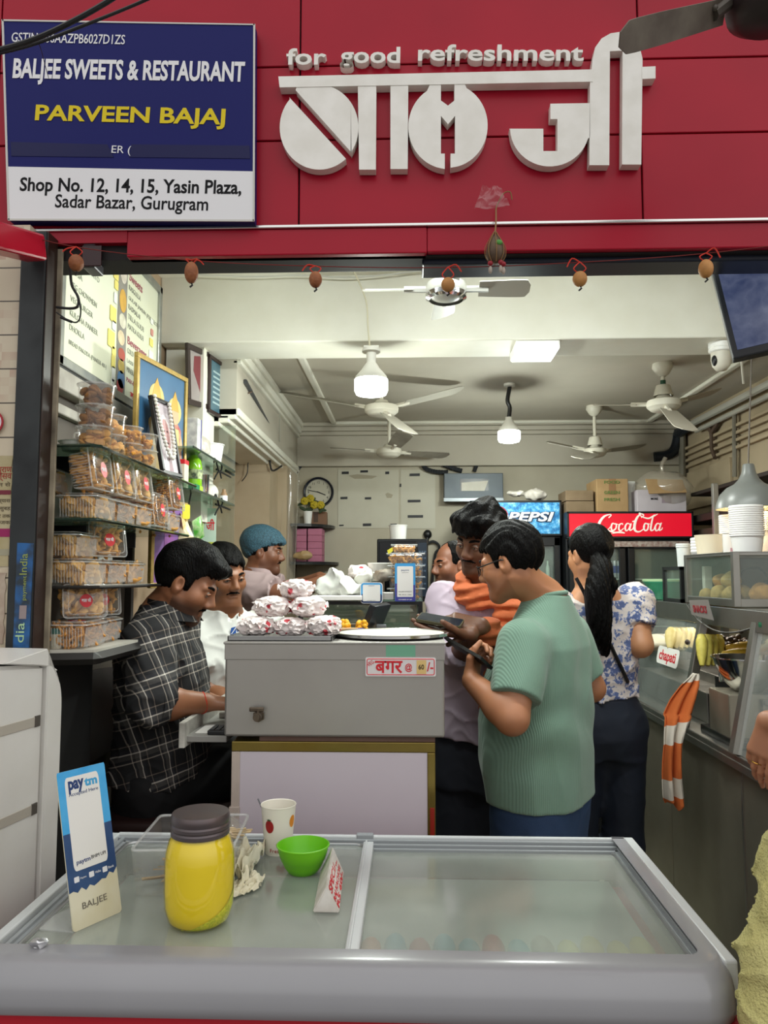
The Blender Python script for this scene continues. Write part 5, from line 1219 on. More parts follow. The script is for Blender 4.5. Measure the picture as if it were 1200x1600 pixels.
bm=B(); lathe(bm,[(R*.84,.012),(R*.86,.03),(R*.95,.036),(R,.026),(R,0)],mat=plane_mat(c),seg=40); obj('rim',bm,M('clock_rim','#161a2a',.3),t,smooth=40)
bm=B(); prism(bm,disc(R*.86,32),.004,.012,plane_mat(c)); obj('dial',bm,M('dial_cream','#c2bdab',.5),t)
for k in range(12):
 a=2*PI*k/12; bm=B(); text_bm(bm,str(12 if k==0 else k),.022,plane_mat(c)@Matrix.Translation((math.sin(a)*R*.66,math.cos(a)*R*.66-.008,.0122)),ext=.001); obj('numeral',bm,ink,t)
for (a,L,w) in ((112,.5,.006),(282,.72,.004)):
 bm=B(); d=math.radians(90-a); prism(bm,[(-.01*math.cos(d)-w*math.sin(d)/2,-.01*math.sin(d)+w*math.cos(d)/2),(R*L*math.cos(d)-w*math.sin(d)/2,R*L*math.sin(d)+w*math.cos(d)/2),(R*L*math.cos(d)+w*math.sin(d)/2,R*L*math.sin(d)-w*math.cos(d)/2),(-.01*math.cos(d)+w*math.sin(d)/2,-.01*math.sin(d)-w*math.cos(d)/2)],.014,.016,plane_mat(c)); obj('clock_hand',bm,ink,t)
def corner_shelf(py,x1,name,label):
 z=PZ(py,4.9,490); bm=B(); x0=-.74; w=PX(x1,4.9,py)-x0
 prism(bm,[(x0,YB-.001)]+[(x0+w*math.cos(math.radians(a)),YB-.001-.30*math.sin(math.radians(a))) for a in range(0,91,10)],z-.018,z); solo(name,bm,M('shelf_black','#2a2b2c',.3),label,'shelf','corner shelves by the clock'); return z
zA=corner_shelf(820,520,'corner_shelf','dark corner shelf holding the flower vase'); zB=corner_shelf(878,526,'corner_shelf','dark corner shelf holding the pink boxes')
c=Vector((PX(481,4.88,800),4.88,zA)); t=thing('flower_vase','white pot of yellow artificial flowers on the upper corner shelf','vase',c)
bm=B(); lathe(bm,[(0,0),(.022,0),(.03,.085),(.027,.085),(0,.07)],c,24); obj('pot',bm,whitep,t,smooth=40)
ylm=M('petal_yellow','#b9a41f',.6,var='#8d7a18',vscale=40)
for (px,py) in ((476,783),(491,789),(501,789),(485,779)):
 q=P(px,py,4.86); bm=B(); tube(bm,[c+Vector((0,0,.08)),(c+q)/2+Vector((0,0,.05)),q],.0025,5,3); st_=obj('stem',bm,M('stem_green','#3a4d2c',.6),t)
 bm=B()
 for k in range(7):
  a=2*PI*k/7; ball(bm,q+Vector((.014*math.cos(a),-.004,.014*math.sin(a))),.013,1,.6,1,8)
 ball(bm,q+Vector((0,-.008,0)),.01); obj('flower',bm,ylm,st_,smooth=60)
bm=B(); random.seed(2)
for k in range(14):
 q=P(487+random.uniform(-17,17),786+random.uniform(-8,12),4.87); ball(bm,q,.018,1.5,.3,.6,8,Euler((0,random.uniform(-1,1),0)).to_matrix().to_4x4())
obj('leaves',bm,M('leaf_dark','#2c3d22',.6),t)
c=P(500,812,4.95); bm=B(); box(bm,(PX(487,4.95,800),4.92,zA),(PX(511,4.95,800),4.99,zA+.085),bev=.003); t=thing('picture_block','small brown framed picture block behind the flower pot','picture',(c.x,c.y,zA)); obj('block',bm,M('block_brown','#7d5a42',.6),t)
bm=B(); prism(bm,fpoly([(490,800),(497,800),(497,816),(490,816)],4.919),0,.001,fm(4.919)); obj('artwork',bm,M('block_dark','#4e3a2e',.6),t)
pk=M('pink_card','#b8708a',.6,var='#a9637c',vscale=14)
px_rows=[(463,479),(480.5,503)]
for col in range(2):
 for k in range(5):
  x0,x1=px_rows[col]; h=10.4*4.82/1200; z0=zB+k*h
  bm=B(); box(bm,(PX(x0,4.82,850)+.0008,4.82,z0+.0004),(PX(x1,4.82,850)-.0008,4.98,z0+h-.0006),bev=.002)
  nm=['bottom','second','middle','fourth','top'][k]
  solo('pink_box',bm,pk,'pink sweet box, %s of the %s column on the lower corner shelf'%(nm,['inner corner','outer'][col]),'box','pink boxes on the corner shelf')
c=P(473,868,4.72); bagblob(c,.045,1.3,.8,.62,M('bread_pack','#a98a5f',.4,var='#c9b48c',vscale=24),'bread_pack','wrapped bread in front of the pink boxes','bread',.2,20,3)
bm=B(); prism(bm,fpoly([(494,884),(522,884),(522,925),(494,925)],W_-.003),-.002,0,fm(W_-.003)); solo('switch_board',bm,brd,'pale switch panel on the back wall under the pink boxes','panel')
t=thing('distribution_box','grey metal distribution box high on the back wall','box',P(740,782,W_))
bm=B(); a=fr(694,782,W_-.10); b_=fr(786,739,W_-.10); box(bm,(a[0],W_-.10,a[1]),(b_[0],W_-.001,b_[1]),bev=.004); obj('cabinet',bm,M('galvanised','#565e65',.45,.2,var='#656d73',vscale=8),t)
bm=B(); a=fr(719,767,W_-.10); b_=fr(763,748,W_-.10); box(bm,(a[0],W_-.103,a[1]),(b_[0],W_-.10,b_[1])); d_=obj('window',bm,M('window_dark','#2a2d30',.3),t)
bm=B(); prism(bm,fpoly([(721,754),(763,751),(757,767),(721,767)],W_-.1035),0,.001,fm(W_-.1035)); obj('paper_slip',bm,paper,d_)
bm=B(); box(bm,(fr(693,783,W_-.10)[0],W_-.108,fr(693,784,W_-.10)[1]),(fr(787,783,W_-.10)[0],W_-.095,fr(693,778,W_-.10)[1]),bev=.002); obj('lower_rail',bm,M('galvanised_light','#8d9397',.35,.4),t)
cor=M('corrugated_conduit','#26292e',.5)
def conduit(pts,r,name,label,mat_=cor,Y=W_-.04):
 bm=B(); L=smooth_path([P(x,y,Y) for x,y in pts],10)
 tube(bm,L,r,8,rr=[r*(1 if i%2 else.86) for i in range(len(L))]) if mat_ is cor else tube(bm,L,r,8)
 return solo(name,bm,mat_,label,'conduit')
conduit([(461,739),(472,724),(485,715),(505,718),(531,714)],.016,'wiring_conduit','black corrugated conduit bent down into the back corner')
conduit([(660,716),(672,712),(684,721),(700,729),(722,736)],.016,'wiring_conduit','black corrugated conduit running to the top of the metal box')
conduit([(659,722),(665,732),(680,737),(700,738)],.016,'wiring_conduit','lower black corrugated conduit looped left of the metal box')
conduit([(741,737),(748,722),(762,716),(792,716)],.013,'wiring_conduit','thin black conduit rising from the metal box')
conduit([(531,716),(600,715.5),(662,715)],.010,'wall_pipe','cream conduit pipe along the back wall beside the clock',pvc)
conduit([(620,713),(780,712),(900,711),(1000,709),(1050,706)],.010,'wall_pipe','long cream conduit pipe along the back wall over the coolers',pvc)
conduit([(792,716),(850,720),(930,714),(1000,717),(1030,716),(1046,708)],.006,'wiring_cable','thin black cable along the back wall over the coolers',black)
def rp_tube(a,b_,r,mat_,name,label):
 bm=B(); tube(bm,[a,b_],r,8); return solo(name,bm,mat_,label,'pipe')
rp_tube((1.74,4.75,2.415),(1.74,2.9,2.40),.020,pvc,'ceiling_pipe','upper white conduit pipe under the right cornice')
rp_tube((1.755,4.70,2.365),(1.755,2.9,2.35),.014,pvc,'ceiling_pipe','lower white conduit pipe under the right cornice')
bm=B(); tube(bm,[(1.74,4.76,2.41),(1.735,4.95,2.40),P(1060,670,4.98),P(1058,690,4.98),P(1052,705,4.98),P(1040,712,4.98),P(1022,714,4.98)],.032,10,5,rr=None); solo('wiring_bundle',bm,M('bundle_navy','#1b222b',.4),'dark taped wiring bundle in the right back corner','cable')
bm=B(); tube(bm,[P(1066,670,4.96),P(1066,745,4.96)],.022,8); tube(bm,[P(1074,672,4.99),P(1074,745,4.99)],.012,8); solo('riser_pipe',bm,M('riser_grey','#7d786b',.5),'grey riser pipe in the right back corner','pipe')
bm=B(); tube(bm,[at_x(1148,640,1.77),at_x(1148,745,1.77)],.014,8); solo('riser_pipe',bm,MATS['riser_grey'],'grey riser pipe on the right wall','pipe')
bm=B(); q=at_x(1115,690,1.78); tube(bm,[at_x(1103,665,1.77),at_x(1112,675,1.77),at_x(1113,700,1.77),at_x(1118,715,1.77)],.016,6,4); tube(bm,[at_x(1122,660,1.77),at_x(1113,675,1.77)],.014,6); solo('wall_hook',bm,MATS['rust'],'rusty old hook bracket on the right wall','hook')
# COUNTER WITH THE STEEL BURGER BOX
CY=2.03
bxL,bxR=P(352,1003,CY),P(694,1003,CY)
zT,zB2=PZ(1003,CY,520),PZ(1152,CY,520)
t=thing('steel_warmer','brushed steel food warmer box with a tap and a red price plate','warmer',((bxL.x+bxR.x)/2,CY+.2,zB2))
sw=M('warmer_steel','#aba8a2',.38,.8,var='#9c9893',vscale=2.5,vamt=.8,rvar=.12)
bm=B(); box(bm,(bxL.x,CY,zB2),(bxR.x,CY+.36,zT-.004),bev=.006); obj('tank',bm,sw,t)
zf=PZ(1031,CY,520)
bm=B(); box(bm,(bxL.x-.001,CY-.0025,zf),(bxR.x+.001,CY,zT-.006),bev=.001); obj('top_fold',bm,sw,t)
bm=B(); box(bm,(bxL.x-.004,CY-.004,zT-.007),(bxR.x+.004,CY+.365,zT),bev=.002); obj('top_plate',bm,sw,t)
c=P(405,1118,CY); brass=M('old_brass','#6b5f52',.35,.8,var='#4b4239',vscale=30)
bm=B(); cyl(bm,c,c+Vector((0,-.03,0)),.011,seg=16); cyl(bm,c+Vector((0,-.03,0)),c+Vector((0,-.04,0)),.008,seg=16); cyl(bm,c+Vector((0,-.004,0)),c+Vector((0,-.010,0)),.016,seg=6); tp=obj('tap',bm,brass,t,smooth=40)
bm=B(); box(bm,c+Vector((-.022,-.024,.013)),c+Vector((.016,-.016,.025)),bev=.003); cyl(bm,c+Vector((0,-.02,.008)),c+Vector((0,-.02,.018)),.005,seg=10); obj('tap_handle',bm,brass,tp)
def fplate(x0,y0,x1,y1,r,th,m_,nm,par,Y):
 a=fr(x0,y1,Y); b=fr(x1,y0,Y)
 bm=B(); prism(bm,rrect(b[0]-a[0],b[1]-a[1],r,4,(a[0]+b[0])/2,(a[1]+b[1])/2),0,th,fm(Y)); return obj(nm,bm,m_,par)
Yp=CY-.003
pl=fplate(571,1027.5,681,1056.5,.004,.002,M('plate_white','#d9d4d4',.35),'price_plate',t,Yp)
a=fr(573.5,1054,Yp-.002); b=fr(678.5,1030,Yp-.002)
bm=B(); tube(bm,[(x,Yp-.002,z) for x,z in rrect(b[0]-a[0],b[1]-a[1],.004,4,(a[0]+b[0])/2,(a[1]+b[1])/2)],.0011,5,closed=True); obj('border',bm,red_ink,pl)
def ftx(s,x0,x1,yb,h,m_,par,Y,off=0,ang=0,nm='lettering'):
 a=fr(x0,yb,Y); b=fr(x1,yb,Y)
 bm=B(); text_bm(bm,s,.03,plane_mat((a[0],Y,a[1]))@Matrix.Rotation(ang,4,'Z'),ext=.0008,off=off,align='LEFT',width=b[0]-a[0],height=h*Y/1200 if h else None,vfit=True); return obj(nm,bm,m_,par)
ftx('बगर',586,629,1052,19,red_ink,pl,Yp-.002,.0006)
def fstroke(pts,r,m_,par,Y,nm='lettering'):
 bm=B(); tube(bm,[P(x,y,Y) for x,y in pts],r,6,4); return obj(nm,bm,m_,par)
fstroke([(613.5,1038),(613,1034.5),(616,1033.2),(618.5,1034.5)],.0016,red_ink,pl,Yp-.0025)
ftx('@',633,644,1050,13,red_ink,pl,Yp-.002,.0005); ftx('/-',667,677,1049,14,red_ink,pl,Yp-.002,.0006); ftx('VEG.',576,588,1042,6,red_ink,pl,Yp-.002,.0002,.6)
st_=fplate(651,1031.5,666,1053,.0004,.001,M('price_slip','#d8b878',.6),'price_slip',pl,Yp-.002); ftx('60',654,662.5,1046,7.5,ink,st_,Yp-.0032,.0001)
fplate(603,1008,649,1026,.0005,.0006,thin('green_tape_or_reflection','#7ab89a',.75,.15,.6),'green_tape_or_reflection',t,CY-.0028)  # green reflection in the steel, painted as a thin translucent plate
t=thing('service_counter','counter with pale lilac front panel framed in gold under the steel warmer','counter',(-.19,CY+.3,0))
CYc=2.045
xa,xb=PX(362,CYc,1170),PX(680,CYc,1170)
goldm=M('gold_laminate','#8f7b3c',.18,.6,var='#6e5f30',vscale=7)
zw=PZ(1159,CYc,520)
bm=B(); box(bm,(PX(405,CYc,1155),CYc+.0,zw),(PX(680,CYc,1155),CYc+.5,zB2-.0005),bev=.002); obj('plank',bm,M('plank_brown','#6b4f44',.5,var='#553d34',vscale=8,vstretch=(1,8,8)),t)
zg=PZ(1175,CYc,520)
bm=B(); box(bm,(xa,CYc-.002,zg),(xb,CYc+.5,zw-.0005),bev=.002); obj('top_rail',bm,goldm,t)
bm=B(); box(bm,(PX(668,CYc,1250),CYc-.002,.02),(xb,CYc+.5,zg-.0005),bev=.002); obj('side_rail',bm,goldm,t)
bm=B(); box(bm,(PX(374,CYc,1250),CYc+.0,.02),(PX(668,CYc,1250),CYc+.012,zg-.0005),bev=.001); obj('front_panel',bm,M('lilac_panel','#c9c0c8',.35,var='#c0b6bf',vscale=3),t)
bm=B(); box(bm,(xa,CYc-.001,.02),(PX(374,CYc,1250),CYc+.5,zg-.0005),bev=.002); box(bm,(xa-.004,CYc-.006,PZ(1272,CYc,370)),(PX(375,CYc,1250),CYc+.02,PZ(1260,CYc,370)),bev=.002); obj('post',bm,M('post_cream','#bdaFA4',.5,var='#a3968b',vscale=14),t)
bm=B(); box(bm,(PX(672,CYc,1290),CYc-.004,.3),(PX(679,CYc,1290),CYc-.001,PZ(1262,CYc,675))); obj('red_strip',bm,M('red_strip','#8e2418',.4),t)
# tray and burgers
tz=zT+.001
t=thing('steel_tray','flat steel tray under the wrapped burgers','tray',(PX(440,2.15,1000),2.18,tz))
tx0,tx1=PX(356,2.05,1000),PX(519,2.05,1000)
bm=B(); box(bm,(tx0,2.045,tz),(tx1,2.34,tz+.003),bev=.001)
for (lo,hi) in (((tx0,2.045,tz),(tx1,2.049,tz+.013)),((tx0,2.336,tz),(tx1,2.34,tz+.013)),((tx0,2.045,tz),(tx0+.004,2.34,tz+.013)),((tx1-.004,2.045,tz),(tx1,2.34,tz+.013))):box(bm,lo,hi,bev=.001)
obj('pan',bm,steel,t)
wrap=bpy.data.materials.new('printed_wrap'); wrap.use_nodes=True
def build_wrap():
 nt=wrap.node_tree; N=nt.nodes.new; L=nt.links.new; b=nt.nodes['Principled BSDF']; b.inputs['Roughness'].default_value=.45
 tcn=N('ShaderNodeTexCoord'); vo=N('ShaderNodeTexVoronoi'); vo.inputs['Scale'].default_value=26; L(tcn.outputs['Object'],vo.inputs['Vector'])
 no=N('ShaderNodeTexNoise'); no.inputs['Scale'].default_value=70; L(tcn.outputs['Object'],no.inputs[0])
 ad=N('ShaderNodeMath'); ad.operation='MULTIPLY_ADD'; ad.inputs[1].default_value=.5; L(no.outputs[0],ad.inputs[0]); L(vo.outputs['Distance'],ad.inputs[2])
 cr=N('ShaderNodeValToRGB'); cr.color_ramp.elements[0].position=.45; cr.color_ramp.elements[0].color=lin('#b8323e'); cr.color_ramp.elements[1].position=.50; cr.color_ramp.elements[1].color=lin('#dccfcc'); L(ad.outputs[0],cr.inputs[0])
 e=cr.color_ramp.elements.new(.75); e.color=lin('#e6dcd8'); L(cr.outputs[0],b.inputs['Base Color'])
build_wrap()
def burger(px,py,Y,z0,sc,label,seed,rz):
 c=P(px,py,Y); r=.047*sc; cz=z0+r*.62
 t=thing('wrapped_burger',label,'burger',(c.x,Y,z0),'wrapped burgers on the tray')
 bm=B(); bmesh.ops.create_icosphere(bm,subdivisions=4,radius=1)
 rot=Matrix.Rotation(rz,3,'Z')
 for v in bm.verts:
  p=v.co.copy(); a=math.atan2(p.y,p.x)
  k=1+.07*math.cos(4*a)+.05*math.cos(7*a+seed)
  z=p.z; zz=(abs(z)**.75)*math.copysign(1,z)
  q=Vector((p.x*k*1.12,p.y*k,zz*.62))
  n=vnoise(p,2.6,seed); ridge=abs(vnoise(p,4.5,seed+3));
  q*=1.03-.30*ridge+.10*n-.10*abs(vnoise(p,9,seed+6))
  v.co=Vector((c.x,Y,cz))+(rot@q)*r
  if v.co.z<z0+.0005:v.co.z=z0+.0005
 obj('wrap',bm,wrap,t,smooth=28)
 for k in range(2):
  a=rz+seed*1.7+PI*k; d=Vector((math.cos(a),math.sin(a),0)); s=Vector((-d.y,d.x,0)); base=Vector((c.x,Y,cz))
  bm=B(); sheet(bm,6,6,lambda u,v:base+d*r*(.75+.42*u)+s*r*(v-.5)*(1.1*(1-u*.75))+Vector((0,0,r*(.25+.15*math.sin(v*6+seed)-.2*u+.08*math.sin(u*9)))))
  solidify(bm,.0007); obj('fold',bm,wrap,t,smooth=40)
 return t
z0=tz+.0035
burger(401,985,2.12,z0,1.0,'wrapped burger in the bottom row, on the white t-shirt side',1,.2)
burger(455,986,2.13,z0,.95,'wrapped burger in the middle of the bottom row',2,.9)
burger(506,981,2.12,z0,1.06,'wrapped burger at the bottom row end beside the round steel lid',3,2.0)
burger(427,958,2.15,z0+.052,1.05,'wrapped burger in the second row, over the bottom row gap nearest the white t-shirt',4,.4)
burger(481,960,2.15,z0+.052,1.05,'wrapped burger in the second row, nearer the round steel lid',5,1.2)
t=burger(463,934,2.17,z0+.103,.98,'wrapped burger on the very top of the heap',6,2.6)
bm=B(); q=P(461,922,2.17); cyl(bm,q,q+Vector((0,0,.018)),.002,seg=8); obj('pick',bm,M('pick_wood','#d8c9a0',.6),t)
# round lid
c=Vector((PX(612,2.21,996),2.21,zT)); t=thing('round_platter','large round steel rimmed pot lid on the warmer','lid',c)
bm=B(); lathe(bm,[(0,.011),(.150,.010),(.158,.014),(.163,.013),(.163,.006),(.155,.002),(0,.002)],c,64); obj('rim',bm,chrome,t,smooth=30)
bm=B(); prism(bm,disc(.149,64,c.x,c.y),zT+.011,zT+.0125); obj('plate',bm,M('lid_white','#d3d0c2',.4,var='#c4c0b0',vscale=9),t)
# pull-out desk beside
zd=PZ(1128,2.12,320)
t=thing('side_desk','pull-out desk with chipped white edges at the steel warmer','desk',(-.55,2.25,zd))
ed=M('chipped_white','#c9c6bd',.5,var='#5b554d',vscale=18,vamt=.6)
x0=PX(281,2.06,1140); x1=bxL.x-.002
bm=B(); box(bm,(x0+.01,2.07,PZ(1160,2.07,320)),(x1,2.62,PZ(1150,2.07,320)),bev=.002); obj('desk_top',bm,M('desk_grey','#8b8984',.5),t)
bm=B(); box(bm,(x0,2.05,PZ(1168,2.06,281)),(x0+.016,2.60,PZ(1128,2.06,281)),bev=.002); obj('edge_board',bm,ed,t)
zt_=PZ(1150,2.07,320)+.0005
bm=B(); box(bm,(x0+.03,2.10,zt_),(x0+.11,2.22,zt_+.002)); solo('paper_sheet',bm,M('sheet_white','#dedcd6',.7),'white paper sheet on the pull-out desk','paper')
t=thing('calculator','black desk calculator on the pull-out desk by the warmer','calculator',(x1-.03,2.12,zt_))
bm=B(); box(bm,(x1-.055,2.08,zt_),(x1-.003,2.17,zt_+.012),bev=.003); obj('case',bm,black,t)
for i in range(3):
 for j in range(4):
  bm=B(); box(bm,(x1-.050+.016*i,2.085+.016*j,zt_+.012),(x1-.038+.016*i,2.096+.016*j,zt_+.015),bev=.001); obj('key',bm,M('key_grey','#3a3a3d',.5),t)
bm=B(); box(bm,(x0+.04,2.32,zt_),(x1-.01,2.45,zt_+.018),bev=.003); solo('account_book',bm,M('book_grey','#8b857c',.6),'grey account book under the forearms on the pull-out desk','book')
# chair of the man in the plaid shirt
t=thing('tall_chair','tall dark brown padded chair with bent metal legs','chair',(-.70,2.36,0))
cm_=M('chair_leather','#2a1a18',.4); tubm=M('chair_tube','#4a4540',.35,.7)
bm=B(); sheet(bm,10,12,lambda u,v:Vector((-.925-.02*math.sin(PI*u)-.03*v,2.19+.36*u,.93+.26*v-.02*(2*u-1)**4))); solidify(bm,.03); obj('backrest',bm,cm_,t,smooth=60)
bm=B(); box(bm,(-.90,2.17,.755),(-.46,2.55,.80),bev=.018,seg=3); obj('seat',bm,cm_,t,smooth=40)
for (y,k) in ((2.20,0),(2.54,1)):
 bm=B(); tube(bm,[(-.945,y,1.15),(-.925,y,.98),(-.90,y,.77),(-.90,y,.4),(-.92,y,.0)],.011,8,4); obj('leg',bm,tubm,t)
 bm=B(); tube(bm,[(-.46,y,.765),(-.46,y,.4),(-.44,y,.0)],.011,8,3); obj('leg',bm,tubm,t)
bm=B(); tube(bm,[(-.46,2.20,.36),(-.46,2.54,.36)],.009,8); obj('stretcher',bm,tubm,t)
# glass display case with things on it
Yd=2.92; zc=PZ(938,Yd,580)
xl,xr=PX(470,Yd,950),PX(657,Yd,950)
t=thing('display_case','glass display case with black edges behind the steel warmer','case',((xl+xr)/2,Yd+.2,.9))
bm=B()
for (x,y) in ((xl,Yd),(xr,Yd),(xl,Yd+.40),(xr,Yd+.40)):box(bm,(x-.008,y-.008,.95),(x+.008,y+.008,zc-.012))
for (a,b) in (((xl,Yd),(xr,Yd)),((xl,Yd+.40),(xr,Yd+.40)),((xl,Yd),(xl,Yd+.40)),((xr,Yd),(xr,Yd+.40))):box(bm,(a[0]-.008,a[1]-.008,zc-.016),(b[0]+.008,b[1]+.008,zc-.004))
obj('frame',bm,black,t)
bm=B(); box(bm,(xl,Yd-.001,.97),(xr,Yd+.003,zc-.016)); obj('front_glass',bm,glass,t)
bm=B(); box(bm,(xl-.008,Yd-.008,zc-.004),(xr+.008,Yd+.41,zc)); obj('top_glass',bm,glass_g,t)
bm=B(); box(bm,(xl,Yd+.40,.95),(xr,Yd+.41,zc-.005)); obj('back_panel',bm,M('case_stone','#837d6c',.5,var='#6b6657',vscale=14),t)
bm=B(); box(bm,(xl-.01,Yd-.01,.02),(xr+.01,Yd+.41,.95)); obj('base',bm,M('case_base','#56524c',.5),t)
for k in range(2):
 bm=B(); box(bm,(xl+.01,Yd+.02,PZ(985,Yd,620)-.12*k),(xr-.01,Yd+.38,PZ(985,Yd,620)-.12*k+.006)); obj('inner_shelf',bm,glass_g,t)
bm=B(); box(bm,(PX(640,Yd+.1,960),Yd+.1,1.2),(PX(651,Yd+.1,960),Yd+.12,zc-.02)); obj('inner_post',bm,M('case_wood','#a3866a',.5),t)
ztop=zc+.0006
bm=B(); box(bm,(PX(487,2.9,940),2.87,ztop),(PX(566,2.9,940),3.05,ztop+.018),bev=.003); solo('white_tray',bm,whitep,'white tray on the display case under the crumpled bag','tray')
bagblob(P(533,918,2.95),.075,1.15,.7,.62,M('white_film','#d5d6d0',.35,var='#b5b7b0',vscale=26),'plastic_bag','crumpled white plastic bag on the white tray','bag',.45,13,31)
c=P(541,922,3.08); c.z=ztop; bm=B(); lathe(bm,[(0,.002),(.045,.0),(.058,.075),(.062,.076),(.057,.073),(.044,.006),(0,.006)],c,28); solo('white_bowl',bm,whitep,'white plastic bowl behind the crumpled bag','bowl',smooth=40)
c=P(594,890,3.12); bm=B(); lathe(bm,[(0,0),(.036,0),(.05,.06),(.052,.062),(.052,.066),(0,.064)],(c.x,3.12,PZ(905,3.12,590)),28); solo('white_bowl',bm,whitep,'white covered bowl among the wrapped packets on the display case','bowl',smooth=40)
bm=B(); box(bm,(PX(545,3.2,930),3.05,ztop),(PX(600,3.2,930),3.26,PZ(907,3.12,590)),bev=.004); solo('brown_box',bm,M('box_brown','#5a4436',.6),'brown box under the wrapped packets on the display case','box')
t=bagblob(P(563,893,3.1),.05,1,.8,.75,wrap,'wrapped_packet','red and white wrapped packet on top of the brown box','packet',.4,16,41)
bagblob(P(575,905,3.0),.05,1.1,.6,.5,M('napkin_white','#d8d6ce',.6,var='#bdb9ae',vscale=26),'paper_napkin','crumpled white napkins before the brown box','napkin',.5,15,43)
bagblob(P(598,898,2.96),.04,1.1,.6,.75,M('brown_packet','#5e4a3a',.5,var='#c9c2b4',vscale=18),'brown_packet','dark brown crumpled packet between the two payment stands','packet',.35,18,45)
bm=B(); box(bm,(PX(590,2.95,935),2.93,ztop),(PX(616,2.95,935),2.98,ztop+.03),mat=None,bev=.003); solo('foil_tub',bm,M('foil_tub','#b5b3ae',.3,.7),'small foil tub by the taller payment stand','tub')
def pay(x0,y0,x1,y1,Y,label,tall):
 t=thing('payment_sign',label,'sign',P((x0+x1)/2,y1,Y)); a=fr(x0,y1,Y); b=fr(x1,y0,Y); w=b[0]-a[0]; h=b[1]-a[1]; cx,cy=(a[0]+b[0])/2,(a[1]+b[1])/2
 r=.004 if tall else.012
 bm=B(); prism(bm,rrect(w,h,r,4,cx,cy),-.004,0,fm(Y)); obj('board',bm,M('sign_blue','#3a95cf',.35) if tall else M('sign_rim_white','#dcdcdc',.35),t)
 if tall:
  bm=B(); prism(bm,[(a[0]+.001,a[1]+.001),(b[0]-.001,a[1]+.001),(b[0]-.001,cy-.01),(a[0]+.001,cy-.004)],0,.0008,fm(Y)); obj('violet_field',bm,M('sign_violet','#3a3a8e',.35),t)
 else:
  bm=B(); prism(bm,rrect(w*.94,h*.94,r*.9,4,cx,cy),0,.0006,fm(Y)); obj('blue_rim',bm,M('sign_blue','#3a95cf',.35),t)
  bm=B(); prism(bm,rrect(w*.94,h*.45,r*.9,4,cx,cy-h*.245),.0004,.0010,fm(Y)); obj('navy_rim',bm,M('sign_navy','#263a66',.35),t)
 bm=B(); prism(bm,rrect(w*.78,h*(.80 if tall else.78),.003,3,cx,cy+(h*.02 if tall else 0)),.0008,.0016,fm(Y)); pnl=obj('label_panel',bm,M('panel_white','#e4e3df',.4),t)
 def tx(s,fy,fh,fw,m_):bm=B(); text_bm(bm,s,.02,plane_mat((cx,Y,cy+h*fy))@Matrix.Translation((0,0,.0016)),ext=.0005,off=.0002,width=w*fw,height=h*fh); obj('lettering',bm,m_,pnl)
 if tall:tx('paytm',.30,.05,.38,nv); tx('accepted here',.25,.02,.34,ink); tx('BALJEE SWEETS',-.25,.025,.62,ink); tx('98 18 41 1266',-.33,.022,.62,ink); tx('POWERED BY UPI',-.46,.03,.64,white_print)
 else:tx('paytm',.33,.05,.26,nv); tx('accepted here',-.36,.03,.40,ink)
 bm=B(); q=[(cx-w*.4,Y+.004),(cx+w*.4,Y+.004),(cx+w*.4,Y+.05),(cx-w*.4,Y+.05)]; prism(bm,q,a[1],a[1]+.003); obj('foot',bm,black,t); return t
pay(563,910,598,943,2.905,'small square payment sign at the front edge of the display case',False)
pay(617,880,649,940,2.905,'tall blue payment sign in front of the snack pack tower',True)
def tower(px0,px1,py0,py1,Y,label,sm):
 t=thing('snack_pack',label,'pack',P((px0+px1)/2,py1,Y),'snack packs stacked on the display case')
 a=fr(px0,py1,Y); b=fr(px1,py0,Y); w=b[0]-a[0]; h=b[1]-a[1]
 bm=B(); box(bm,(a[0]+.004,Y,a[1]),(b[0]-.004,Y+.10,b[1]-.005),bev=.006); obj('tub',bm,clear,t)
 bm=B(); box(bm,(a[0]-.006,Y-.006,b[1]-.006),(b[0]+.006,Y+.106,b[1]-.001),bev=.002); obj('lid',bm,clear2,t)
 bm=B(); random.seed(int(px0+py0))
 for q in range(34):
  p=(random.uniform(a[0]+.015,b[0]-.015),Y+random.uniform(.01,.09),random.uniform(a[1]+.008,b[1]-.014)); rot=Euler((random.uniform(-1,1),random.uniform(-1,1),random.uniform(0,6))).to_matrix().to_4x4()
  tube(bm,[Matrix.Translation(p)@rot@Vector(v) for v in ((-.016,0,0),(-.006,.006,.003),(.006,-.003,.005),(.016,.004,0))],.0042,5,3)
 obj('snacks',bm,sm,t,smooth=60,kind='stuff')
Yt=2.95; sn=M('snack_golden','#c9913a',.7,var='#a3691f',vscale=60,bump=.2)
zs_=[939,918.5,900,882.5]
for k in range(3):tower(607,662,zs_[k+1],zs_[k],Yt,'pack of golden sticks, %s in the tower behind the tall payment sign'%['lowest','second','third'][k],sn)
tower(606,662,863.5,882.5,Yt,'pack of round biscuits near the top of the tower',snack_c[1]); tower(613,650,850,863.5,Yt,'smaller pack of tan snacks, topmost of the tower',snack_c[1])
bm=B(); prism(bm,fpoly([(605,860),(613,855),(614,861),(607,866)],Yt-.006),0,.001,fm(Yt-.006)); solo('yellow_tag',bm,M('tag_yellow','#e2d63a',.5),'yellow tag stuck on the snack tower lid','tag')
t=thing('billing_screen','black billing screen seen edge-on between warmer and display case','screen',P(585,985,2.6));
c0=P(571,988,2.60); c1=P(590,949,2.62)
m5=plane_mat(c0,right=(.22,.9,0),up=c1-c0); bm=B(); box(bm,(0,0,-.022),(.20,(c1-c0).length,0),mat=m5,bev=.003); obj('housing',bm,M('screen_black','#191b1e',.3),t)
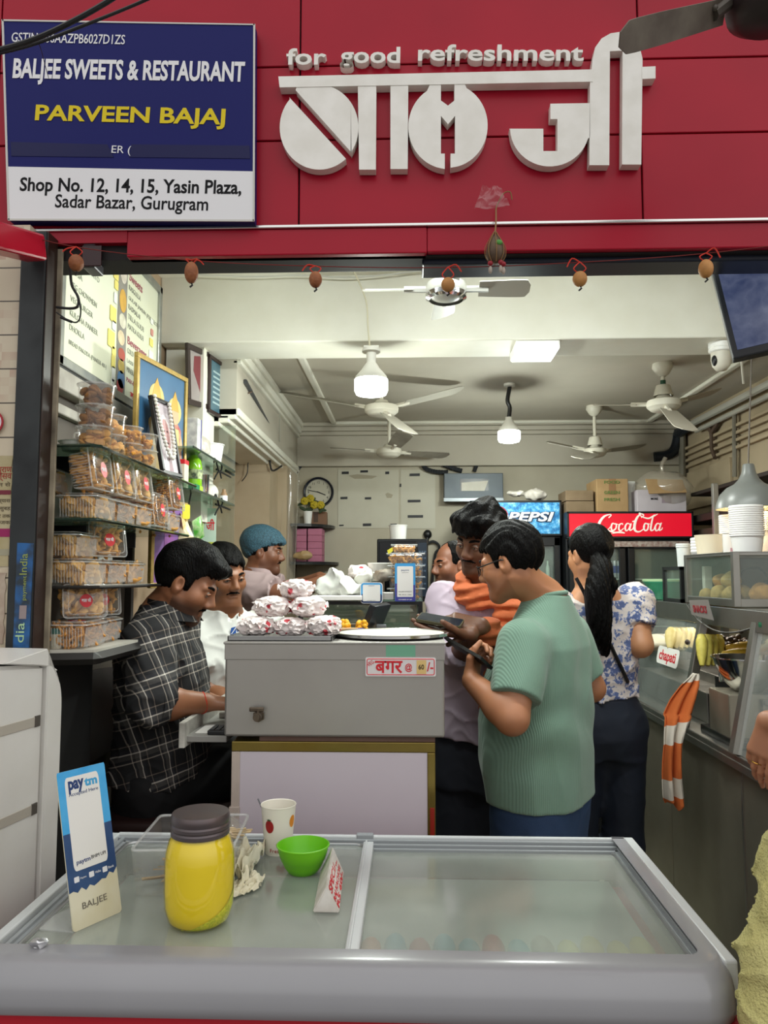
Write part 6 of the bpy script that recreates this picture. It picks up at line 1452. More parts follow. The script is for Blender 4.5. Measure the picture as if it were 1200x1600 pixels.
bm=B(); c=P(592,985,2.66); box(bm,c+Vector((-.01,-.01,-.05)),c+Vector((.025,.03,.02)),bev=.004); obj('stand',bm,M('screen_grey','#5e6164',.4),t)
bm=B(); box(bm,(PX(525,2.55,1000),2.50,.9),(PX(612,2.55,1000),2.75,PZ(987,2.55,560)),bev=.003); solo('cash_box',bm,M('cash_box_wood','#9d8c74',.6),'tan cash box behind the round steel lid','box')
zz=PZ(987,2.55,560)+.0006
for k,(x,y) in enumerate(((539,974),(566,971))):
 c=P(x,y,2.56); t=thing('marigold',['orange yellow marigold heap nearer the burgers','orange yellow marigold heap touching the black screen'][k],'flower',(c.x,2.56,zz))
 bm=B(); random.seed(k)
 for q in range(16):ball(bm,(c.x+random.uniform(-.016,.016),2.56+random.uniform(-.015,.015),zz+random.uniform(.006,.032)),.009,seg=8)
 obj('petals',bm,M('marigold_orange','#d99a12',.6,var='#e8b52a',vscale=60),t,smooth=60,kind='stuff')
bm=B(); cyl(bm,P(548,976,2.57),P(566,976,2.57),.004,seg=8); solo('incense_stick',bm,brass,'small brass stick between the marigold heaps','stick')
bm=B(); a=P(533,987,2.53); box(bm,(a.x,2.52,zz),(a.x+.055,2.545,zz+.013),bev=.002); solo('matchbox',bm,M('matchbox','#c9a27a',.6),'small tan box in front of the marigolds','box')
bm=B(); a=P(554,985,2.53); box(bm,(a.x+.003,2.52,zz),(a.x+.032,2.545,zz+.012),bev=.003); solo('blue_pack',bm,M('blue_pack','#2b3a9a',.4),'small blue pack beside the tan box','packet')
# microwave with bucket on the back counter
Ym=4.15
zk=PZ(940,Ym,630)
bm=B(); box(bm,(PX(560,Ym,950),Ym-.02,.0),(PX(700,Ym,950),YB-.01,zk-.001)); solo('back_counter',bm,M('back_counter','#8b8270',.6,var='#797060',vscale=6),'tan back counter under the black microwave','counter')
t=thing('microwave','black microwave oven on the back counter under a white bucket','microwave',P(628,940,Ym))
a=fr(589,939,Ym); b=fr(669,842,Ym); bm=B(); box(bm,(a[0],Ym,zk),(b[0],Ym+.38,b[1]),bev=.006); obj('cabinet',bm,M('microwave_black','#0f1216',.25),t)
a2=fr(592,935,Ym); b2=fr(651,846,Ym); bm=B(); box(bm,(a2[0],Ym-.008,a2[1]),(b2[0],Ym,b2[1]),bev=.003); obj('door',bm,M('microwave_glass','#06080b',.1),t)
a2=fr(653,932,Ym); b2=fr(667,848,Ym); bm=B(); box(bm,(a2[0],Ym-.005,a2[1]),(b2[0],Ym,b2[1]),bev=.002); kp=obj('keypad',bm,M('keypad_blue','#1a2634',.3),t)
for i in range(3):
 for j in range(6):
  bm=B(); q=fr(656+4*i,862+10*j,Ym-.0055); prism(bm,disc(.005,8,q[0],q[1]),0,.001,fm(Ym-.0055)); obj('key',bm,M('key_blue','#4a5a6e',.4),kp)
c=P(622,841,Ym+.15); c.z=fr(0,842,Ym)[1]+.0006; bm=B(); lathe(bm,[(0,0),(.045,0),(.05,.075),(.053,.076),(.052,.08),(.047,.08),(.043,.006),(0,.006)],c,28); solo('white_bucket',bm,whitep,'white plastic bucket on the microwave','bucket',smooth=40)
t=thing('plug_cable','black plug with coiled cable on the back wall beside the microwave','plug',P(672,838,YB))
bm=B(); c=P(668,835,YB-.02); ball(bm,c,.028,1,.8,1.1); cyl(bm,c,P(667,850,YB-.03),.012,seg=8); obj('plug',bm,black,t,smooth=50)
bm=B(); tube(bm,[P(667,850,YB-.03),P(676,846,YB-.03),P(684,850,YB-.03),P(686,858,YB-.03),P(680,866,YB-.03),P(676,900,YB-.03),P(674,935,YB-.04)],.009,8,4); obj('cable',bm,M('cable_grey','#2a2c30',.4),t)
bm=B(); tube(bm,[P(692,918,3.62),P(684,935,3.45),P(674,950,3.3),P(664,970,3.2),P(657,986,3.1)],.005,6,4); solo('hanging_cable',bm,black,'thin black cable running down beside the display case','cable')
# coolers
def cooler(name,label,x0,x1,ytop,yhead,Y,depth,doors):
 t=thing(name,label,'cooler',(((PX(x0,Y,900)+PX(x1,Y,900))/2),Y+depth/2,0))
 xa,xb=PX(x0,Y,815),PX(x1,Y,815); zt2=PZ(ytop,Y,(x0+x1)/2); zh=PZ(yhead,Y,(x0+x1)/2)
 cb=M('cooler_black','#15171a',.35)
 bm=B(); box(bm,(xa,Y+.045,.02),(xb,Y+depth,zt2),bev=.004); obj('cabinet',bm,cb,t)
 bm=B()
 for (lo,hi) in (((xa,Y,zh-.012),(xb,Y+.05,zh)),((xa,Y,zt2-.012),(xb,Y+.05,zt2)),((xa,Y,zh),(xa+.012,Y+.05,zt2)),((xb-.012,Y,zh),(xb,Y+.05,zt2))):box(bm,lo,hi,bev=.002)
 obj('sign_frame',bm,cb,t)
 n=len(doors)
 for (d0,d1) in doors:
  da,db=PX(d0,Y,880),PX(d1,Y,880)
  bm=B(); zt3=zh-.02
  for (lo,hi) in (((da,Y,.12),(da+.035,Y+.04,zt3)),((db-.035,Y,.12),(db,Y+.04,zt3)),((da,Y,zt3-.05),(db,Y+.04,zt3)),((da,Y,.12),(db,Y+.04,.2))):box(bm,lo,hi,bev=.003)
  dr=obj('door',bm,cb,t)
  bm=B(); box(bm,(da+.035,Y+.012,.2),(db-.035,Y+.016,zt3-.05)); obj('door_glass',bm,glass,dr)
  bm=B(); box(bm,(da+.036,Y+.0445,.2),(db-.036,Y+.0449,zt3-.05)); obj('cold_interior',bm,M('cooler_inside','#56605a',.5,var='#3a433e',vscale=6),dr)
  for z in (1.20,1.46):
   bm=B(); box(bm,(da+.036,Y+.018,z),(db-.036,Y+.044,z+.006)); obj('wire_shelf',bm,M('shelf_wire','#b9c4c0',.4),dr)
  bm=B(); box(bm,(da+.03,Y-.012,.9),(da+.04,Y,1.15),bev=.003); obj('door_handle',bm,M('handle_grey','#3a3d40',.4),dr)
 return t,xa,xb,zt2,zh
YPp=4.42
t,xa,xb,zt2,zh=cooler('drinks_cooler','tall black drinks cooler with blue lit PEPSI header',735,878,782,834,YPp,.55,[(742,876)])
blu=bpy.data.materials.new('pepsi_blue'); blu.use_nodes=True
def bl_mat():
 nt=blu.node_tree; N=nt.nodes.new; L=nt.links.new; b=nt.nodes['Principled BSDF']; b.inputs['Roughness'].default_value=.3
 tcn=N('ShaderNodeTexCoord'); no=N('ShaderNodeTexNoise'); no.inputs['Scale'].default_value=26; no.inputs['Detail'].default_value=6; no.inputs['Roughness'].default_value=.7; L(tcn.outputs['Object'],no.inputs[0])
 cr=N('ShaderNodeValToRGB'); cr.color_ramp.elements[0].position=.4; cr.color_ramp.elements[0].color=lin('#1a5f96'); cr.color_ramp.elements[1].position=.68; cr.color_ramp.elements[1].color=lin('#a9cfe2'); e=cr.color_ramp.elements.new(.52); e.color=lin('#3f93c4'); L(no.outputs[0],cr.inputs[0])
 L(cr.outputs[0],b.inputs['Base Color']); L(cr.outputs[0],b.inputs['Emission Color']); b.inputs['Emission Strength'].default_value=.25
bl_mat()
bm=B(); box(bm,(xa+.012,YPp+.002,zh),(xb-.012,YPp+.045,zt2-.012)); hd=obj('header_sign',bm,blu,t)
q=fr(776,808,YPp); R=.068
m6=plane_mat((q[0],YPp+.001,q[1]))
bm=B(); prism(bm,arc(0,0,R,R,12,168,20)+[(-R*.5,.022),(R*.5,.012)],0,.001,m6); obj('logo_red',bm,M('logo_red','#a02c3c',.3),hd)
bm=B(); prism(bm,disc(R,32),-.001,.0004,m6); obj('logo_white',bm,M('logo_white','#d6d8da',.3),hd)
bm=B(); prism(bm,arc(0,0,R,R,190,350,20)+[(R*.5,-.014),(-R*.4,-.004)],0,.001,m6); obj('logo_blue',bm,M('logo_blue','#1f4c8e',.3),hd)
def btxt(s,x0,x1,yb,h,Y,m_,par,off,shear=0,z=.0012,e=.002):
 a=fr(x0,yb,Y); b=fr(x1,yb,Y); bm=B(); text_bm(bm,s,.1,plane_mat((a[0],Y,a[1]))@Matrix.Translation((0,0,z)),ext=e,off=off,align='LEFT',width=b[0]-a[0],height=h*Y/1200,shear=shear,vfit=True); obj('lettering',bm,m_,par)
btxt('PEPSI',791,868,816.5,17,YPp,M('logo_navy','#1c3558',.4),hd,.010,.25,.0,.001); btxt('PEPSI',793,866,815,15,YPp,M('pepsi_white','#d9dde0',.35),hd,.003,.25)
c=P(856,895,YPp+.03)
bm=B(); lathe(bm,[(0,0),(.012,0),(.012,.06),(.006,.08),(.006,.10),(0,.10)],(c.x,YPp+.03,1.467),12); solo('drink_bottle',bm,M('clear_drink','#9fb0a8',.2),'pale bottle behind the blue-headed cooler door','bottle',smooth=50)
YK=4.30
t,xa,xb,zt2,zh=cooler('drinks_cooler','wide black drinks cooler with lit red Coca-Cola header and boxes on top',886,1084,799,838,YK,.62,[(890,978),(982,1080)])
rk_=bpy.data.materials.new('cola_red'); rk_.use_nodes=True
b=rk_.node_tree.nodes['Principled BSDF']; b.inputs['Base Color'].default_value=lin('#b00f22'); b.inputs['Emission Color'].default_value=lin('#d5122a'); b.inputs['Emission Strength'].default_value=.75; b.inputs['Roughness'].default_value=.25
bm=B(); box(bm,(xa+.012,YK+.002,zh),(xb-.012,YK+.045,zt2-.012)); hd=obj('header_sign',bm,rk_,t)
cw=M('cola_white','#eadfd6',.35,emit=.35,ecol='#f0e4da')
def script(strokes,Y,m_,par):
 for (pts,rr) in strokes:
  bm=B(); L=smooth_path([P(x,y,Y) for x,y in pts],6); n=len(L); k=len(rr)
  tube(bm,L,1,6,rr=[float(np.interp(i/(n-1)*(k-1),range(k),rr))*Y/1200 for i in range(n)])
  for v in bm.verts:v.co.y=Y+(v.co.y-Y)*.25
  obj('lettering',bm,m_,par)
script([([(951,809),(955,805),(952,804),(944,807),(937,816),(935,826),(940,831),(949,828),(954,823)],[1.0,.8,.8,1.8,2.4,2.2,1.2,.8,.5]),([(961,819),(957,818),(955,824),(957,829),(962,826),(963,820),(961,818),(967,820)],[.9,1.2,1.5,1.3,1.3,1.1,.8,.4]),([(973,820),(972,818),(968,820),(967,827),(970,829),(975,825)],[.9,.9,1.3,1.4,1.0,.5]),([(984,819),(980,818),(977,823),(978,829),(982,827),(986,818),(984,828),(988,827),(991,821)],[.9,1.1,1.5,1.3,.8,1.2,1.3,.8,.5]),([(988,815),(993,814)],[1.0,1.2]),([(1002,809),(1006,805),(1002,803),(996,808),(992,818),(992,828),(998,831),(1005,827),(1008,822)],[.8,.8,.9,1.8,2.3,2.1,1.2,.8,.5]),([(1006,805),(999,801.5),(1001,806),(1012,810),(1020,807),(1028,803)],[.7,.8,.9,1.3,1.5,.4]),([(1012,819),(1008,818),(1006,824),(1008,829),(1012,827),(1013,820),(1011,818),(1016,819)],[.9,1.2,1.5,1.3,1.3,1.1,.8,.4]),([(1025,805),(1021,806),(1018,818),(1017,828),(1021,828),(1023,823)],[.6,1.1,1.5,1.5,.9,.5]),([(1031,819),(1027,818),(1024,823),(1025,829),(1029,827),(1033,817),(1030,828),(1034,827),(1035,824)],[.9,1.1,1.5,1.3,.8,1.3,1.4,.8,.4]),([(941,831),(950,829),(960,832),(970,831),(976,833),(966,832.5),(955,834)],[.6,1.2,1.4,.9,.6,.6,.3])],YK-.002,cw,hd)
bm=B(); box(bm,(xa+.03,YK-.002,zh-.058),(xb-.03,YK+.0,zh-.028)); obj('price_strip',bm,M('strip_red_grey','#8f6f68',.5,var='#b9aea4',vscale=60,vamt=1),t)
for k in range(4):
 c=Vector((PX(954+6.5*k,YK+.03,880),YK+.030,1.467)); bm=B(); lathe(bm,[(0,0),(.009,0),(.0105,.008),(.0105,.09),(.009,.098),(0,.098)],c,14); tt=thing('drink_can','slim blue and silver can behind the cooler door by the ponytail','can',c,'slim cans in the red headed cooler'); obj('can',bm,M('can_silver','#b5bac4',.3,.4),tt,smooth=40)
 bm=B(); lathe(bm,[(.0108,.03),(.0108,.07)],c,14); obj('blue_print',bm,M('can_blue','#2a3a86',.35),tt,smooth=60)
 # boxes on top of the coolers
def cbox(x0,y0,x1,y1,Y,d,label,m_,tape=True,z=None):
 t=thing('carton',label,'box',P((x0+x1)/2,y1,Y)); a=fr(x0,y1,Y); b=fr(x1,y0,Y); zb=z if z is not None else a[1]
 bm=B(); box(bm,(a[0],Y,zb),(b[0],Y+d,b[1]),bev=.003); obj('box',bm,m_,t)
 if tape:bm=B(); box(bm,((a[0]+b[0])/2-.02,Y-.0012,b[1]-.09),((a[0]+b[0])/2+.02,Y-.0002,b[1]+.0)); obj('tape',bm,M('parcel_tape','#8e6a4a',.3),t)
 return t,a,b
zc_=zt2+.0006
t,a,b=cbox(933,748,981,797,4.36,.25,'tall printed cardboard carton on the red headed cooler',card,True,zc_)
for k,s in enumerate(('FOOD','GREEN','FRESH')):btxt(s,944,968,[756,772,783][k],5,4.358,M('carton_green_ink','#5b7a3c',.6),t,.001,0,.0,.0015)
t,a,b=cbox(885,783,928,797,4.38,.22,'flat brown carton, lower of two on the cooler',M('card_dark','#7d6a52',.8,var='#6a573f',vscale=14),False,zc_)
t,a,b=cbox(884,766,927,782.5,4.38,.22,'flat brown carton, upper of two on the cooler',MATS['card_dark'],False)
c=P(988,770,4.45); bm=B(); box(bm,(PX(981.5,4.45,770),4.45,zc_),(PX(993,4.45,770),4.5,PZ(752,4.45,985)),bev=.004); solo('plastic_cup_stack',bm,whitep,'white plastic tub stack wedged between the cartons','tub')
t,a,b=cbox(996,765,1072,797,4.34,.24,'open white carton wrapped in clear plastic on the red headed cooler',M('white_carton','#c4bcc2',.6,var='#aaa0a6',vscale=9),False,zc_)
bm=B(); A1,A2=P(1008,749,4.34),P(1066,750,4.34); B1,B2=P(1014,772,4.30),P(1073,770,4.30)
vs=[bm.verts.new(p) for p in (A1,A2,B2,B1)]; bm.faces.new(vs); solidify(bm,.004); obj('flap',bm,card,t); btxt('MORE',1017,1028,781,3.5,4.339,ink,t,.001,0,0,.0015)
bm=B(); prism(bm,fpoly([(1034,775),(1049,775),(1049,786),(1034,786)],4.339),0,.001,fm(4.339)); obj('tape',bm,M('tape_mauve','#9a8a94',.4),t)
bm=B(); c=P(1036,768,4.46); ball(bm,c,1,.17,.15,.13,24)
for v in bm.verts:v.co+=Vector((vnoise(v.co,9,1),vnoise(v.co,9,2),vnoise(v.co,9,3)))*.04
bm2=bm; tube(bm2,[P(1036,740,4.44),P(1034,727,4.44),P(1040,715,4.44)],.012,6,3); solo('plastic_bag',bm2,thin('carton_bag','#c9bfae',.3,.1,1),'clear plastic bag tied over the white carton','bag',smooth=60)
bagblob(P(838,773,4.5),.05,1.2,.8,.62,MATS['clear_bag'],'plastic_bag','white plastic bag lying on the blue headed cooler','bag',.3,18,51)
bagblob(P(806,771,4.5),.04,1.2,.6,.4,MATS['clear_bag'],'plastic_bag','thin twist of plastic bag on the blue headed cooler beside the metal box','bag',.3,18,53)
# RIGHT COUNTER
XC=1.06; ZCt=.90
t=thing('food_counter','long stainless steel food counter with slanted glass along the right wall','counter',(1.35,3.2,0))
cs=M('counter_steel','#958f80',.4,.75,var='#7d776a',vscale=3,rvar=.12)
cs2=M('counter_steel_light','#9d9b95',.28,.9,var='#85837d',vscale=5,rvar=.15)
ys=[2.0,2.62,4.05]
for (y0,y1) in ((1.95,2.595),(2.60,3.30),(3.305,4.05)):
 bm=B(); box(bm,(XC+.02,y0,.06),(XC+.05,y1,ZCt-.045),bev=.002); obj('front_panel',bm,cs,t)
bm=B(); box(bm,(XC+.016,2.592,.04),(XC+.03,2.604,ZCt-.05)); obj('seam_strip',bm,cs2,t)
bm=B(); box(bm,(XC+.05,1.95,.0),(1.75,4.05,.06)); obj('plinth',bm,blackm,t)
bm=B(); box(bm,(XC,1.95,ZCt-.042),(1.76,4.06,ZCt),bev=.004); box(bm,(XC-.004,1.95,ZCt-.046),(XC+.01,4.06,ZCt-.02),bev=.002); obj('worktop',bm,cs2,t)
def slant(y,w,nm,m_,x0=XC+.012,x1=1.165,z1=1.335,th=.03):
 bm=B(); d=Vector((x1-x0,0,z1-ZCt)); m=plane_mat((x0,y-w/2,ZCt),right=(0,1,0),up=d); box(bm,(0,0,-th),(w,d.length,0),mat=m,bev=.002); return obj(nm,bm,m_,t)
for y in (2.595,3.06,4.04):slant(y,.035,'post',cs2)
bm=B();
def pane(y0,y1):
 bm=B(); d=Vector((1.160-XC-.012,0,1.33-ZCt)); m=plane_mat((XC+.012,y0,ZCt+.005),right=(0,1,0),up=d); box(bm,(0,0,-.012),(y1-y0,d.length,-.008),mat=m); return obj('glass_pane',bm,thin('counter_glass','#c9d0cc',.12,.06,1),t)
p1_=pane(3.08,4.02); pane(2.0,2.575)
d=Vector((1.160-XC-.012,0,1.33-ZCt)); m=plane_mat((XC+.012,3.10,ZCt+.005),right=(0,-1,0),up=d)@Matrix.Translation((0,0,.0))
m7=plane_mat(at_x(1051,1026,1.10)+Vector((-.02,0,0)),right=(0,-1,0),up=d)
bm=B(); prism(bm,rrect(.26,.075,.02,4),0,.002,m7); st_=obj('sticker',bm,M('sticker_white','#e9e9e2',.5),p1_)
bm=B(); text_bm(bm,'chapati',.06,m7@Matrix.Translation((0,-.018,.002)),ext=.001,off=.001,width=.20); obj('lettering',bm,red_ink,st_)
bm=B(); box(bm,(XC+.055,3.0,1.04),(XC+.075,3.085,1.3),mat=None); bm.free()
bm=B(); mm=plane_mat((XC+.045,3.045,ZCt),right=(0,1,0),up=(1.165-XC-.012,0,.435)); box(bm,(0,.17,-.05),(.06,.42,-.03),mat=mm,bev=.002); obj('peeling_strip',bm,M('peeling_pink','#b08f82',.6,var='#7d5a4e',vscale=20),t)
bm=B(); box(bm,(1.135,2.48,1.352),(1.62,4.06,1.368),bev=.003); box(bm,(1.133,2.48,1.295),(1.150,4.06,1.368),bev=.003); obj('top_shelf',bm,cs2,t)
bm=B(); box(bm,(1.155,2.40,1.300),(1.5,2.60,1.36),bev=.003); box(bm,(1.14,2.36,1.30),(1.18,2.50,1.375),bev=.003); obj('shelf_end',bm,cs2,t)
bm=B(); box(bm,(1.70,1.95,ZCt),(1.72,4.05,1.36)); obj('back_panel',bm,cs,t)
for y in (2.50,4.03):
 bm=B(); box(bm,(1.60,y-.015,ZCt),(1.63,y+.015,1.355)); obj('rear_post',bm,cs2,t)
bm=B(); box(bm,(1.30,3.10,ZCt+.001),(1.69,3.98,1.06),bev=.004); box(bm,(1.17,3.12,ZCt+.001),(1.30,3.98,1.02),bev=.004); obj('insert_pan',bm,cs2,t)
bm=B(); box(bm,(1.20,2.70,1.04),(1.69,3.09,1.06),bev=.003); box(bm,(1.20,2.70,.98),(1.21,3.09,1.06),bev=.002); obj('inner_shelf',bm,cs,t)
bm=B(); box(bm,(1.34,2.92,1.16),(1.36,2.95,1.36)); obj('inner_post',bm,M('pinkish_post','#a88d90',.5),t)
bm=B(); tube(bm,[P(1073,943,3.1),P(1078,952,3.08),P(1095,972,3.0),P(1120,986,2.85),P(1150,988,2.7),P(1186,978,2.58),P(1196,976,2.55)],.0035,6,5); solo('power_cable',bm,M('cable_dark','#39342f',.4),'grey power cable sagging from the snack cabinet along the counter front','cable')
bm=B(); q=P(1192,976,2.545); lathe(bm,[(.013,-.008),(.014,0),(.013,.008)],q,14); solo('green_tie',bm,M('tie_green','#1d5a3c',.5),'green tie around the slanted post','tie')
# food behind the glass
ylw=M('corn_yellow','#e0b83a',.5,var='#c99a24',vscale=40,sss=0)
ylp=M('corn_pale','#d6c860',.5,var='#b5a63f',vscale=50)
def corn(a,b,r,m_,label):
 a=Vector(a); b=Vector(b); t=thing('corn_cob',label,'corn',a,'yellow cobs in the counter')
 bm=B(); n=14; L=[a+(b-a)*i/n for i in range(n+1)]; tube(bm,L,r,14,rr=[r*math.sin(PI*min(.5,.12+i/n*.55))*(1 if i<n-1 else.75)*(1+.05*(i%2)) for i in range(n+1)]); obj('cob',bm,m_,t,smooth=60)
for k in range(4):
 p=P(1097+9*k,1036,2.98+.02*k); corn(p+Vector((0,0,-.01)),p+Vector((.02,.05,.10)),.021,ylp,'pale ridged yellow cob standing at the front of the food shelf')
for k,(x,y,Y) in enumerate(((1128,1022,3.0),(1134,1012,3.04),(1131,1032,2.96))):
 p=P(x,y,Y); corn(p,p+Vector((.11,-.03,.0)),.025,ylw,'deep yellow cob lying across the food shelf behind the steel bowl')
for k in range(5):
 p=P(1046+8*k,1000,3.30+.02*k); corn(p+Vector((0,0,-.035)),p+Vector((.03,.06,.04)),.024,M('cob_cream','#d9c98a',.5,var='#c4a95a',vscale=40),'cream coloured cob behind the slanted glass')
bm=B(); c=P(1035,1004,3.55); ball(bm,c,.085,1.3,1.6,.45,18); solo('dough_bag',bm,M('dough_cream','#d8cfb8',.5,var='#c9bd9f',vscale=12),'pale cream covered food behind the slanted glass beside the woman','food',smooth=60)
bm=B(); random.seed(8); c=P(1150,1008,3.12)
for k in range(170):
 ball(bm,c+Vector((random.gauss(0,.055),random.gauss(0,.035),abs(random.gauss(0,.022))-.012)),.011,seg=6)
o_=solo('chickpea_heap',bm,M('dark_brown_food','#3a2a1f',.5,var='#2a1d15',vscale=60),'dark brown heap of food behind the yellow cobs','food',smooth=60); o_['kind']='stuff'
bm=B(); c=P(1182,1020,3.0); sheet(bm,6,6,lambda u,v:c+Vector((-.05+.12*u,.05*v,-.03+.09*u*(.6+.4*v)+.01*math.sin(5*v)))); solidify(bm,.002); solo('paper_liner',bm,M('liner_cream','#e6dcae',.7),'cream paper liner beside the yellow cobs','paper',smooth=60)
c=P(1160,1078,2.80); c.z+=.01
t=thing('steel_bowl','large shiny steel mixing bowl on the counter','bowl',c)
zb=PZ(1080,2.8,1150); R=.115; cx=PX(1168,2.80,1060)
bm=B(); lathe(bm,[(0,.003),(.045,.0),(.075,.03),(.10,.075),(R,.115),(R+.006,.117),(R+.006,.121),(R-.002,.120),(.096,.075),(.07,.032),(.04,.006),(0,.006)],(cx,2.80,zb),48); obj('bowl_wall',bm,chrome,t,smooth=40)
bm=B(); lathe(bm,[(.104,.09),(.05,.094),(0,.096)],(cx,2.80,zb),32); obj('batter',bm,M('batter_brown','#5a4336',.3),t,smooth=60)
bm=B(); box(bm,(cx-.10,2.72,ZCt+.001),(cx+.14,2.90,zb-.0),bev=.004); solo('steel_block',bm,cs,'low steel stand under the mixing bowl','stand')
bm=B(); x0=PX(1064,2.92,1110);
box(bm,(XC+.03,2.66,ZCt+.001),(XC+.10,2.98,ZCt+.028),bev=.003)
solo('black_pan',bm,M('pan_dark','#4d4c4b',.2,.9),'flat dark steel pan at the counter front below the steel bowl','pan')
bm=B(); c=P(1118,1052,2.9); box(bm,(1.175,2.86,1.0),(1.19,2.93,1.12),bev=.003); cyl(bm,c+Vector((.02,0,-.03)),c+Vector((.02,0,.03)),.008,seg=10); solo('steel_container',bm,chrome,'small steel container between cobs and mixing bowl','container')
bm=B(); box(bm,(1.172,2.90,.98),(1.20,3.04,1.10),bev=.004); solo('black_box',bm,black,'small black box beneath the pale ridged cobs','box')
# cloth hanging over the counter edge
def towel():
 bm=B()
 path=[(1084,1052,2.98),(1074,1070,2.97),(1064,1090,2.95),(1056,1112,2.93),(1051,1132,2.91),(1047,1160,2.90),(1046,1200,2.90),(1049,1240,2.90),(1052,1262,2.90)]
 wid=[4,14,19,21,17,13,14,15,13]
 L=smooth_path([P(*p) for p in path],6); n=len(L)-1
 W=np.interp(np.arange(n+1)/n,np.linspace(0,1,len(wid)),wid)
 def fn(u,v):
  i=min(n,int(round(v*n))); p=L[i]; w=W[i]*2.92/1200
  k=u-.5; cut=-.03*(v>.85)*max(0,abs(k)-.1)*(1 if k<0 else 2.6)*8*(v-.85)
  return p+Vector((k*2*w,-.018*math.cos(u*13+v*3)*(.4+v)-.012-.02*(v>.4),cut*0+(.0 if v<.9 else.06*abs(math.sin(u*4+.6))*(v-.9)*6)))
 return sheet(bm,22,n,fn)
tw=bpy.data.materials.new('towel_check'); tw.use_nodes=True
def towel_mat():
 nt=tw.node_tree; N=nt.nodes.new; L=nt.links.new; b=nt.nodes['Principled BSDF']; b.inputs['Roughness'].default_value=.9
 tcn=N('ShaderNodeTexCoord'); mp_=N('ShaderNodeMapping'); mp_.inputs['Rotation'].default_value=(0,.25,0); L(tcn.outputs['Object'],mp_.inputs[0])
 w=N('ShaderNodeTexWave'); w.bands_direction='Z'; w.inputs['Scale'].default_value=1.7; w.inputs['Distortion'].default_value=1.5; L(mp_.outputs[0],w.inputs[0])
 cr=N('ShaderNodeValToRGB'); cr.color_ramp.interpolation='CONSTANT'; cr.color_ramp.elements[0].color=lin('#c5642c'); cr.color_ramp.elements[1].position=.74; cr.color_ramp.elements[1].color=lin('#cfc6b8'); L(w.outputs[0],cr.inputs[0]); L(cr.outputs[0],b.inputs['Base Color'])
towel_mat()
bm=towel(); solidify(bm,.004); solo('kitchen_towel',bm,tw,'orange and white kitchen towel hanging over the counter edge','towel',smooth=60)
# glass snack cabinet on the top shelf
t=thing('snack_cabinet','small steel framed glass snack cabinet on the counter shelf','cabinet',(1.35,2.97,1.37))
zA_,zB_=1.372,1.566; xA_,xB_=1.142,1.58; yA_,yB_=2.74,3.20
bm=B()
for (x,y) in ((xA_,yA_),(xB_,yA_),(xA_,yB_),(xB_,yB_)):box(bm,(x-.012,y-.012,zA_),(x+.012,y+.012,zB_),bev=.002)
for z0,z1 in ((zA_,zA_+.028),(zB_-.014,zB_)):
 box(bm,(xA_-.01,yA_-.01,z0),(xB_+.01,yA_+.01,z1),bev=.002); box(bm,(xA_-.01,yA_,z0),(xA_+.01,yB_,z1),bev=.002); box(bm,(xA_,yB_-.01,z0),(xB_,yB_+.01,z1),bev=.002)
obj('frame',bm,cs2,t)
bm=B(); box(bm,(xA_-.012,yA_-.012,zB_-.004),(xB_+.012,yB_+.012,zB_),bev=.001); obj('top',bm,cs2,t)
bm=B(); box(bm,(xA_-.002,yA_,zA_),(xA_+.002,yB_,zB_-.01)); obj('side_glass',bm,glass,t)
bm=B(); box(bm,(xA_,yA_-.002,zA_),(xB_,yA_+.002,zB_-.01)); obj('front_glass',bm,glass,t)
bm=B(); box(bm,(xA_,yB_-.008,zA_),(xB_,yB_-.004,zB_-.01)); obj('back_panel',bm,M('cabinet_back','#5a4f44',.5,var='#72665a',vscale=9),t)
bm=B(); box(bm,(xA_-.004,2.62,1.30),(xA_+.02,2.76,1.36),bev=.002); obj('foot',bm,cs2,t)
bm=B(); m8=plane_mat(P(1086,958,3.02)+Vector((-.012,0,.0)),right=(.05,-.25,0),up=(-.03,0,.2)); prism(bm,[(0,-.005),(.14,-.02),(.125,.055),(0,.05)],0,.003,m8); tg=obj('price_card',bm,M('card_grey','#8f8a86',.5),t)
bm=B(); text_bm(bm,'SNACKS',.03,m8@Matrix.Translation((.065,.005,.0035)),ext=.001,off=.001,width=.09,height=.028,vfit=True); obj('lettering',bm,M('card_red','#a03a40',.5),tg)
pk_m=M('fried_snack','#cb8f45',.65,var='#8f5f28',vscale=45,bump=.4,bscale=90); pk_m2=M('pale_fried_snack','#cfa866',.65,var='#9a7a44',vscale=45,bump=.4,bscale=90)
zs=zA_+.004
fp=[(1.20,2.92,0,.035,0),(1.20,3.03,0,.036,0),(1.26,2.96,0,.036,0),(1.22,2.97,1,.035,0),(1.27,3.04,0,.034,1),(1.22,3.06,1,.032,1),(1.18,3.11,0,.03,0),(1.27,2.83,0,.042,1),(1.33,2.80,0,.04,1),(1.42,2.84,0,.04,1),(1.36,2.9,0,.038,1),(1.48,2.82,0,.04,1)]
for k,(x,y,lv,r,km) in enumerate(fp):
 bm=B(); bmesh.ops.create_icosphere(bm,subdivisions=3,radius=r)
 for v in bm.verts:v.co*=1+.16*vnoise(v.co,32,k); v.co+=Vector((x,y,zs+r*.9+lv*.055))
 solo('fried_snack',bm,[pk_m2,pk_m][km],'round golden fried snack heaped in the glass snack cabinet','snack','fried snacks in the glass cabinet',smooth=60)
bm=B(); c=Vector((1.33,2.98,1.46)); tube(bm,[c+Vector((-.08,.0,.0)),c+Vector((-.06,0,.04)),c+Vector((0,0,.05)),c+Vector((.03,0,.02))],.005,6,4); ball(bm,c+Vector((.06,0,-.005)),.03,1.5,.5,.6,12); solo('tongs',bm,blackm,'black handled serving tool in the glass snack cabinet','tongs',smooth=50)
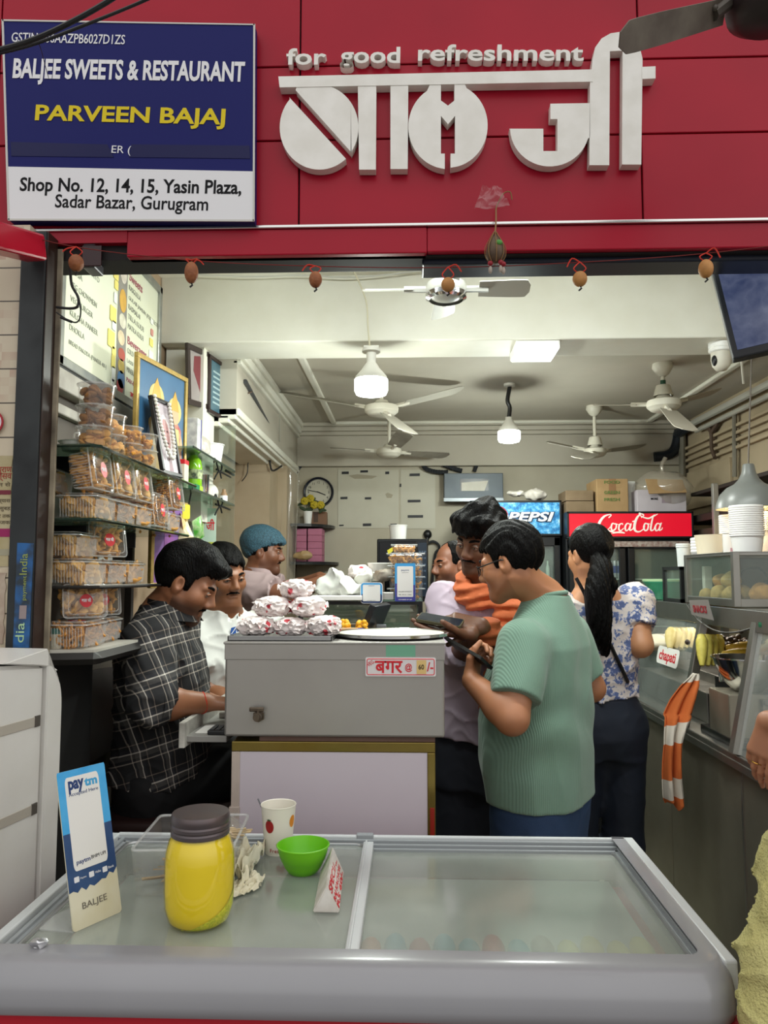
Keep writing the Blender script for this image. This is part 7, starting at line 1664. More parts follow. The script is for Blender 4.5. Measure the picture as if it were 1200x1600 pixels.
bm=B(); box(bm,(1.19,3.15,zs),(1.22,3.18,1.52),bev=.002); solo('white_post',bm,whitep,'white strip standing in the glass snack cabinet','strip')
bm=B();
bx=(1.145,3.28,1.369,1.30,3.50,1.52)
for (x,y) in ((bx[0],bx[1]),(bx[3],bx[1]),(bx[0],bx[4]),(bx[3],bx[4])):box(bm,(x-.008,y-.008,bx[2]),(x+.008,y+.008,bx[5]))
for z in (bx[2],bx[5]-.014):box(bm,(bx[0]-.008,bx[1]-.008,z),(bx[3]+.008,bx[1]+.008,z+.014)); box(bm,(bx[0]-.008,bx[1],z),(bx[0]+.008,bx[4],z+.014))
t=thing('small_cabinet','smaller dark framed glass cabinet behind the snack cabinet','cabinet',(1.22,3.39,1.369)); obj('frame',bm,M('frame_dark_steel','#3e3f40',.35,.7),t)
bm=B(); box(bm,(bx[0]-.002,bx[1],bx[2]),(bx[0]+.002,bx[4],bx[5])); box(bm,(bx[0],bx[1]-.002,bx[2]),(bx[3],bx[1]+.002,bx[5])); obj('glass',bm,glass,t)
# cups and tubs on top
zc2=zB_+.0008
def cup_stack(c,r,h,n,name,label,m_,dx=.004):
 t=thing(name,label,'cups',c)
 bm=B(); prof=[(0,0),(r*.80,0)]
 hb=h-dx*n*2
 prof+=[(r*.93,hb)]
 for k in range(n):z=hb+k*dx*2; prof+=[(r*1.0,z),(r*1.0,z+dx*1.1),(r*.95,z+dx*1.2),(r*.95,z+dx*1.9)]
 prof+=[(r*.95,h),(r*.88,h-.01),(0,h-.02)]
 lathe(bm,prof,c,36); obj('stack',bm,m_,t,smooth=30); return t
foam=M('foam_white','#e6e4e2',.5)
cup_stack((PX(1168,2.84,860),2.84,zc2),.060,.170,14,'cup_stack','tall stack of large white cups at the front of the snack cabinet',foam)
cup_stack((PX(1144,3.02,860),3.02,zc2),.045,.15,9,'cup_stack','stack of white cups half hidden left behind the tallest stack under the grey lamp',foam)
cup_stack((PX(1199,3.0,860)+.01,3.0,zc2),.05,.16,9,'cup_stack','stack of white cups glowing warm at the picture edge behind the tallest stack',foam)
bm=B(); box(bm,(PX(1136,3.0,850),2.97,zc2+.004),(PX(1141.5,3.0,850)+.012,2.972,zc2+.02)); solo('pink_label',bm,M('pink_label','#c9a0b8',.5),'small pink label on the half hidden cup stack','label')
c=(PX(1115,3.08,845),3.08,zc2); t=thing('tub_stack','short wide stack of cream bowls on the snack cabinet under the lamp','bowls',c)
bm=B(); lathe(bm,[(0,0),(.062,0),(.07,.07),(.072,.075),(.0,.074)],c,32); obj('stack',bm,M('bowl_cream','#e8dcc2',.5),t,smooth=40)
c=(PX(1096,3.12,845),3.14,zc2); t=thing('tub_stack','short stack of ridged white tubs beside the cream bowls','tubs',c); bm=B(); lathe(bm,[(0,0),(.03,0)]+[(.034+.002*(k%2),.006+.006*k) for k in range(11)]+[(0,.074)],c,24); obj('stack',bm,foam,t,smooth=20)
for k,(px,lab) in enumerate(((1068,'white foam cup stack at the end of the counter shelf'),(1083,'second white foam cup stack at the end of the counter shelf'))):
 cup_stack((PX(px,3.38,860)+.012*k,3.38+.03*k,1.5206),.032,.10,2,'cup_stack',lab,M('foam_cool','#d3d9d8',.5))
 # green tub on the shelf
c=Vector((PX(1023,3.72,930),3.72,1.369)); R=37*3.72/1200
c.x=max(c.x,1.155+R*.7)
t=thing('green_tub','wide sea-green plastic tub on the counter shelf','tub',c)
bm=B(); lathe(bm,[(0,.004),(R*.72,.0),(R*.76,.004),(R*.93,.07),(R*1.0,.078),(R*1.04,.086),(R*1.04,.094),(R*.96,.094),(R*.9,.075),(R*.73,.01),(0,.008)],c,48); obj('tub_wall',bm,M('sea_green','#4fae86',.3,coat=.3),t,smooth=40)
bm=B(); lathe(bm,[(R*1.045,.086),(R*1.05,.095),(R*.99,.097)],c,48); obj('rim',bm,M('pale_green','#b9d2bf',.4),t,smooth=50)
bm=B(); c=P(1060,930,3.45); lathe(bm,[(0,.002),(.035,.0),(.04,.006),(0,.008)],(1.21,3.60,1.369),20); solo('steel_plate',bm,steel,'small steel plate between the green tub and the small cabinet','plate',smooth=40)
# pendant lamp
c=Vector((PX(1172,2.98,795),2.98,PZ(795,2.98,1172))); R=50*2.98/1200
t=thing('pendant_lamp','grey bell shaped pendant lamp over the snack cabinet','lamp',c)
H=PZ(725,2.98,1172)-c.z
prof=[(R,0),(R*.97,H*.12),(R*.86,H*.32),(R*.66,H*.47),(R*.45,H*.55),(R*.42,H*.565),(R*.30,H*.66),(R*.21,H*.80),(R*.17,H*.97),(R*.14,H*1.0),(0,H*1.0)]
bm=B(); lathe(bm,prof,c,48); solidify(bm,.002); obj('shade',bm,M('lamp_grey','#6b6d6a',.35),t,smooth=40)
bm=B(); lathe(bm,[(R*.985,.003),(R*.95,H*.12),(R*.83,H*.31),(R*.6,H*.44),(0,H*.5)],c,40); obj('lining',bm,M('lamp_lining','#d8c9a0',.5),t,smooth=50)
bm=B(); tube(bm,[c+Vector((0,0,H)),P(1174,560,2.98),(c.x,c.y,2.479)],.003,6); obj('cord',bm,M('cord_brown','#5a5148',.5),t)
bm=B(); ball(bm,c+Vector((0,0,H*.22)),.028); obj('bulb',bm,emis('warm_glow','#ffcf80',6),t,smooth=180)
l=point('pendant_light',c+Vector((0,0,.005)),4,.03,(1,.72,.38)); l.parent=t; l.matrix_parent_inverse=WM[t.name].inverted()
# dark shelves and boards behind on the right wall
bm=B(); box(bm,(1.62,3.4,1.40),(1.79,4.9,1.74),bev=.004); solo('wall_cabinet',bm,M('cabinet_brown','#4d4036',.6,var='#3b3029',vscale=4),'brown cabinet on the right wall behind the grey lamp','cabinet')
bm=B(); box(bm,(1.60,2.9,1.78),(1.79,4.6,1.82),bev=.003); box(bm,(1.60,2.9,1.93),(1.79,4.4,1.95),bev=.003); solo('wall_rack',bm,M('rack_dark','#2b2420',.6),'dark plank rack on the right wall above the brown cabinet','rack')
bm=B(); x_=PX(1119,3.4,780); box(bm,(x_-.012,3.40,1.369),(x_+.012,3.424,PZ(755,3.4,1119)),bev=.002); solo('steel_post',bm,cs2,'upright steel post on the counter shelf behind the grey lamp','post')
# strip lamp under the counter shelf
t=thing('counter_lamp','strip lamp under the counter shelf lighting the food','lamp',(1.30,3.4,1.34))
bm=B(); box(bm,(1.24,3.12,1.335),(1.28,3.95,1.351)); obj('housing',bm,whitep,t); bm=B(); box(bm,(1.245,3.13,1.330),(1.275,3.94,1.3355)); obj('tube',bm,emis('strip_glow','#fff1d8',4),t)
l=area('counter_lamp_light',(1.26,3.5,1.325),(0,0,0),.03,.8,2.4,(1,.93,.8)); l.parent=t; l.matrix_parent_inverse=WM[t.name].inverted()
# PEOPLE: smooth implicit bodies turned into meshes
A_=lambda v:np.array(v,dtype=np.float32)
def nrm(v):v=A_(v); return v/np.linalg.norm(v)
def pw(px,py,Y):return A_(P(px,py,Y))
class S:
 """smooth blend of round cones, ellipsoids and lofts"""
 def __init__(s):s.pr=[]; s.post=None ; s.lo=[]; s.hi=[]
 def add(s,f,lo,hi,k=.02,op=0):
  s.pr.append((f,k,op))
  if op==0:s.lo.append(lo); s.hi.append(hi)
  return s
 def cap(s,a,b,ra,rb=None,k=.02,op=0,flat=False):
  a=A_(a); b=A_(b); rb=ra if rb is None else rb; ba=b-a; L2=max(float(ba@ba),1e-9); u=ba/math.sqrt(L2)
  def f(p):
   q=p-a; t=q@ba/L2; h=np.clip(t,0,1); d=np.sqrt(((q-h[:,None]*ba)**2).sum(1))-(ra+(rb-ra)*h)
   return np.maximum(d,(p-b)@u) if flat else d
  r=max(ra,rb); return s.add(f,np.minimum(a,b)-r,np.maximum(a,b)+r,k,op)
 def ell(s,c,r,F=None,k=.02,op=0):
  c=A_(c); r=A_(r); F=np.eye(3,dtype=np.float32) if F is None else A_(F)
  def f(p):
   q=(p-c)@F; k0=np.sqrt(((q/r)**2).sum(1)); k1=np.sqrt(((q/r/r)**2).sum(1))+1e-6; return k0*(k0-1)/k1
  m=float(r.max()); return s.add(f,c-m,c+m,k,op)
 def loft(s,o,F,rows,k=.02,n=2.4):
  o=A_(o); F=A_(F); R=np.array(rows,dtype=np.float32)
  def f(p):
   q=(p-o)@F; h=q[:,2]; rx=np.interp(h,R[:,0],R[:,1]); ry=np.interp(h,R[:,0],R[:,2]); cy=np.interp(h,R[:,0],R[:,3])
   u=(np.abs(q[:,0]/rx)**n+np.abs((q[:,1]-cy)/ry)**n)**(1/n); d=(u-1)*np.minimum(rx,ry)
   return np.maximum(np.maximum(d,R[0,0]-h),h-R[-1,0])
  m=float(max(R[:,1].max(),R[:,2].max()))+.05; e0=o+F[:,2]*R[0,0]; e1=o+F[:,2]*R[-1,0]
  return s.add(f,np.minimum(e0,e1)-m,np.maximum(e0,e1)+m,k)
 def ev(s,p,act=None):
  d=None
  for i,(f,k,op) in enumerate(s.pr):
   if act is not None and not act[i]:continue
   e=f(p)
   if op==1:e=-e
   if d is None:d=e; continue
   if op==0:h=np.clip(.5+.5*(e-d)/k,0,1); d=e*(1-h)+d*h-k*h*(1-h)
   else:h=np.clip(.5-.5*(e-d)/k,0,1); d=e*(1-h)+d*h+k*h*(1-h)
  if s.post is not None:d=s.post(p,d)
  return d
 def mesh(s,name,step=.006,fine=(),fs=.003):
  lo=np.min(s.lo,axis=0)-.02; hi=np.max(s.hi,axis=0)+.02
  ax=[]
  for i in range(3):
   c=[lo[i]]
   while c[-1]<hi[i]:c.append(c[-1]+(fs if any(a[i]-.004<=c[-1]<=b[i] for a,b in fine) else step))
   ax.append(np.array(c,dtype=np.float32))
  n=[len(a) for a in ax]; V=np.empty(n,dtype=np.float32); BS=10
  bl=[[(i,min(i+BS,m)) for i in range(0,m,BS)] for m in n]
  cen=[]; rad=[]; idx=[]
  for i in bl[0]:
   for j in bl[1]:
    for k in bl[2]:
     a=[ax[0][i[0]],ax[1][j[0]],ax[2][k[0]]]; b=[ax[0][i[1]-1],ax[1][j[1]-1],ax[2][k[1]-1]]
     cen.append([(x+y)/2 for x,y in zip(a,b)]); rad.append(.5*math.dist(a,b)); idx.append((i,j,k))
  cen=A_(cen); rad=A_(rad); D=s.ev(cen)
  dl=np.array([f(cen) for f,k,op in s.pr]); ks=np.array([k for f,k,op in s.pr]); ops=np.array([op for f,k,op in s.pr])
  dm=dl[ops==0].min(0)
  for b,(i,j,k) in enumerate(idx):
   sl=(slice(*i),slice(*j),slice(*k))
   if abs(D[b])>rad[b]*1.5+.02:V[sl]=D[b]; continue
   act=np.where(ops==0,dl[:,b]<dm[b]+rad[b]*2.4+ks+.01,dl[:,b]<rad[b]*1.4+ks+.012)
   X,Y,Z=np.meshgrid(ax[0][sl[0]],ax[1][sl[1]],ax[2][sl[2]],indexing='ij')
   V[sl]=s.ev(np.stack([X.ravel(),Y.ravel(),Z.ravel()],1),act).reshape(X.shape)
  return nets(name,V,ax)
def nets(name,V,ax):
 I=V<0; c=np.zeros([m-1 for m in V.shape],np.uint8); cs=[(i,j,k) for i in (0,1) for j in (0,1) for k in (0,1)]
 sh=lambda A,o:A[o[0]:A.shape[0]-1+o[0],o[1]:A.shape[1]-1+o[1],o[2]:A.shape[2]-1+o[2]]
 for o in cs:c+=sh(I,o)
 act=(c>0)&(c<8); ii=np.argwhere(act); N=len(ii); num=np.full(act.shape,-1,np.int32); num[act]=np.arange(N)
 val=np.stack([sh(V,o)[act] for o in cs],1); pos=np.zeros((N,3)); cnt=np.zeros(N)
 for a in range(8):
  for b in range(a+1,8):
   if sum(x!=y for x,y in zip(cs[a],cs[b]))!=1:continue
   va,vb=val[:,a],val[:,b]; m=(va<0)!=(vb<0); t=np.where(m,va/np.where(m,va-vb,1),0)
   pos+=np.where(m[:,None],A_(cs[a])+t[:,None]*(A_(cs[b])-A_(cs[a])),0); cnt+=m
 pos/=np.maximum(cnt,1)[:,None]
 co=np.empty((N,3),np.float32)
 for d in range(3):a0=ax[d][ii[:,d]]; co[:,d]=a0+pos[:,d]*(ax[d][ii[:,d]+1]-a0)
 Q=[]
 for d in range(3):
  e,g=[(1,2),(2,0),(0,1)][d]; A=np.take(I,range(I.shape[d]-1),d); Bq=np.take(I,range(1,I.shape[d]),d); m=A!=Bq
  w=np.argwhere(m); w=w[(w[:,e]>0)&(w[:,g]>0)&(w[:,e]<I.shape[e]-1)&(w[:,g]<I.shape[g]-1)]
  fl=A[tuple(w.T)]
  def at(de,dg):q=w.copy(); q[:,e]-=de; q[:,g]-=dg; return num[tuple(q.T)]
  q=np.stack([at(1,1),at(0,1),at(0,0),at(1,0)],1); q[~fl]=q[~fl][:,::-1]; Q.append(q)
 Q=np.concatenate(Q); Q=Q[(Q>=0).all(1)]
 me=bpy.data.meshes.new(name); me.vertices.add(N); me.vertices.foreach_set('co',co.ravel()); me.loops.add(len(Q)*4); me.loops.foreach_set('vertex_index',Q.ravel().astype(np.int32))
 me.polygons.add(len(Q)); me.polygons.foreach_set('loop_start',np.arange(0,len(Q)*4,4,dtype=np.int32)); me.polygons.foreach_set('use_smooth',np.ones(len(Q),bool)); me.update(calc_edges=True); return me
def wob(p,f,s=0.):
 a=p*f; x,y,z=a[:,0],a[:,1],a[:,2]
 return (np.sin(1.3*x+1.7*np.sin(.9*y+s)+.8*np.sin(.7*z))+np.sin(1.1*y+1.9*np.sin(.8*z+2*s))+np.sin(1.2*z+1.5*np.sin(.8*x+3*s)))/3
def frame(f,pitch=0,roll=0):
 """columns right, forward, up"""
 f=nrm((f[0],f[1],0)); z=A_((0,0,1)); r=np.cross(f,z); p=math.radians(pitch)
 f2=f*math.cos(p)-z*math.sin(p); u=z*math.cos(p)+f*math.sin(p); a=math.radians(roll)
 return np.stack([r*math.cos(a)+u*math.sin(a),f2,u*math.cos(a)-r*math.sin(a)],1).astype(np.float32)
def skin_mat(name,col,dark):
 m=bpy.data.materials.new(name); m.use_nodes=True ; nt=m.node_tree; b=nt.nodes['Principled BSDF']; b.inputs['Roughness'].default_value=.48
 b.inputs['Subsurface Weight'].default_value=.12; b.inputs['Subsurface Radius'].default_value=(.010,.004,.002); b.inputs['Subsurface Scale'].default_value=1
 at=nt.nodes.new('ShaderNodeAttribute'); at.attribute_name='tone'; mx=nt.nodes.new('ShaderNodeMix'); mx.data_type='RGBA'; mx.inputs[6].default_value=lin(col); mx.inputs[7].default_value=lin(dark)
 no=nt.nodes.new('ShaderNodeTexNoise'); no.inputs['Scale'].default_value=40; tcn=nt.nodes.new('ShaderNodeTexCoord'); nt.links.new(tcn.outputs['Object'],no.inputs[0])
 ad=nt.nodes.new('ShaderNodeMath'); ad.operation='MULTIPLY_ADD'; ad.inputs[1].default_value=.12; nt.links.new(no.outputs[0],ad.inputs[0]); nt.links.new(at.outputs['Fac'],ad.inputs[2])
 nt.links.new(ad.outputs[0],mx.inputs[0]); nt.links.new(mx.outputs[2],b.inputs['Base Color']); return m
hair_m=M('hair_black','#060505',.45,spec=.12,bump=.6,bscale=260,vstretch=(1,1,.25))
class Man:
 def __init__(s,label,head,f,pitch=0,roll=0,sc=1.0,skin='#8a5a3f',dark='#4b2c20',foot=None):
  s.c=A_(head); s.F=frame(f,pitch,roll); s.s=sc; s.b=S(); s.cloth=[]
  foot=foot if foot is not None else (s.c[0],s.c[1],0)
  s.t=thing('person',label,'person',tuple(float(x) for x in foot)); s.m=skin_mat('skin_'+skin[1:],skin,dark); s.fine=[]
  s.head()
 def h(s,x,y,z):return s.c+s.F@(A_((x,y,z))*s.s)
 def head(s):
  h,k,b,F=s.h,s.s,s.b,s.F
  b.ell(h(0,-.014,.036),A_((.073,.094,.083))*k,F,.02); b.ell(h(0,.026,-.035),A_((.059,.062,.074))*k,F,.03)
  b.cap(h(-.052,.0,-.045),h(-.018,.064,-.092),.019*k,.018*k,.03); b.cap(h(.052,.0,-.045),h(.018,.064,-.092),.019*k,.018*k,.03); b.ell(h(0,.068,-.096),A_((.024,.02,.018))*k,F,.025)
  for q in (-1,1):
   b.ell(h(.042*q,.056,-.022),A_((.024,.024,.024))*k,F,.03); b.cap(h(.012*q,.083,.021),h(.046*q,.070,.020),.011*k,.009*k,.016)
   b.ell(h(.032*q,.100,.002),A_((.018,.02,.011))*k,F,.012,1)
   b.ell(h(.031*q,.0735,.003),A_((.0155,.0135,.0135))*k,F,.004)
   b.cap(h(.014*q,.095,-.034),h(.012*q,.090,-.030),.0085*k,.008*k,.008)
   b.ell(h(.075*q,-.006,-.004),A_((.011,.020,.031))*k,F@frame((0.25*q,1)),.008); b.ell(h(.086*q,.001,.002),A_((.009,.010,.017))*k,F,.006,1)
  b.cap(h(0,.084,.014),h(0,.105,-.026),.0085*k,.0125*k,.014); b.cap(h(0,.092,-.034),h(0,.084,-.045),.009*k,.007*k,.01)
  b.cap(h(-.018,.078,-.0575),h(.018,.078,-.0575),.0075*k,k=.010); b.cap(h(-.012,.084,-.0565),h(.012,.084,-.0565),.0055*k,k=.006); b.cap(h(-.013,.082,-.068),h(.013,.082,-.068),.0068*k,k=.008)
  b.cap(h(-.022,.090,-.0622),h(.022,.090,-.0622),.0022*k,k=.004,op=1)
  s.fine.append((s.c-.13*k,s.c+.14*k))
 def neck(s,base,r=.054):s.b.cap(s.h(0,-.022,-.05),base,r*.98*s.s,r*1.15,.035)
 def arm(s,sh,el,wr,r=(.050,.040,.037,.026)):
  b=s.b; sh,el,wr=A_(sh),A_(el),A_(wr); b.cap(sh,el,r[0],r[1],.025); m=el+(wr-el)*.3; b.cap(el,m,r[1]*.98,r[2]*1.06,.02); b.cap(m,wr,r[2]*1.06,r[3],.02)
 def hand(s,wr,f,n,side,curl=(.3,.35,.4,.45),th=.3,sc=1.,thumb_out=.7,rw=.026):
  """f: finger direction, n: the way the palm faces, side: +1 when the thumb is along f x n"""
  b=s.b; wr=A_(wr); f=nrm(f); n=A_(n); n=nrm(n-f*(n@f)); t=np.cross(f,n)*side; k=sc
  for u in (.026,.009,-.009,-.024):b.cap(wr+t*u*.55*k,wr+f*.085*k+t*u*k,.0165*k,.0125*k,.012)
  for i in range(4):
   u=(.030,.010,-.010,-.028)[i]; q=wr+f*(.088,.092,.089,.080)[i]*k+t*u*k; a=0.
   for j,L in enumerate((.043,.027,.022)):
    a+=curl[i]*(1.0,1.25,.8)[j]; d=f*math.cos(a)+n*math.sin(a)+t*u*(1.2-.9*j)*.6; d=nrm(d); e=q+d*L*k*(.95,1.05,.98,.78)[i]
    b.cap(q,e,(.0092,.0084,.0076)[j]*k,(.0085,.0077,.0066)[j]*k,.003); q=e
  q=wr+f*.022*k+t*.022*k; d=nrm(f*.62+t*thumb_out+n*.35)
  for j,L in enumerate((.042,.033,.026)):
   e=q+d*L*k; b.cap(q,e,(.0145,.0112,.0100)[j]*k,(.0115,.0100,.0080)[j]*k,.008 if j==0 else.003); q=e; d=nrm(d+f*th*.9+n*th*.8-t*th*.6)
  s.fine.append((np.minimum(wr,wr+f*.2*k)-.09*k,np.maximum(wr,wr+f*.2*k)+.09*k))
 def leg(s,hip,kn,an,toe,r=(.085,.058,.040)):s.b.cap(hip,kn,r[0],r[1],.04).cap(kn,an,r[1]*.95,r[2],.03).cap(an,toe,.036,.028,.03)
 def build(s,step=.007,fs=.0032,stubble=0.,lipc=.35):
  me=s.b.mesh('body',step,s.fine,fs); n=len(me.vertices); co=np.empty(n*3,np.float32); me.vertices.foreach_get('co',co); co=co.reshape(-1,3)
  q=(co-s.c)@s.F/s.s; x,y,z=q[:,0],q[:,1],q[:,2]; tone=np.zeros(n,np.float32)
  lip=(np.abs(x)<.024)&(y>.066)&(z>-.074)&(z<-.052); tone[lip]=lipc
  if stubble:tone+=stubble*((z<-.035)&(z>-.135)&(y>-.005)&~lip&(y+.9*z<.09)&(np.abs(x)<.09))*np.clip((-.03-z)/.03,0,1)
  at=me.attributes.new('tone','FLOAT','POINT'); at.data.foreach_set('value',tone)
  s.body=obj('body',me,s.m,s.t); return s.body
 def eyes(s,lid=.3,look=(0,0)):
  wm=M('eye_white','#8f857c',.3); im=M('eye_iris','#150d0a',.1)
  for q in (-1,1):
   c=s.h(.031*q,.0765,.003); bm=B(); ball(bm,Vector(c),.0128*s.s,seg=16); e=obj('eye',bm,wm,s.t,smooth=180)
   d=nrm(s.F@A_((look[0],1,look[1]-.1))); bm=B(); p=Vector(c+d*.0092*s.s); ball(bm,p,.0060*s.s,1,1,.62*1,12,frame_mat((0,0,0),d).to_3x3().to_4x4()); obj('iris',bm,im,e,smooth=180)
   bm=B(); tube(bm,[Vector(s.h((.031+u)*q,.0765+.0142*math.cos(u*62),.0075-.0045*(u/.0135)**2)) for u in (-.0135,-.007,0,.007,.0135)],.0028*s.s,6,3); obj('eyelid',bm,s.m,e,smooth=180)
   bm=B(); tube(bm,[Vector(s.h(x*q,yy,zz)) for x,yy,zz in ((.010,.0905,.0195),(.022,.091,.0255),(.036,.085,.0275),(.050,.071,.022))],.004*s.s,6,3,rr=[.0042*s.s]*2+[.0048*s.s]*4+[.004*s.s]*3+[.002*s.s]); obj('eyebrow',bm,hair_m,s.t,smooth=180)
 def moustache(s):
  b=S(); b.post=lambda p,d:d+.0012*np.sin(p[:,0]*900)*np.sin(p[:,2]*700)
  for q in (-1,1):b.cap(s.h(.003*q,.0905,-.0475),s.h(.027*q,.0815,-.055),.0062*s.s,.0034*s.s,.004)
  obj('moustache',b.mesh('moustache',.002),hair_m,s.t)
 def hair(s,th=.012,line=None,top=.0,flop=0.,amp=.003,seed=1.,extra=None,m=None,name='hair',step=.0032,freq=95.):
  """scalp shell kept above the hair line z(y)"""
  b=S(); k=s.s; line=line or [(-.13,-.062),(-.085,-.060),(-.05,-.045),(-.026,-.030),(-.018,.022),(.010,.024),(.018,-.018),(.030,-.015),(.036,.036),(.055,.052),(.085,.062),(.13,.075)]
  ly,lz=zip(*line)
  b.ell(s.h(0,-.014,.036+top*.4),A_((.073+th*.75,.094+th,.083+th+top*.6))*k,s.F,.01)
  if extra:extra(b)
  def post(p,d):
   q=(p-s.c)@s.F/k; r=(np.interp(q[:,1],ly,lz)-q[:,2]+.004*np.sin(q[:,0]*160+seed*3)+.004*np.sin(q[:,0]*310+q[:,1]*240+seed)+.003*np.sin(q[:,1]*420))*k*.75
   w=amp*(np.sin(q[:,0]*freq+2.2*np.sin(q[:,1]*28+seed)+1.5*np.sin(q[:,2]*35))+.6*np.sin(q[:,0]*freq*2.1+q[:,2]*60+2*np.sin(q[:,1]*50)))*k*.6
   e=d+w; g=np.clip(.5+.5*(r-e)/.007,0,1); return r*g+e*(1-g)+.007*g*(1-g)
  b.post=post; obj(name,b.mesh(name,step),m or hair_m,s.t)
def fold_post(amp,f,seed,vert=.45):
 def post(p,d):
  a=wob(p*A_((1,1,vert)),f,seed); c=wob(p*A_((.8,.8,1.1))+A_((3,1,2)),f*1.5,seed+2)
  return d-amp*.9*(1-np.abs(a))**4+amp*.5*a-amp*.7*(1-np.abs(c))**5
 return post
def sleeve(g,sh,el,r0,r1,t=1.):sh=A_(sh); el=A_(el); g.cap(sh,sh+(el-sh)*t,r0,r1,.035,flat=True)
def trousers(s,hips,knees,ankles,F,o,rows,r=(.098,.075,.062),m=None,step=.008,nm='trousers'):
 g=S(); g.loft(o,F,rows,.05)
 for a,b,c in zip(hips,knees,ankles):g.cap(a,b,r[0],r[1],.05); g.cap(b,c,r[1],r[2],.03,flat=True)
 g.post=fold_post(.003,26,3.); return obj(nm,g.mesh(nm,step),m,s.t)
def shoes(s,an,toe,m):
 for a,b in zip(an,toe):
  a=A_(a); b=A_(b); g=S(); g.cap((a[0],a[1],.045),(b[0],b[1],.032),.045,.034,.02); g.post=lambda p,d:np.maximum(d,.004-p[:,2]); obj('shoe',g.mesh('shoe',.008),m,s.t)
def lower(s,hip,f,w=.095,spread=.0,kz=.48,dy=0.):
 """hips, knees and ankles of a standing figure, skin legs included"""
 f=nrm((f[0],f[1],0)); r=np.cross(f,A_((0,0,1))); hip=A_(hip); out=[]
 for q in (-1,1):
  h_=hip+r*w*q*.95; k_=A_((h_[0],h_[1],kz))+r*spread*q*.5+f*.02; a_=A_((h_[0],h_[1],.075))+r*spread*q; to=a_+f*.17+r*.03*q; to[2]=.035
  s.leg(h_,k_,a_,to); out.append((h_,k_,a_,to))
 return list(zip(*out))
def phone(label,c,along,nrm_,m=None,w=.072,L=.15):
 t=thing('smartphone',label,'phone',tuple(float(x) for x in c)); m_=plane_mat(Vector(c),right=Vector(np.cross(A_(along),A_(nrm_))),up=Vector(along))
 bm=B(); prism(bm,rrect(w,L,.008,4),-.009,0,m_); obj('case',bm,m or black,t); bm=B(); prism(bm,rrect(w-.006,L-.006,.006,4),0,.0006,m_); obj('screen',bm,M('phone_screen','#20262e',.1),t); return t
FINE=.0034
# man in the green t-shirt
Yg=2.40; f=A_((-.85,.53,0)); rt=np.cross(nrm(f),A_((0,0,1))); fn=nrm(f)
mg=Man('man in a ribbed sage green t-shirt and glasses, seen from behind, looking at his phone',pw(797,880,Yg),(-.90,.43),14,0,.95,'#a8714f','#6b3f2c',foot=(.44,Yg+.05,0))
T0=pw(846,1200,Yg+.06); T0[2]=.91; Fb=frame(f); nb=pw(850,926,Yg+.04)
up=nrm(nb-T0); Fb[:,2]=up; Fb[:,0]=nrm(np.cross(fn,up)); Fb[:,1]=np.cross(up,Fb[:,0])
Hn=float(np.linalg.norm(nb-T0)); TB=lambda x,y,z:T0+Fb@A_((x,y,z))
rows=[(-.10,.160,.125,.0),(.05,.150,.135,.02),(.2,.150,.130,.02),(.34,.155,.105,0),(.41,.13,.075,-.01),(.46,.08,.055,-.01),(Hn,.05,.048,-.01)]
mg.b.loft(T0,Fb,rows,.03); mg.neck(nb-up*.01,.053)
shL,shR=TB(-.172,-.01,Hn-.145),TB(.172,-.01,Hn-.145); elL=pw(800,1122,2.20); wrL=pw(737,1064,2.30); elR=pw(924,1075,2.62); wrR=pw(860,1085,2.78)
mg.arm(shL,elL,wrL,(.054,.046,.042,.029)); mg.arm(shR,elR,wrR,(.054,.044,.040,.028))
mg.hand(wrL,nrm(pw(742,1020,2.36)-wrL),(.35,.3,.6),-1,(.95,1.0,1.05,1.1),.5,.95); mg.hand(wrR,(-.8,-.2,.3),(0,-.4,.8),1,(.5,.55,.6,.65),.4)
hp,kn,an,to=lower(mg,T0-A_((0,0,.06)),f)
mg.build(stubble=.35); mg.eyes()
mg.hair(.014,amp=.005,top=.006,seed=2.,freq=120.,step=.0028)
g=S(); rows=[(-.105,.205,.150,-.0),(-.02,.205,.160,.012),(.12,.195,.165,.022),(.25,.185,.15,.012),(.36,.185,.128,-.002),(Hn-.12,.165,.105,-.012),(Hn-.05,.105,.080,-.012),(Hn-.005,.072,.066,-.01)]
g.loft(T0,Fb,rows,.03); sleeve(g,shL,elL,.076,.072,.74); sleeve(g,shR,elR,.076,.068,.74)
def gp(p,d):
 q=(p-T0)@Fb; z=q[:,2]; am=.0045*np.clip((.5-z)/.3,.2,1)
 dr=np.sin(40*(q[:,0]*.55+z*.75)+2.6*np.sin(q[:,1]*14+z*5))*.0045*np.exp(-((z-.13)/.12)**2)+np.sin(46*q[:,0]+6*z+2*np.sin(z*9))*.0035*np.exp(-((z-.33)/.16)**2)
 a=wob(p*A_((1,1,.5)),27,1.2); return d+dr+am*(.9*a-.6*(1-np.abs(a))**3)
g.post=gp; g.cap(nb-up*.03,nb+up*.10,.064,.064,.004,op=1)
def rib(name,c1,c2,per=.0052):
 m=M(name,c1,.85,var=c2,vscale=6,vamt=.6,sheen=.2); nt=m.node_tree; b=nt.nodes['Principled BSDF']; tcn=nt.nodes.new('ShaderNodeTexCoord'); w=nt.nodes.new('ShaderNodeTexWave'); w.bands_direction='X'; w.inputs['Scale'].default_value=2*PI/per/20; w.inputs['Distortion'].default_value=.3
 mp_=nt.nodes.new('ShaderNodeMapping'); mp_.inputs['Rotation'].default_value=(0,0,-.55); nt.links.new(tcn.outputs['Object'],mp_.inputs[0]); nt.links.new(mp_.outputs[0],w.inputs[0]); bp=nt.nodes.new('ShaderNodeBump'); bp.inputs['Strength'].default_value=.35; bp.inputs['Distance'].default_value=.002; nt.links.new(w.outputs[0],bp.inputs['Height']); nt.links.new(bp.outputs[0],b.inputs['Normal']); return m
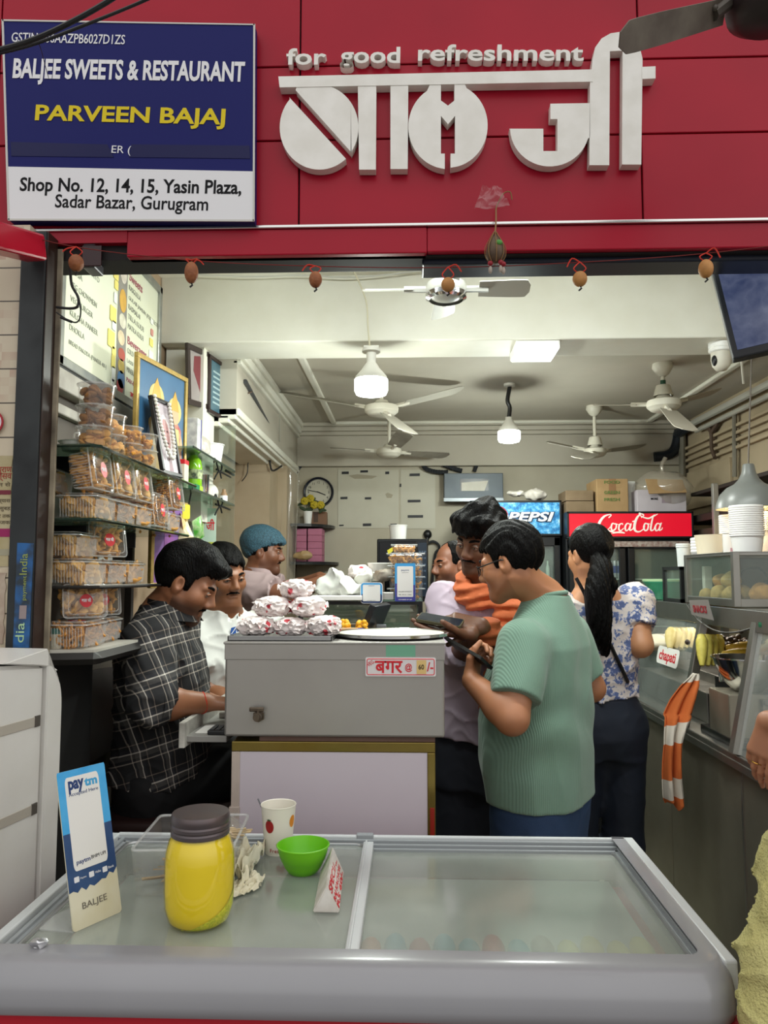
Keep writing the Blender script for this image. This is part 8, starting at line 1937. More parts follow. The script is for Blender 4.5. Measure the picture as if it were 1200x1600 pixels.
green=rib('sage_rib','#6f8d7c','#66836f')
sh=obj('t_shirt',g.mesh('t_shirt',.0055),green,mg.t)
bm=B(); cn=nb+up*.0; tube(bm,[Vector(cn+Fb[:,0]*.067*math.cos(a)+Fb[:,1]*(.060*math.sin(a)-.008)-up*.008+up*.012*(math.sin(a)<0)*abs(math.sin(a))-up*.02*max(0,math.sin(a))) for a in np.linspace(0,2*PI,25)[:-1]],.0075,8,closed=True); obj('collar',bm,green,sh,smooth=180)
dn=M('denim_blue','#2c4466',.8,var='#223754',vscale=9,bump=.15,bscale=400)
tr=trousers(mg,hp,kn,an,Fb,T0,[(-.24,.16,.125,0),(-.12,.175,.135,0),(.0,.165,.13,0)],(.105,.085,.075),dn); shoes(mg,an,to,M('shoe_dark','#24211f',.5))
bm=B(); st=M('stitch_tan','#8a6a4a',.7)
for pts in ([(789,1293),(812,1291),(845,1284)],[(893,1300),(899,1268)],[(820,1304),(818,1274)]):pass
bm.free()
gl=thing('glasses','dark rimmed glasses on the man in the green t-shirt','glasses',tuple(float(x) for x in mg.h(0,.1,.0))); gm=M('glasses_rim','#1c1a1c',.3,.3)
for q in (-1,1):
 bm=B(); tube(bm,[Vector(mg.h(.033*q+.024*math.cos(a),.104-.012*abs(math.cos(a))*(math.cos(a)*q>0),-.001+.017*math.sin(a))) for a in np.linspace(0,2*PI,21)[:-1]],.0016,6,closed=True); rm=obj('rim',bm,gm,gl)
 bm=B(); vs=[bm.verts.new(Vector(mg.h(.033*q+.023*math.cos(a),.103-.011*abs(math.cos(a))*(math.cos(a)*q>0),-.001+.016*math.sin(a)))) for a in np.linspace(0,2*PI,17)[:-1]]; bm.faces.new(vs); obj('lens',bm,glass,rm)
 bm=B(); tube(bm,[Vector(mg.h(.057*q,.093,.006)),Vector(mg.h(.074*q,.05,.008)),Vector(mg.h(.079*q,.0,.010)),Vector(mg.h(.078*q,-.02,-.002))],.0022,6,3); obj('temple',bm,gm,gl)
bm=B(); tube(bm,[Vector(mg.h(-.010,.106,.004)),Vector(mg.h(.010,.106,.004))],.0016,6); obj('bridge',bm,gm,gl)
a=pw(709,1006,2.40); b=pw(757,1034,2.28); phone('black smartphone in the hand of the man in the green t-shirt',(a+b)/2+A_((0,0,.004)),b-a,(.25,.5,.8),w=.07,L=float(np.linalg.norm(b-a))+.03)
# man in the plaid shirt, seated
Yq=2.36; f=A_((1,.10,0)); fn=nrm(f)
mp1=Man('seated man in a dark plaid shirt looking down at the pull-out desk',pw(292,912,Yq),(1,.02),27,0,.95,'#9a6648','#3a2a24',foot=(-.72,Yq,0))
pel=pw(247,1180,Yq+.01); pel[2]=.90; nb=pw(258,950,Yq+.01); up=nrm(nb-pel); Fb=frame(f); Fb[:,2]=up; Fb[:,0]=nrm(np.cross(fn,up)); Fb[:,1]=np.cross(up,Fb[:,0]); Hn=float(np.linalg.norm(nb-pel))
TB=lambda x,y,z:pel+Fb@A_((x,y,z))
mp1 .b.loft(pel,Fb,[(-.10,.15,.11,0),(.1,.135,.105,.01),(.28,.155,.105,0),(Hn-.1,.14,.08,-.01),(Hn,.06,.055,0)],.03); mp1 .neck(nb,.056)
shR,shL=TB(.165,-.01,Hn-.085),TB(-.165,.01,Hn-.085); elR=pw(240,1100,2.115); wrR=pw(322,1098,2.22); elL=pw(275,1090,2.60); wrL=pw(325,1094,2.58)
mp1 .arm(shR,elR,wrR,(.05,.042,.041,.028)); mp1 .arm(shL,elL,wrL)
mp1 .hand(wrR,(.9,.25,-.08),(0,.2,-1),1,(.6,.65,.7,.75),.3,.92); mp1 .hand(wrL,(.9,-.2,-.05),(0,-.1,-1),-1,(.25,.3,.35,.4),.3,.95)
thg=[]
for q,sx in ((-1,0),(1,0)):
 h_=pel+Fb[:,0]*.09*q-A_((0,0,.03)); k_=h_+A_((.30,.30,-.0)); k_[2]=.86; a_=k_+A_((.02,0,-.44)); mp1 .leg(h_,k_,a_,a_+A_((.15,0,-.04)),(.08,.058,.04)); thg.append((h_,k_,a_,a_+A_((.16,0,-.035))))
mp1 .build(stubble=.75); mp1 .eyes(look=(0,-.3)); mp1 .moustache()
def quiff(b):
 for x in (-.035,0,.035):b.cap(mp1 .h(x,.02,.108),mp1 .h(x*.8,.086,.088),.034*.95,.022*.95,.02)
mp1 .hair(.016,top=.012,amp=.004,seed=4.,extra=quiff,line=[(-.13,-.055),(-.085,-.058),(-.05,-.045),(-.026,-.028),(-.018,.022),(.010,.024),(.016,-.028),(.028,-.026),(.034,.036),(.055,.058),(.13,.068)])
def plaid(name):
 m=bpy.data.materials.new(name); m.use_nodes=True ; nt=m.node_tree; N=nt.nodes.new; L=nt.links.new; b=nt.nodes['Principled BSDF']; b.inputs['Roughness'].default_value=.85
 tcn=N('ShaderNodeTexCoord'); mpn=N('ShaderNodeMapping'); mpn.inputs['Rotation'].default_value=(0,.30,0); L(tcn.outputs['Object'],mpn.inputs[0]); sp=N('ShaderNodeSeparateXYZ'); L(mpn.outputs[0],sp.inputs[0])
 ad=N('ShaderNodeMath'); ad.operation='MULTIPLY_ADD'; ad.inputs[1].default_value=.8; L(sp.outputs['Y'],ad.inputs[0]); L(sp.outputs['X'],ad.inputs[2])
 def bands(src,off,per):
  mu=N('ShaderNodeMath'); mu.operation='MULTIPLY_ADD'; mu.inputs[1].default_value=1/per; mu.inputs[2].default_value=off; L(src,mu.inputs[0]); fr_=N('ShaderNodeMath'); fr_.operation='FRACT'; L(mu.outputs[0],fr_.inputs[0])
  cr=N('ShaderNodeValToRGB'); cr.color_ramp.interpolation='CONSTANT'; e=cr.color_ramp.elements; cols=[(0,'#151517'),(.30,'#a89d90'),(.335,'#1b1c20'),(.42,'#4e4b48'),(.56,'#d8d0c4'),(.60,'#26262b'),(.70,'#17171a'),(.80,'#7d7064'),(.83,'#101012')]
  e[0].color=lin(cols[0][1]); e[1].position=cols[1][0]; e[1].color=lin(cols[1][1])
  for p_,c_ in cols[2:]:q=e.new(p_); q.color=lin(c_)
  L(fr_.outputs[0],cr.inputs[0]); return cr.outputs[0]
 mx=N('ShaderNodeMix'); mx.data_type='RGBA'; mx.inputs[0].default_value=.5; L(bands(ad.outputs[0],.1,.085),mx.inputs[6]); L(bands(sp.outputs['Z'],.3,.095),mx.inputs[7]); L(mx.outputs[2],b.inputs['Base Color']); return m
pl_m=plaid('plaid_cloth')
g=S(); g.loft(pel,Fb,[(-.02,.175,.138,.0),(.05,.17,.135,.012),(.2,.17,.132,.01),(.34,.175,.122,-.005),(Hn-.08,.16,.10,-.015),(Hn-.02,.085,.072,-.005),(Hn+.005,.07,.066,0)],.03)
sleeve(g,shR,elR,.072,.062,1.0); g.cap(elR,elR+(wrR-elR)*.16,.062,.056,.03,flat=True); sleeve(g,shL,elL,.07,.06,1.0)
g.post=fold_post(.0085,29,5.,.7); g.cap(nb-up*.02,nb+up*.1,.063,.063,.004,op=1); sh=obj('shirt',g.mesh('shirt',.006),pl_m,mp1 .t)
bm=B(); cc_=nb
for q in (-1,1):sheet(bm,10,4,lambda u,v:Vector(nb+Fb[:,0]*q*(.068*math.cos(u*1.9-.95)+.004+.012*v)+Fb[:,1]*(.066*math.sin(u*1.9-.95)+.012+.045*v*u)+up*(.030-.055*v-.015*u)))
solidify(bm,.003); obj('collar',bm,pl_m,sh,smooth=60)
bm=B(); e0=A_(elR); d_=nrm(wrR-elR); q_=elR+(wrR-elR)*.16; cyl(bm,Vector(elR+(wrR-elR)*.02),Vector(q_+d_*.004),.067,.058,28); obj('rolled_cuff',bm,pl_m,sh,smooth=60)
bm=B(); w_=elR+(wrR-elR)*.92; m9=frame_mat(Vector(w_),Vector(wrR)); tube(bm,[m9@Vector((.0295*math.cos(a),.0295*math.sin(a),.004*math.sin(2*a))) for a in np.linspace(0,2*PI,21)[:-1]],.0022,6,closed=True); th_=solo('wrist_thread',bm,redt,'red thread bracelet on the wrist of the man in plaid','bracelet')
g=S(); g.loft(pel,Fb,[(-.14,.15,.115,.0),(-.02,.145,.11,0)],.03)
for h_,k_,a_,t_ in thg:g.cap(h_,k_,.090,.074,.04).cap(k_,a_,.072,.062,.03,flat=True)
g.post=fold_post(.005,37,2.); blk=M('black_trousers','#0e0e10',.8,var='#161618',vscale=10); obj('trousers',g.mesh('trousers',.009),blk,mp1 .t); shoes(mp1,[x[2]-A_((0,0,.3)) for x in thg],[x[3]-A_((0,0,.3)) for x in thg],MATS['shoe_dark'])
# man in the white t-shirt
Yw=2.96; f=A_((.62,-.78,0)); fn=nrm(f)
mw=Man('moustached man in a white t-shirt leaning behind the man in plaid',pw(350,900,Yw),(.68,-.73),12,-4,.95,'#8f5d3e','#3a231a',foot=(-.70,Yw,0))
nb=pw(351,948,Yw+.01); pel=pw(335,1200,Yw+.08); pel[2]=.92; up=nrm(nb-pel); Fb=frame(f); Fb[:,2]=up; Fb[:,0]=nrm(np.cross(fn,up)); Fb[:,1]=np.cross(up,Fb[:,0]); Hn=float(np.linalg.norm(nb-pel)); TB=lambda x,y,z:pel+Fb@A_((x,y,z))
mw.b.loft(pel,Fb,[(-.1,.15,.11,0),(.1,.14,.11,.01),(.28,.16,.105,0),(Hn-.1,.14,.08,-.01),(Hn,.06,.055,0)],.03); mw.neck(nb,.049)
shR,shL=TB(.18,0,Hn-.085),TB(-.18,0,Hn-.085); elR=pw(328,1086,2.88); wrR=pw(385,1112,2.76); elL=pw(420,1085,3.0); wrL=pw(440,1100,2.80)
mw.arm(shR,elR,wrR,(.054,.045,.04,.028)); mw.arm(shL,elL,wrL); mw.hand(wrR,(.9,-.1,0),(0,0,-1),1); mw.hand(wrL,(.6,-.6,0),(0,0,-1),-1)
hp,kn,an,to=lower(mw,pel-A_((0,0,.05)),f,.09)
mw.build(stubble=.3); mw.eyes(look=(.15,-.1)); mw.moustache(); mw.hair(.014,top=.008,amp=.003,seed=6.)
g=S(); g.loft(pel,Fb,[(-.12,.19,.145,0),(.05,.19,.15,.015),(.25,.19,.14,.005),(Hn-.09,.17,.10,-.01),(Hn-.03,.095,.075,-.005),(Hn-.01,.072,.066,0)],.03); sleeve(g,shR,elR,.082,.080,.62); sleeve(g,shL,elL,.078,.074,.62)
g.post=fold_post(.009,27,7.); g.cap(nb-up*.03,nb+up*.1,.064,.064,.004,op=1); wt=M('white_tee','#d6d6d0',.85,var='#cbcbc4',vscale=7); sh=obj('t_shirt',g.mesh('t_shirt',.0065),wt,mw.t)
trousers(mw,hp,kn,an,Fb,pel,[(-.2,.15,.12,0),(.0,.155,.125,0)],m=M('dark_grey_trousers','#22242a',.8),step=.011); shoes(mw,an,to,MATS['shoe_dark'])
def on_front(s_obj,px,py,Y0=1.9,Y1=3.4):
 from mathutils.bvhtree import BVHTree
 if s_obj.name not in BV:v=[x.co for x in s_obj.data.vertices]; BV[s_obj.name]=BVHTree.FromPolygons(v,[tuple(q.vertices) for q in s_obj.data.polygons])
 o_=Vector((0,0,CAM_H)); d=(P(px,py,2.0)-o_).normalized(); return BV[s_obj.name].ray_cast(o_,d)
BV={}
hit=on_front(sh,366,985)
if hit[0]:
 n_=hit[1].normalized(); m9=plane_mat(hit[0]+n_*.003,right=Vector((0,0,1)).cross(n_),up=(0,0,1))
 bm=B(); prism(bm,[(-.022,-.016),(.006,-.012),(.008,.014),(-.020,.010)],0,.0012,m9); pr_=obj('chest_print',bm,M('tee_blue','#1f4f9a',.6),sh)
 bm=B(); prism(bm,[(-.021,-.013),(-.017,-.0135),(.007,.010),(.004,.0125)],.001,.0018,m9); obj('chest_stripe',bm,wt,pr_); bm=B(); text_bm(bm,'HC',.034,m9@Matrix.Translation((.012,-.012,0)),ext=.0012,off=.0012,align='LEFT'); obj('lettering',bm,MATS['tee_blue'],pr_)
 # man in the hairnet
Yh=3.65; f=A_((1,-.05,0)); fn=nrm(f)
mh=Man('man in a blue hairnet and pale pink shirt reaching over the display case',pw(412,863,Yh),(1,.0),4,0,.90,'#7a4d36','#33201a',foot=(-.68,Yh,0))
nb=pw(402,893,Yh); pel=pw(398,1080,Yh); up=nrm(nb-pel); Fb=frame(f); Fb[:,2]=up; Fb[:,0]=nrm(np.cross(fn,up)); Fb[:,1]=np.cross(up,Fb[:,0]); Hn=float(np.linalg.norm(nb-pel)); TB=lambda x,y,z:pel+Fb@A_((x,y,z))
mh.b.loft(pel,Fb,[(-.1,.15,.11,0),(.28,.15,.105,0),(Hn-.1,.13,.08,-.01),(Hn,.055,.055,0)],.03); mh.neck(nb,.055)
shR,shL=TB(.165,0,Hn-.075),TB(-.165,0,Hn-.075); elR=pw(455,932,3.42); wrR=pw(503,908,3.40); elL=pw(455,922,3.80); wrL=pw(500,902,3.66)
mh.arm(shR,elR,wrR,(.05,.042,.038,.027)); mh.arm(shL,elL,wrL); mh.hand(wrR,(.9,.1,-.15),(.1,.3,-.9),1,(.4,.5,.55,.6),.4,.95); mh.hand(wrL,(.9,-.1,-.1),(.1,-.3,-.9),-1,(.4,.5,.55,.6),.4,.95)
hp,kn,an,to=lower(mh,pel-A_((0,0,.05)),f,.09)
mh.build(.009,.0042,stubble=.4); mh.eyes(); mh.moustache(); mh.hair(.008,amp=.002,step=.004,line=[(-.13,-.066),(-.085,-.066),(-.05,-.05),(-.026,-.03),(-.018,.02),(.010,.02),(.018,-.02),(.032,-.018),(.036,.036),(.13,.06)])
net=M('hairnet_blue','#28434f',.7,var='#40687a',vscale=160,vamt=.8,bump=.4,bscale=200)
def puff(b):b.ell(mh.h(0,-.035,.062),A_((.083,.095,.075))*.9,mh.F,.02); b.cap(mh.h(0,.06,.062),mh.h(0,.085,.055),.045*.9,.03*.9,.03)
mh.hair(.017,amp=.0022,top=.012,m=net,name='hairnet',step=.004,freq=140.,extra=puff,line=[(-.16,-.038),(-.085,-.036),(-.03,-.004),(.02,.026),(.055,.042),(.13,.052)])
g=S(); g.loft(pel,Fb,[(-.12,.18,.14,0),(.05,.175,.145,.015),(.25,.18,.135,.0),(Hn-.08,.16,.10,-.01),(Hn-.02,.08,.07,0),(Hn,.068,.064,0)],.03); sleeve(g,shR,elR,.074,.072,.62); sleeve(g,shL,elL,.074,.07,.62); g.post=fold_post(.0085,27,9.); g.cap(nb-up*.03,nb+up*.1,.062,.062,.004,op=1)
pk_s=M('dusty_pink_cloth','#ab9696',.85,var='#9d8889',vscale=7); sh=obj('shirt',g.mesh('shirt',.008),pk_s,mh.t)
bm=B()
for q in (-1,1):sheet(bm,8,4,lambda u,v:Vector(nb+Fb[:,0]*q*(.062*math.cos(u*1.9-.95)+.004+.012*v)+Fb[:,1]*(.062*math.sin(u*1.9-.95)+.012+.045*v*u)+up*(.022-.05*v-.012*u)))
solidify(bm,.003); obj('collar',bm,pk_s,sh,smooth=60)
trousers(mh,hp,kn,an,Fb,pel,[(-.2,.15,.12,0),(.0,.155,.125,0)],m=MATS['dark_grey_trousers'],step=.012); shoes(mh,an,to,MATS['shoe_dark'])
# man with the orange scarf
Ys_=2.72; f=A_((-.42,-.90,0)); fn=nrm(f)
ms=Man('man in a lavender shirt with an orange scarf, head bent towards the counter',pw(752,846,Ys_),(-.66,-.75),16,10,.97,'#6b4530','#2a1810',foot=(.27,Ys_+.05,0))
nb=pw(762,908,Ys_+.03); pel=pw(752,1130,Ys_+.08); up=nrm(nb-pel); Fb=frame(f); Fb[:,2]=up; Fb[:,0]=nrm(np.cross(fn,up)); Fb[:,1]=np.cross(up,Fb[:,0]); Hn=float(np.linalg.norm(nb-pel)); TB=lambda x,y,z:pel+Fb@A_((x,y,z))
ms.b.loft(pel,Fb,[(-.1,.14,.10,0),(.1,.125,.10,.0),(.28,.145,.10,0),(Hn-.1,.13,.08,-.01),(Hn,.055,.052,0)],.03); ms.neck(nb,.052)
shR,shL=TB(.16,0,Hn-.085),TB(-.16,0,Hn-.085); elR=pw(722,1012,2.52); wrR=pw(742,984,2.36); elL=pw(812,1040,2.80); wrL=pw(760,990,2.42)
wrR=pw(736,990,2.42); elR=pw(716,1030,2.66); wrL=pw(752,978,2.46)
ms.arm(shR,elR,wrR,(.045,.036,.034,.025)); ms.arm(shL,elL,wrL,(.045,.036,.034,.025))
ms.hand(wrR,(-.95,.05,.08),(-.1,-.1,1),-1,(.12,.16,.25,.3),.15,1.0); ms.hand(wrL,(-.85,.0,.18),(-.2,.4,-.6),1,(.35,.45,.5,.55),.3,1.0)
hp,kn,an,to=lower(ms,pel-A_((0,0,.05)),f,.085,.01)
ms.build(stubble=.4); ms.eyes(look=(0,-.2)); ms.moustache()
def mop(b):
 for x,y,z,r in ((-.05,.06,.085,.034),(-.015,.078,.088,.034),(.025,.075,.090,.036),(.055,.05,.085,.034),(-.065,.02,.07,.032),(.07,.0,.075,.034),(.0,.03,.118,.04),(0,-.04,.115,.045)):b.cap(ms.h(x,y,z),ms.h(x*1.05,y*1.12,z-.026),r*.97,r*.72,.02)
ms.hair(.022,top=.01,amp=.006,seed=8.,extra=mop,freq=80.,line=[(-.14,-.07),(-.085,-.065),(-.05,-.05),(-.026,-.03),(-.018,.012),(.010,.016),(.018,-.02),(.034,-.012),(.045,.032),(.07,.042),(.13,.046)])
lav=M('lavender_cloth','#b8a9b8',.8,var='#a999ab',vscale=6)
g=S(); g.loft(pel,Fb,[(-.03,.175,.135,0),(.06,.17,.135,.0),(.25,.165,.125,0),(Hn-.09,.155,.095,-.01),(Hn-.02,.075,.066,0),(Hn,.062,.06,0)],.03); sleeve(g,shR,elR,.066,.058,1.); g.cap(elR,elR+(wrR-elR)*.35,.056,.05,.03,flat=True); sleeve(g,shL,elL,.066,.06,1.); g.cap(elL,elL+(wrL-elL)*.7,.056,.046,.03,flat=True)
g.post=fold_post(.0095,26,11.); sh=obj('shirt',g.mesh('shirt',.006),lav,ms.t)
bm=B()
for k in range(3):
 hit=on_front(sh,752-1.2*k,934+22*k)
 if hit[0]:ball(bm,hit[0],.005,seg=8)
obj('shirt_button',bm,M('button_pale','#c9bcc8',.3),sh)
orange_c=M('orange_cloth','#c2673c',.85,var='#a8512c',vscale=10,bump=.3,bscale=50)
g=S(); ring_=[nb+Fb[:,0]*.078*math.cos(a)+Fb[:,1]*(.078*math.sin(a)+.014)+up*(-.005-.035*math.sin(a)) for a in np.linspace(0,2*PI,15)]
for a,b in zip(ring_[:-1],ring_[1:]):g.cap(a,b,.034,.034,.01)
for a,b in zip(ring_[:-1],ring_[1:]):g.cap(a-up*.028+Fb[:,1]*.012,b-up*.028+Fb[:,1]*.012,.026,.026,.01)
tail=[TB(-.09,.09,Hn-.06),TB(-.115,.135,Hn-.16),TB(-.10,.15,Hn-.27),TB(-.08,.165,Hn-.36),TB(-.09,.16,Hn-.46)]
for a,b in zip(tail[:-1],tail[1:]):g.cap(a,b,.036,.034,.012); g.cap(a-Fb[:,0]*.04,b-Fb[:,0]*.04,.03,.03,.012); g.cap(a-Fb[:,0]*.075-Fb[:,1]*.02,b-Fb[:,0]*.075-Fb[:,1]*.02,.03,.03,.012)
d_=wrL-elL
g.cap(elL+d_*.45,elL+d_*.86,.058,.052,.02); g.cap(elL+d_*.62-A_((0,0,.02)),elL+d_*.55-A_((0,0,.11)),.045,.03,.03)
def sp(p,d):q=(p-nb)@Fb; a=np.arctan2(q[:,1],q[:,0]); return d+.0055*np.sin(q[:,2]*170+3*np.sin(a*2.)+8*q[:,0])+.003*wob(p,40,2.)
g.post=sp; g.cap(nb-up*.05,ms.h(0,-.01,-.03),.05,.05,.004,op=1); obj('scarf',g.mesh('scarf',.005),orange_c,ms.t)
trousers(ms,hp,kn,an,Fb,pel,[(-.2,.15,.12,0),(-.02,.155,.12,0)],(.10,.082,.07),M('charcoal_trousers','#2b2e38',.8,var='#22252e',vscale=8)); shoes(ms,an,to,MATS['shoe_dark'])
a=pw(668,967,2.42); b=pw(708,974,2.40); phone('olive cased smartphone in the hands of the man with the orange scarf',(a+b)/2+A_((.0,.0,.006)),b-a,(.2,-.3,.85),M('phone_olive','#4a452e',.4),w=.07,L=.14)
# balding man
Yb_=3.5; f=A_((-.93,-.36,0)); fn=nrm(f)
mb_=Man('balding man in a navy shirt with white leaf print behind the scarfed man',pw(707,884,Yb_),(-.90,-.43),2,0,.92,'#80513a','#2f1d15',foot=(.24,Yb_,0))
nb=pw(716,925,Yb_+.01); pel=pw(712,1110,Yb_); up=nrm(nb-pel); Fb=frame(f); Fb[:,2]=up; Fb[:,0]=nrm(np.cross(fn,up)); Fb[:,1]=np.cross(up,Fb[:,0]); Hn=float(np.linalg.norm(nb-pel)); TB=lambda x,y,z:pel+Fb@A_((x,y,z))
mb_.b.loft(pel,Fb,[(-.1,.15,.12,0),(.28,.15,.11,0),(Hn-.1,.13,.08,-.01),(Hn,.055,.055,0)],.03); mb_.neck(nb,.056)
shR,shL=TB(.17,0,Hn-.085),TB(-.17,0,Hn-.085); elR=shR+A_((-.02,.03,-.29)); wrR=elR+A_((-.14,-.02,.10)); elL=shL+A_((-.03,-.02,-.29)); wrL=elL+A_((-.16,.04,.08))
mb_.arm(shR,elR,wrR); mb_.arm(shL,elL,wrL); mb_.hand(wrR,(-.9,0,.2),(0,-.4,.8),-1); mb_.hand(wrL,(-.9,.2,.1),(0,.4,.8),1)
hp,kn,an,to=lower(mb_,pel-A_((0,0,.05)),f,.09)
mb_.build(.009,.004,stubble=.55,lipc=.5); mb_.eyes(); mb_.hair(.006,amp=.002,step=.004,line=[(-.14,-.062),(-.05,-.045),(-.026,-.03),(-.018,.0),(.010,.005),(.018,-.03),(.032,-.02),(.036,.02),(.045,.4)],name='hair')
hb=mb_.t.children
leaf=M('leaf_print','#2c3c58',.8); nt=leaf.node_tree; b=nt.nodes['Principled BSDF']; tcn=nt.nodes.new('ShaderNodeTexCoord'); vo=nt.nodes.new('ShaderNodeTexVoronoi'); vo.inputs['Scale'].default_value=17; mpn=nt.nodes.new('ShaderNodeMapping'); mpn.inputs['Scale'].default_value=(1.6,1.6,.8); mpn.inputs['Rotation'].default_value=(.3,.5,0); nt.links.new(tcn.outputs['Object'],mpn.inputs[0]); nt.links.new(mpn.outputs[0],vo.inputs['Vector']); cr=nt.nodes.new('ShaderNodeValToRGB'); cr.color_ramp.elements[0].position=.25; cr.color_ramp.elements[0].color=lin('#b9c0c6'); cr.color_ramp.elements[1].position=.33; cr.color_ramp.elements[1].color=lin('#2c3f5e'); nt.links.new(vo.outputs['Distance'],cr.inputs[0]); nt.links.new(cr.outputs[0],b.inputs['Base Color'])
g=S(); g.loft(pel,Fb,[(-.14,.19,.155,0),(.05,.19,.165,.02),(.25,.185,.14,.0),(Hn-.08,.16,.10,-.01),(Hn-.02,.085,.072,0),(Hn,.07,.066,0)],.03); sleeve(g,shR,elR,.074,.072,.75); sleeve(g,shL,elL,.074,.07,.75); g.post=fold_post(.0085,27,13.); g.cap(nb-up*.03,nb+up*.1,.062,.062,.004,op=1); sh=obj('shirt',g.mesh('shirt',.008),leaf,mb_.t)
bm=B()
for q in (-1,1):sheet(bm,8,4,lambda u,v:Vector(nb+Fb[:,0]*q*(.066*math.cos(u*1.9-.95)+.004+.012*v)+Fb[:,1]*(.064*math.sin(u*1.9-.95)+.012+.045*v*u)+up*(.026-.05*v-.012*u)))
solidify(bm,.003); obj('collar',bm,leaf,sh,smooth=60)
nj=M('navy_jeans','#131c2c',.8,var='#1b2740',vscale=7); trousers(mb_,hp,kn,an,Fb,pel,[(-.2,.16,.13,0),(-.02,.165,.13,0)],(.105,.085,.075),nj,.012); shoes(mb_,an,to,MATS['shoe_dark'])
# woman with the ponytail
Yo=2.92; f=A_((-.10,.99,0)); fn=nrm(f)
wo=Man('woman with a long black ponytail in a blue and white floral blouse, seen from behind',pw(922,868,Yo),(-.42,.91),6,3,.90,'#b9835d','#7d4a38',foot=(.69,Yo+.05,0))
nb=pw(928,912,Yo+.01); pel=pw(936,1110,Yo+.06); up=nrm(nb-pel); Fb=frame(f); Fb[:,2]=up; Fb[:,0]=nrm(np.cross(fn,up)); Fb[:,1]=np.cross(up,Fb[:,0]); Hn=float(np.linalg.norm(nb-pel)); TB=lambda x,y,z:pel+Fb@A_((x,y,z))
wo.b.loft(pel,Fb,[(-.10,.11,.09,0),(.06,.115,.09,.0),(.25,.135,.095,.0),(Hn-.10,.135,.075,-.01),(Hn-.02,.08,.055,-.01),(Hn,.05,.048,0)],.03); wo.neck(nb,.046)
shR,shL=TB(.152,-.005,Hn-.078),TB(-.152,-.005,Hn-.078); elR=pw(1001,1008,2.88); wrR=pw(985,985,3.12); elL=pw(878,1010,3.0); wrL=pw(895,985,3.2)
wo.arm(shR,elR,wrR,(.048,.043,.040,.024)); wo.arm(shL,elL,wrL,(.046,.04,.036,.024)); wo.hand(wrR,(-.5,.8,.1),(-.6,-.3,.5),-1,sc=.9); wo.hand(wrL,(.4,.85,.1),(.6,-.3,.5),1,sc=.9)
hp,kn,an,to=lower(wo,pel-A_((0,0,.06)),f,.085,.02)
wo.build(.007,.0038); wo.eyes()
tie=pw(932,866,2.845)
def pony(b):
 b.cap(wo.h(0,-.09,.02),tie,.03,.016,.02)
wo.hair(.013,top=.004,amp=.0018,seed=3.,freq=150.,extra=pony,line=[(-.16,-.075),(-.085,-.072),(-.05,-.055),(-.026,-.028),(-.016,.02),(.012,.024),(.02,.01),(.04,.045),(.07,.065),(.13,.075)])
g=S(); pts=[tie,pw(938,890,2.80),pw(934,925,2.775),pw(936,965,2.77),pw(940,995,2.78),pw(946,1022,2.80)]; rr=[.016,.034,.043,.040,.030,.010]
L_=smooth_path([Vector(p) for p in pts],4); R_=np.interp(np.linspace(0,5,len(L_)),range(6),rr)
for i in range(len(L_)-1):g.cap(A_(L_[i]),A_(L_[i+1]),float(R_[i]),float(R_[i+1]),.012)
g.cap(pw(948,880,2.80),pw(956,915,2.80),.012,.016,.02); g.cap(pw(956,915,2.80),pw(950,950,2.79),.016,.008,.02)
g.post=lambda p,d:d+.003*np.sin(p[:,0]*330+2.5*np.sin(p[:,2]*22)+p[:,1]*120)+.0015*np.sin(p[:,0]*700+3*np.sin(p[:,2]*30)); obj('ponytail',g.mesh('ponytail',.0045),hair_m,wo.t)
bm=B(); tube(bm,[Vector(tie+A_((.017*math.cos(a),-.006*math.sin(a),.013*math.sin(a)))) for a in np.linspace(0,2*PI,13)[:-1]],.008,8,closed=True); obj('hair_tie',bm,M('tie_pink','#c9788c',.6),wo.t,smooth=180)
flo=M('floral_print','#c9bdb8',.85); nt=flo.node_tree; b=nt.nodes['Principled BSDF']; tcn=nt.nodes.new('ShaderNodeTexCoord')
n1=nt.nodes.new('ShaderNodeTexNoise'); n1 .inputs['Scale'].default_value=95; n1 .inputs['Detail'].default_value=3; vo=nt.nodes.new('ShaderNodeTexVoronoi'); vo.inputs['Scale'].default_value=26
nt.links.new(tcn.outputs['Object'],n1 .inputs[0]); nt.links.new(tcn.outputs['Object'],vo.inputs['Vector']); ad=nt.nodes.new('ShaderNodeMath'); ad.operation='MULTIPLY_ADD'; ad.inputs[1].default_value=.55; nt.links.new(vo.outputs['Distance'],ad.inputs[0]); nt.links.new(n1 .outputs[0],ad.inputs[2])
cr=nt.nodes.new('ShaderNodeValToRGB'); e=cr.color_ramp.elements; e[0].position=.66; e[0].color=lin('#55638f'); e[1].position=.84; e[1].color=lin('#d3c9c4'); q=e.new(.72); q.color=lin('#7886ae'); q=e.new(.775); q.color=lin('#cfc5c1'); nt.links.new(ad.outputs[0],cr.inputs[0]); nt.links.new(cr.outputs[0],b.inputs['Base Color'])
g=S(); g.loft(pel,Fb,[(.065,.140,.115,0),(.12,.136,.115,.0),(.25,.148,.115,.0),(Hn-.12,.158,.092,-.01),(Hn-.062,.155,.075,-.01)],.03); g.cap(shR+Fb[:,0]*.0,shR+(elR-shR)*.58,.072,.064,.035,flat=True); g.cap(shL,shL+(elL-shL)*.58,.07,.064,.035,flat=True)
g.post=fold_post(.007,32,15.,.8); g.ell(nb-up*.005-Fb[:,1]*.045,(.088,.10,.062),Fb,.01,1); sh=obj('blouse',g.mesh('blouse',.006),flo,wo.t)
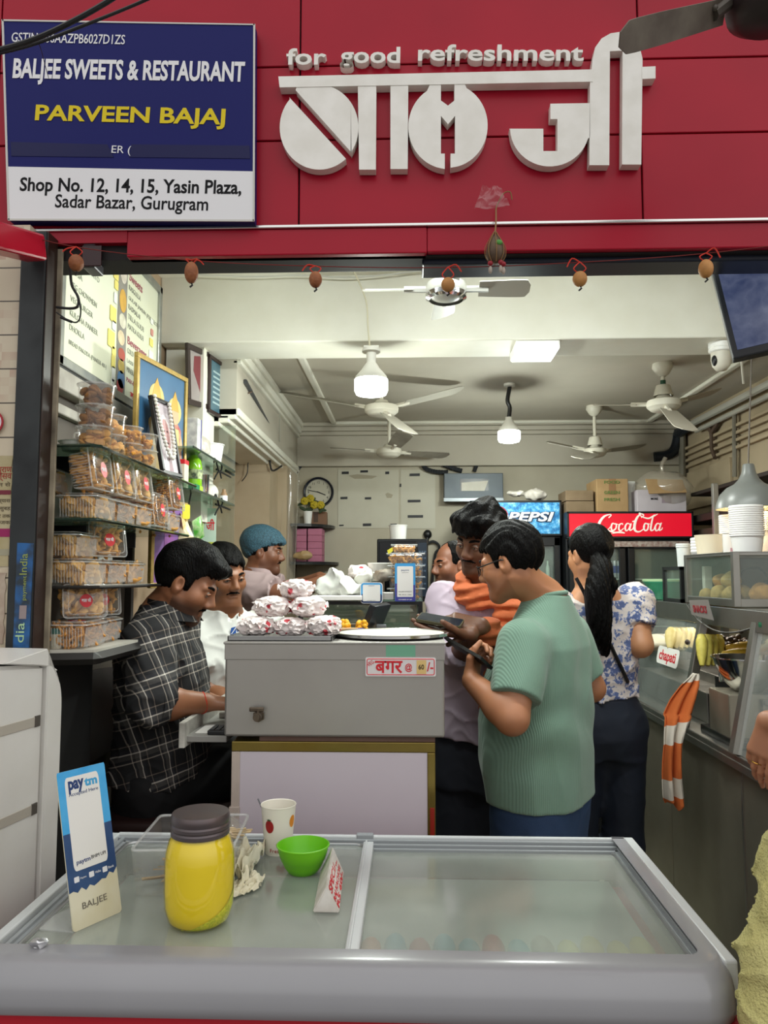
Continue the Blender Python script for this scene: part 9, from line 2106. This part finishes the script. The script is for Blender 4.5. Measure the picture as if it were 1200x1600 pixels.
tn=M('navy_trousers','#0e1522',.7,var='#141d2e',vscale=5); trousers(wo,hp,kn,[a_+A_((0,0,-.03)) for a_ in an],Fb,pel,[(-.15,.115,.10,-.015),(-.08,.142,.122,-.012),(.0,.145,.120,-.005),(.085,.128,.105,0)],(.096,.070,.10),tn); shoes(wo,an,to,MATS['shoe_dark'])
bm=B(); L_=[]
for px,py in ((900,903),(912,925),(922,950),(932,975),(950,1000),(962,1025),(974,1050),(981,1066)):
 hit=on_front(sh,px,py)
 L_.append((hit[0]-(P(px,py,2)-Vector((0,0,CAM_H))).normalized()*.006) if hit[0] else P(px,py,2.82))
tube(bm,L_,.007,6,3); tk=thing('bag_strap','black shoulder strap across the back of the woman in the floral blouse','strap',L_[3]); obj('strap',bm,black,tk)
# customer at the picture edge: a hand and a yellow stole
Ye=1.42; f=A_((.75,.66,0)); fn=nrm(f)
cu=Man('person at the right edge reaching a hand out, yellow towelling stole hanging down',(.86,1.18,1.50),(.6,.8),5,0,.92,'#b07a5c','#7d4a38',foot=(.84,1.2,0))
nb=A_((.85,1.19,1.40)); pel=A_((.84,1.22,.92)); up=nrm(nb-pel); Fb=frame(f); Hn=float(np.linalg.norm(nb-pel)); TB=lambda x,y,z:pel+Fb@A_((x,y,z))
cu.b.loft(pel,Fb,[(-.1,.15,.11,0),(.28,.14,.1,0),(Hn-.1,.13,.08,0),(Hn,.055,.05,0)],.03); cu.neck(nb,.05)
shR,shL=TB(.15,0,Hn-.085),TB(-.15,0,Hn-.085); wrL=pw(1203,1128,1.80); elL=A_((.88,1.56,1.17)); elR=shR+A_((.06,-.02,-.28)); wrR=elR+A_((.05,.12,.1))
cu.arm(shL,elL,wrL,(.045,.038,.034,.025)); cu.arm(shR,elR,wrR); cu.hand(wrL,nrm(pw(1182,1195,1.81)-wrL),(.75,.5,.25),1,(.22,.28,.32,.4),.2,.86,.8); cu.hand(wrR,(.2,.9,.1),(-.5,0,-.5),-1,sc=.9)
hp,kn,an,to=lower(cu,pel-A_((0,0,.05)),f,.085); cu.build(.009,.0032)
bm=B(); k_=wrL+nrm(pw(1182,1195,1.81)-wrL)*.098; d_=nrm(pw(1182,1195,1.81)-wrL); m9=frame_mat(Vector(k_),Vector(k_+d_)); tube(bm,[m9@Vector((.0108*math.cos(a),.0108*math.sin(a),0)) for a in np.linspace(0,2*PI,17)[:-1]],.0014,6,closed=True); solo('finger_ring',bm,M('ring_gold','#c9a04a',.25,1),'thin gold ring on the hand reaching in at the right picture edge','ring')
cu.eyes(); cu.hair(.014,amp=.003,step=.004)
g=S(); g.loft(pel,Fb,[(-.35,.20,.16,0),(.05,.17,.13,.0),(.25,.165,.12,0),(Hn-.09,.15,.09,0),(Hn-.02,.07,.06,0)],.03); sleeve(g,shL,elL,.065,.055,1.); g.cap(elL,elL+(wrL-elL)*.45,.052,.048,.02,flat=True); sleeve(g,shR,elR,.065,.055,1.); g.post=fold_post(.0085,27,17.); obj('kurta',g.mesh('kurta',.009),M('pale_kurta','#c9bca8',.85,var='#b5a68f',vscale=40),cu.t)
trousers(cu,hp,kn,an,Fb,pel,[(-.2,.15,.12,0),(0,.15,.12,0)],m=M('cream_trousers','#b5ab98',.8),step=.013); shoes(cu,an,to,MATS['shoe_dark'])
towl=M('yellow_towelling','#cfc887',.95,var='#b9b06a',vscale=18,bump=.8,bscale=260)
g=S(); q0=pw(1228,1430,1.22); q1=pw(1206,1505,1.20); q2=pw(1202,1590,1.19); q3=pw(1212,1760,1.18)
g.cap(pw(1250,1370,1.24),q0,.05,.035,.02); g.cap(q0,q1,.03,.03,.02).cap(q1,q2,.03,.032,.02).cap(q2,q3,.032,.04,.02); g.cap(pw(1168,1485,1.235),q0,.010,.03,.02); g.cap(pw(1176,1500,1.21),pw(1198,1560,1.195),.010,.02,.02)
g.cap(shL+A_((-.03,-.02,.03)),pw(1250,1370,1.24),.045,.045,.03)
g.post=fold_post(.0095,46,3.); obj('stole',g.mesh('stole',.004),towl,cu.t)
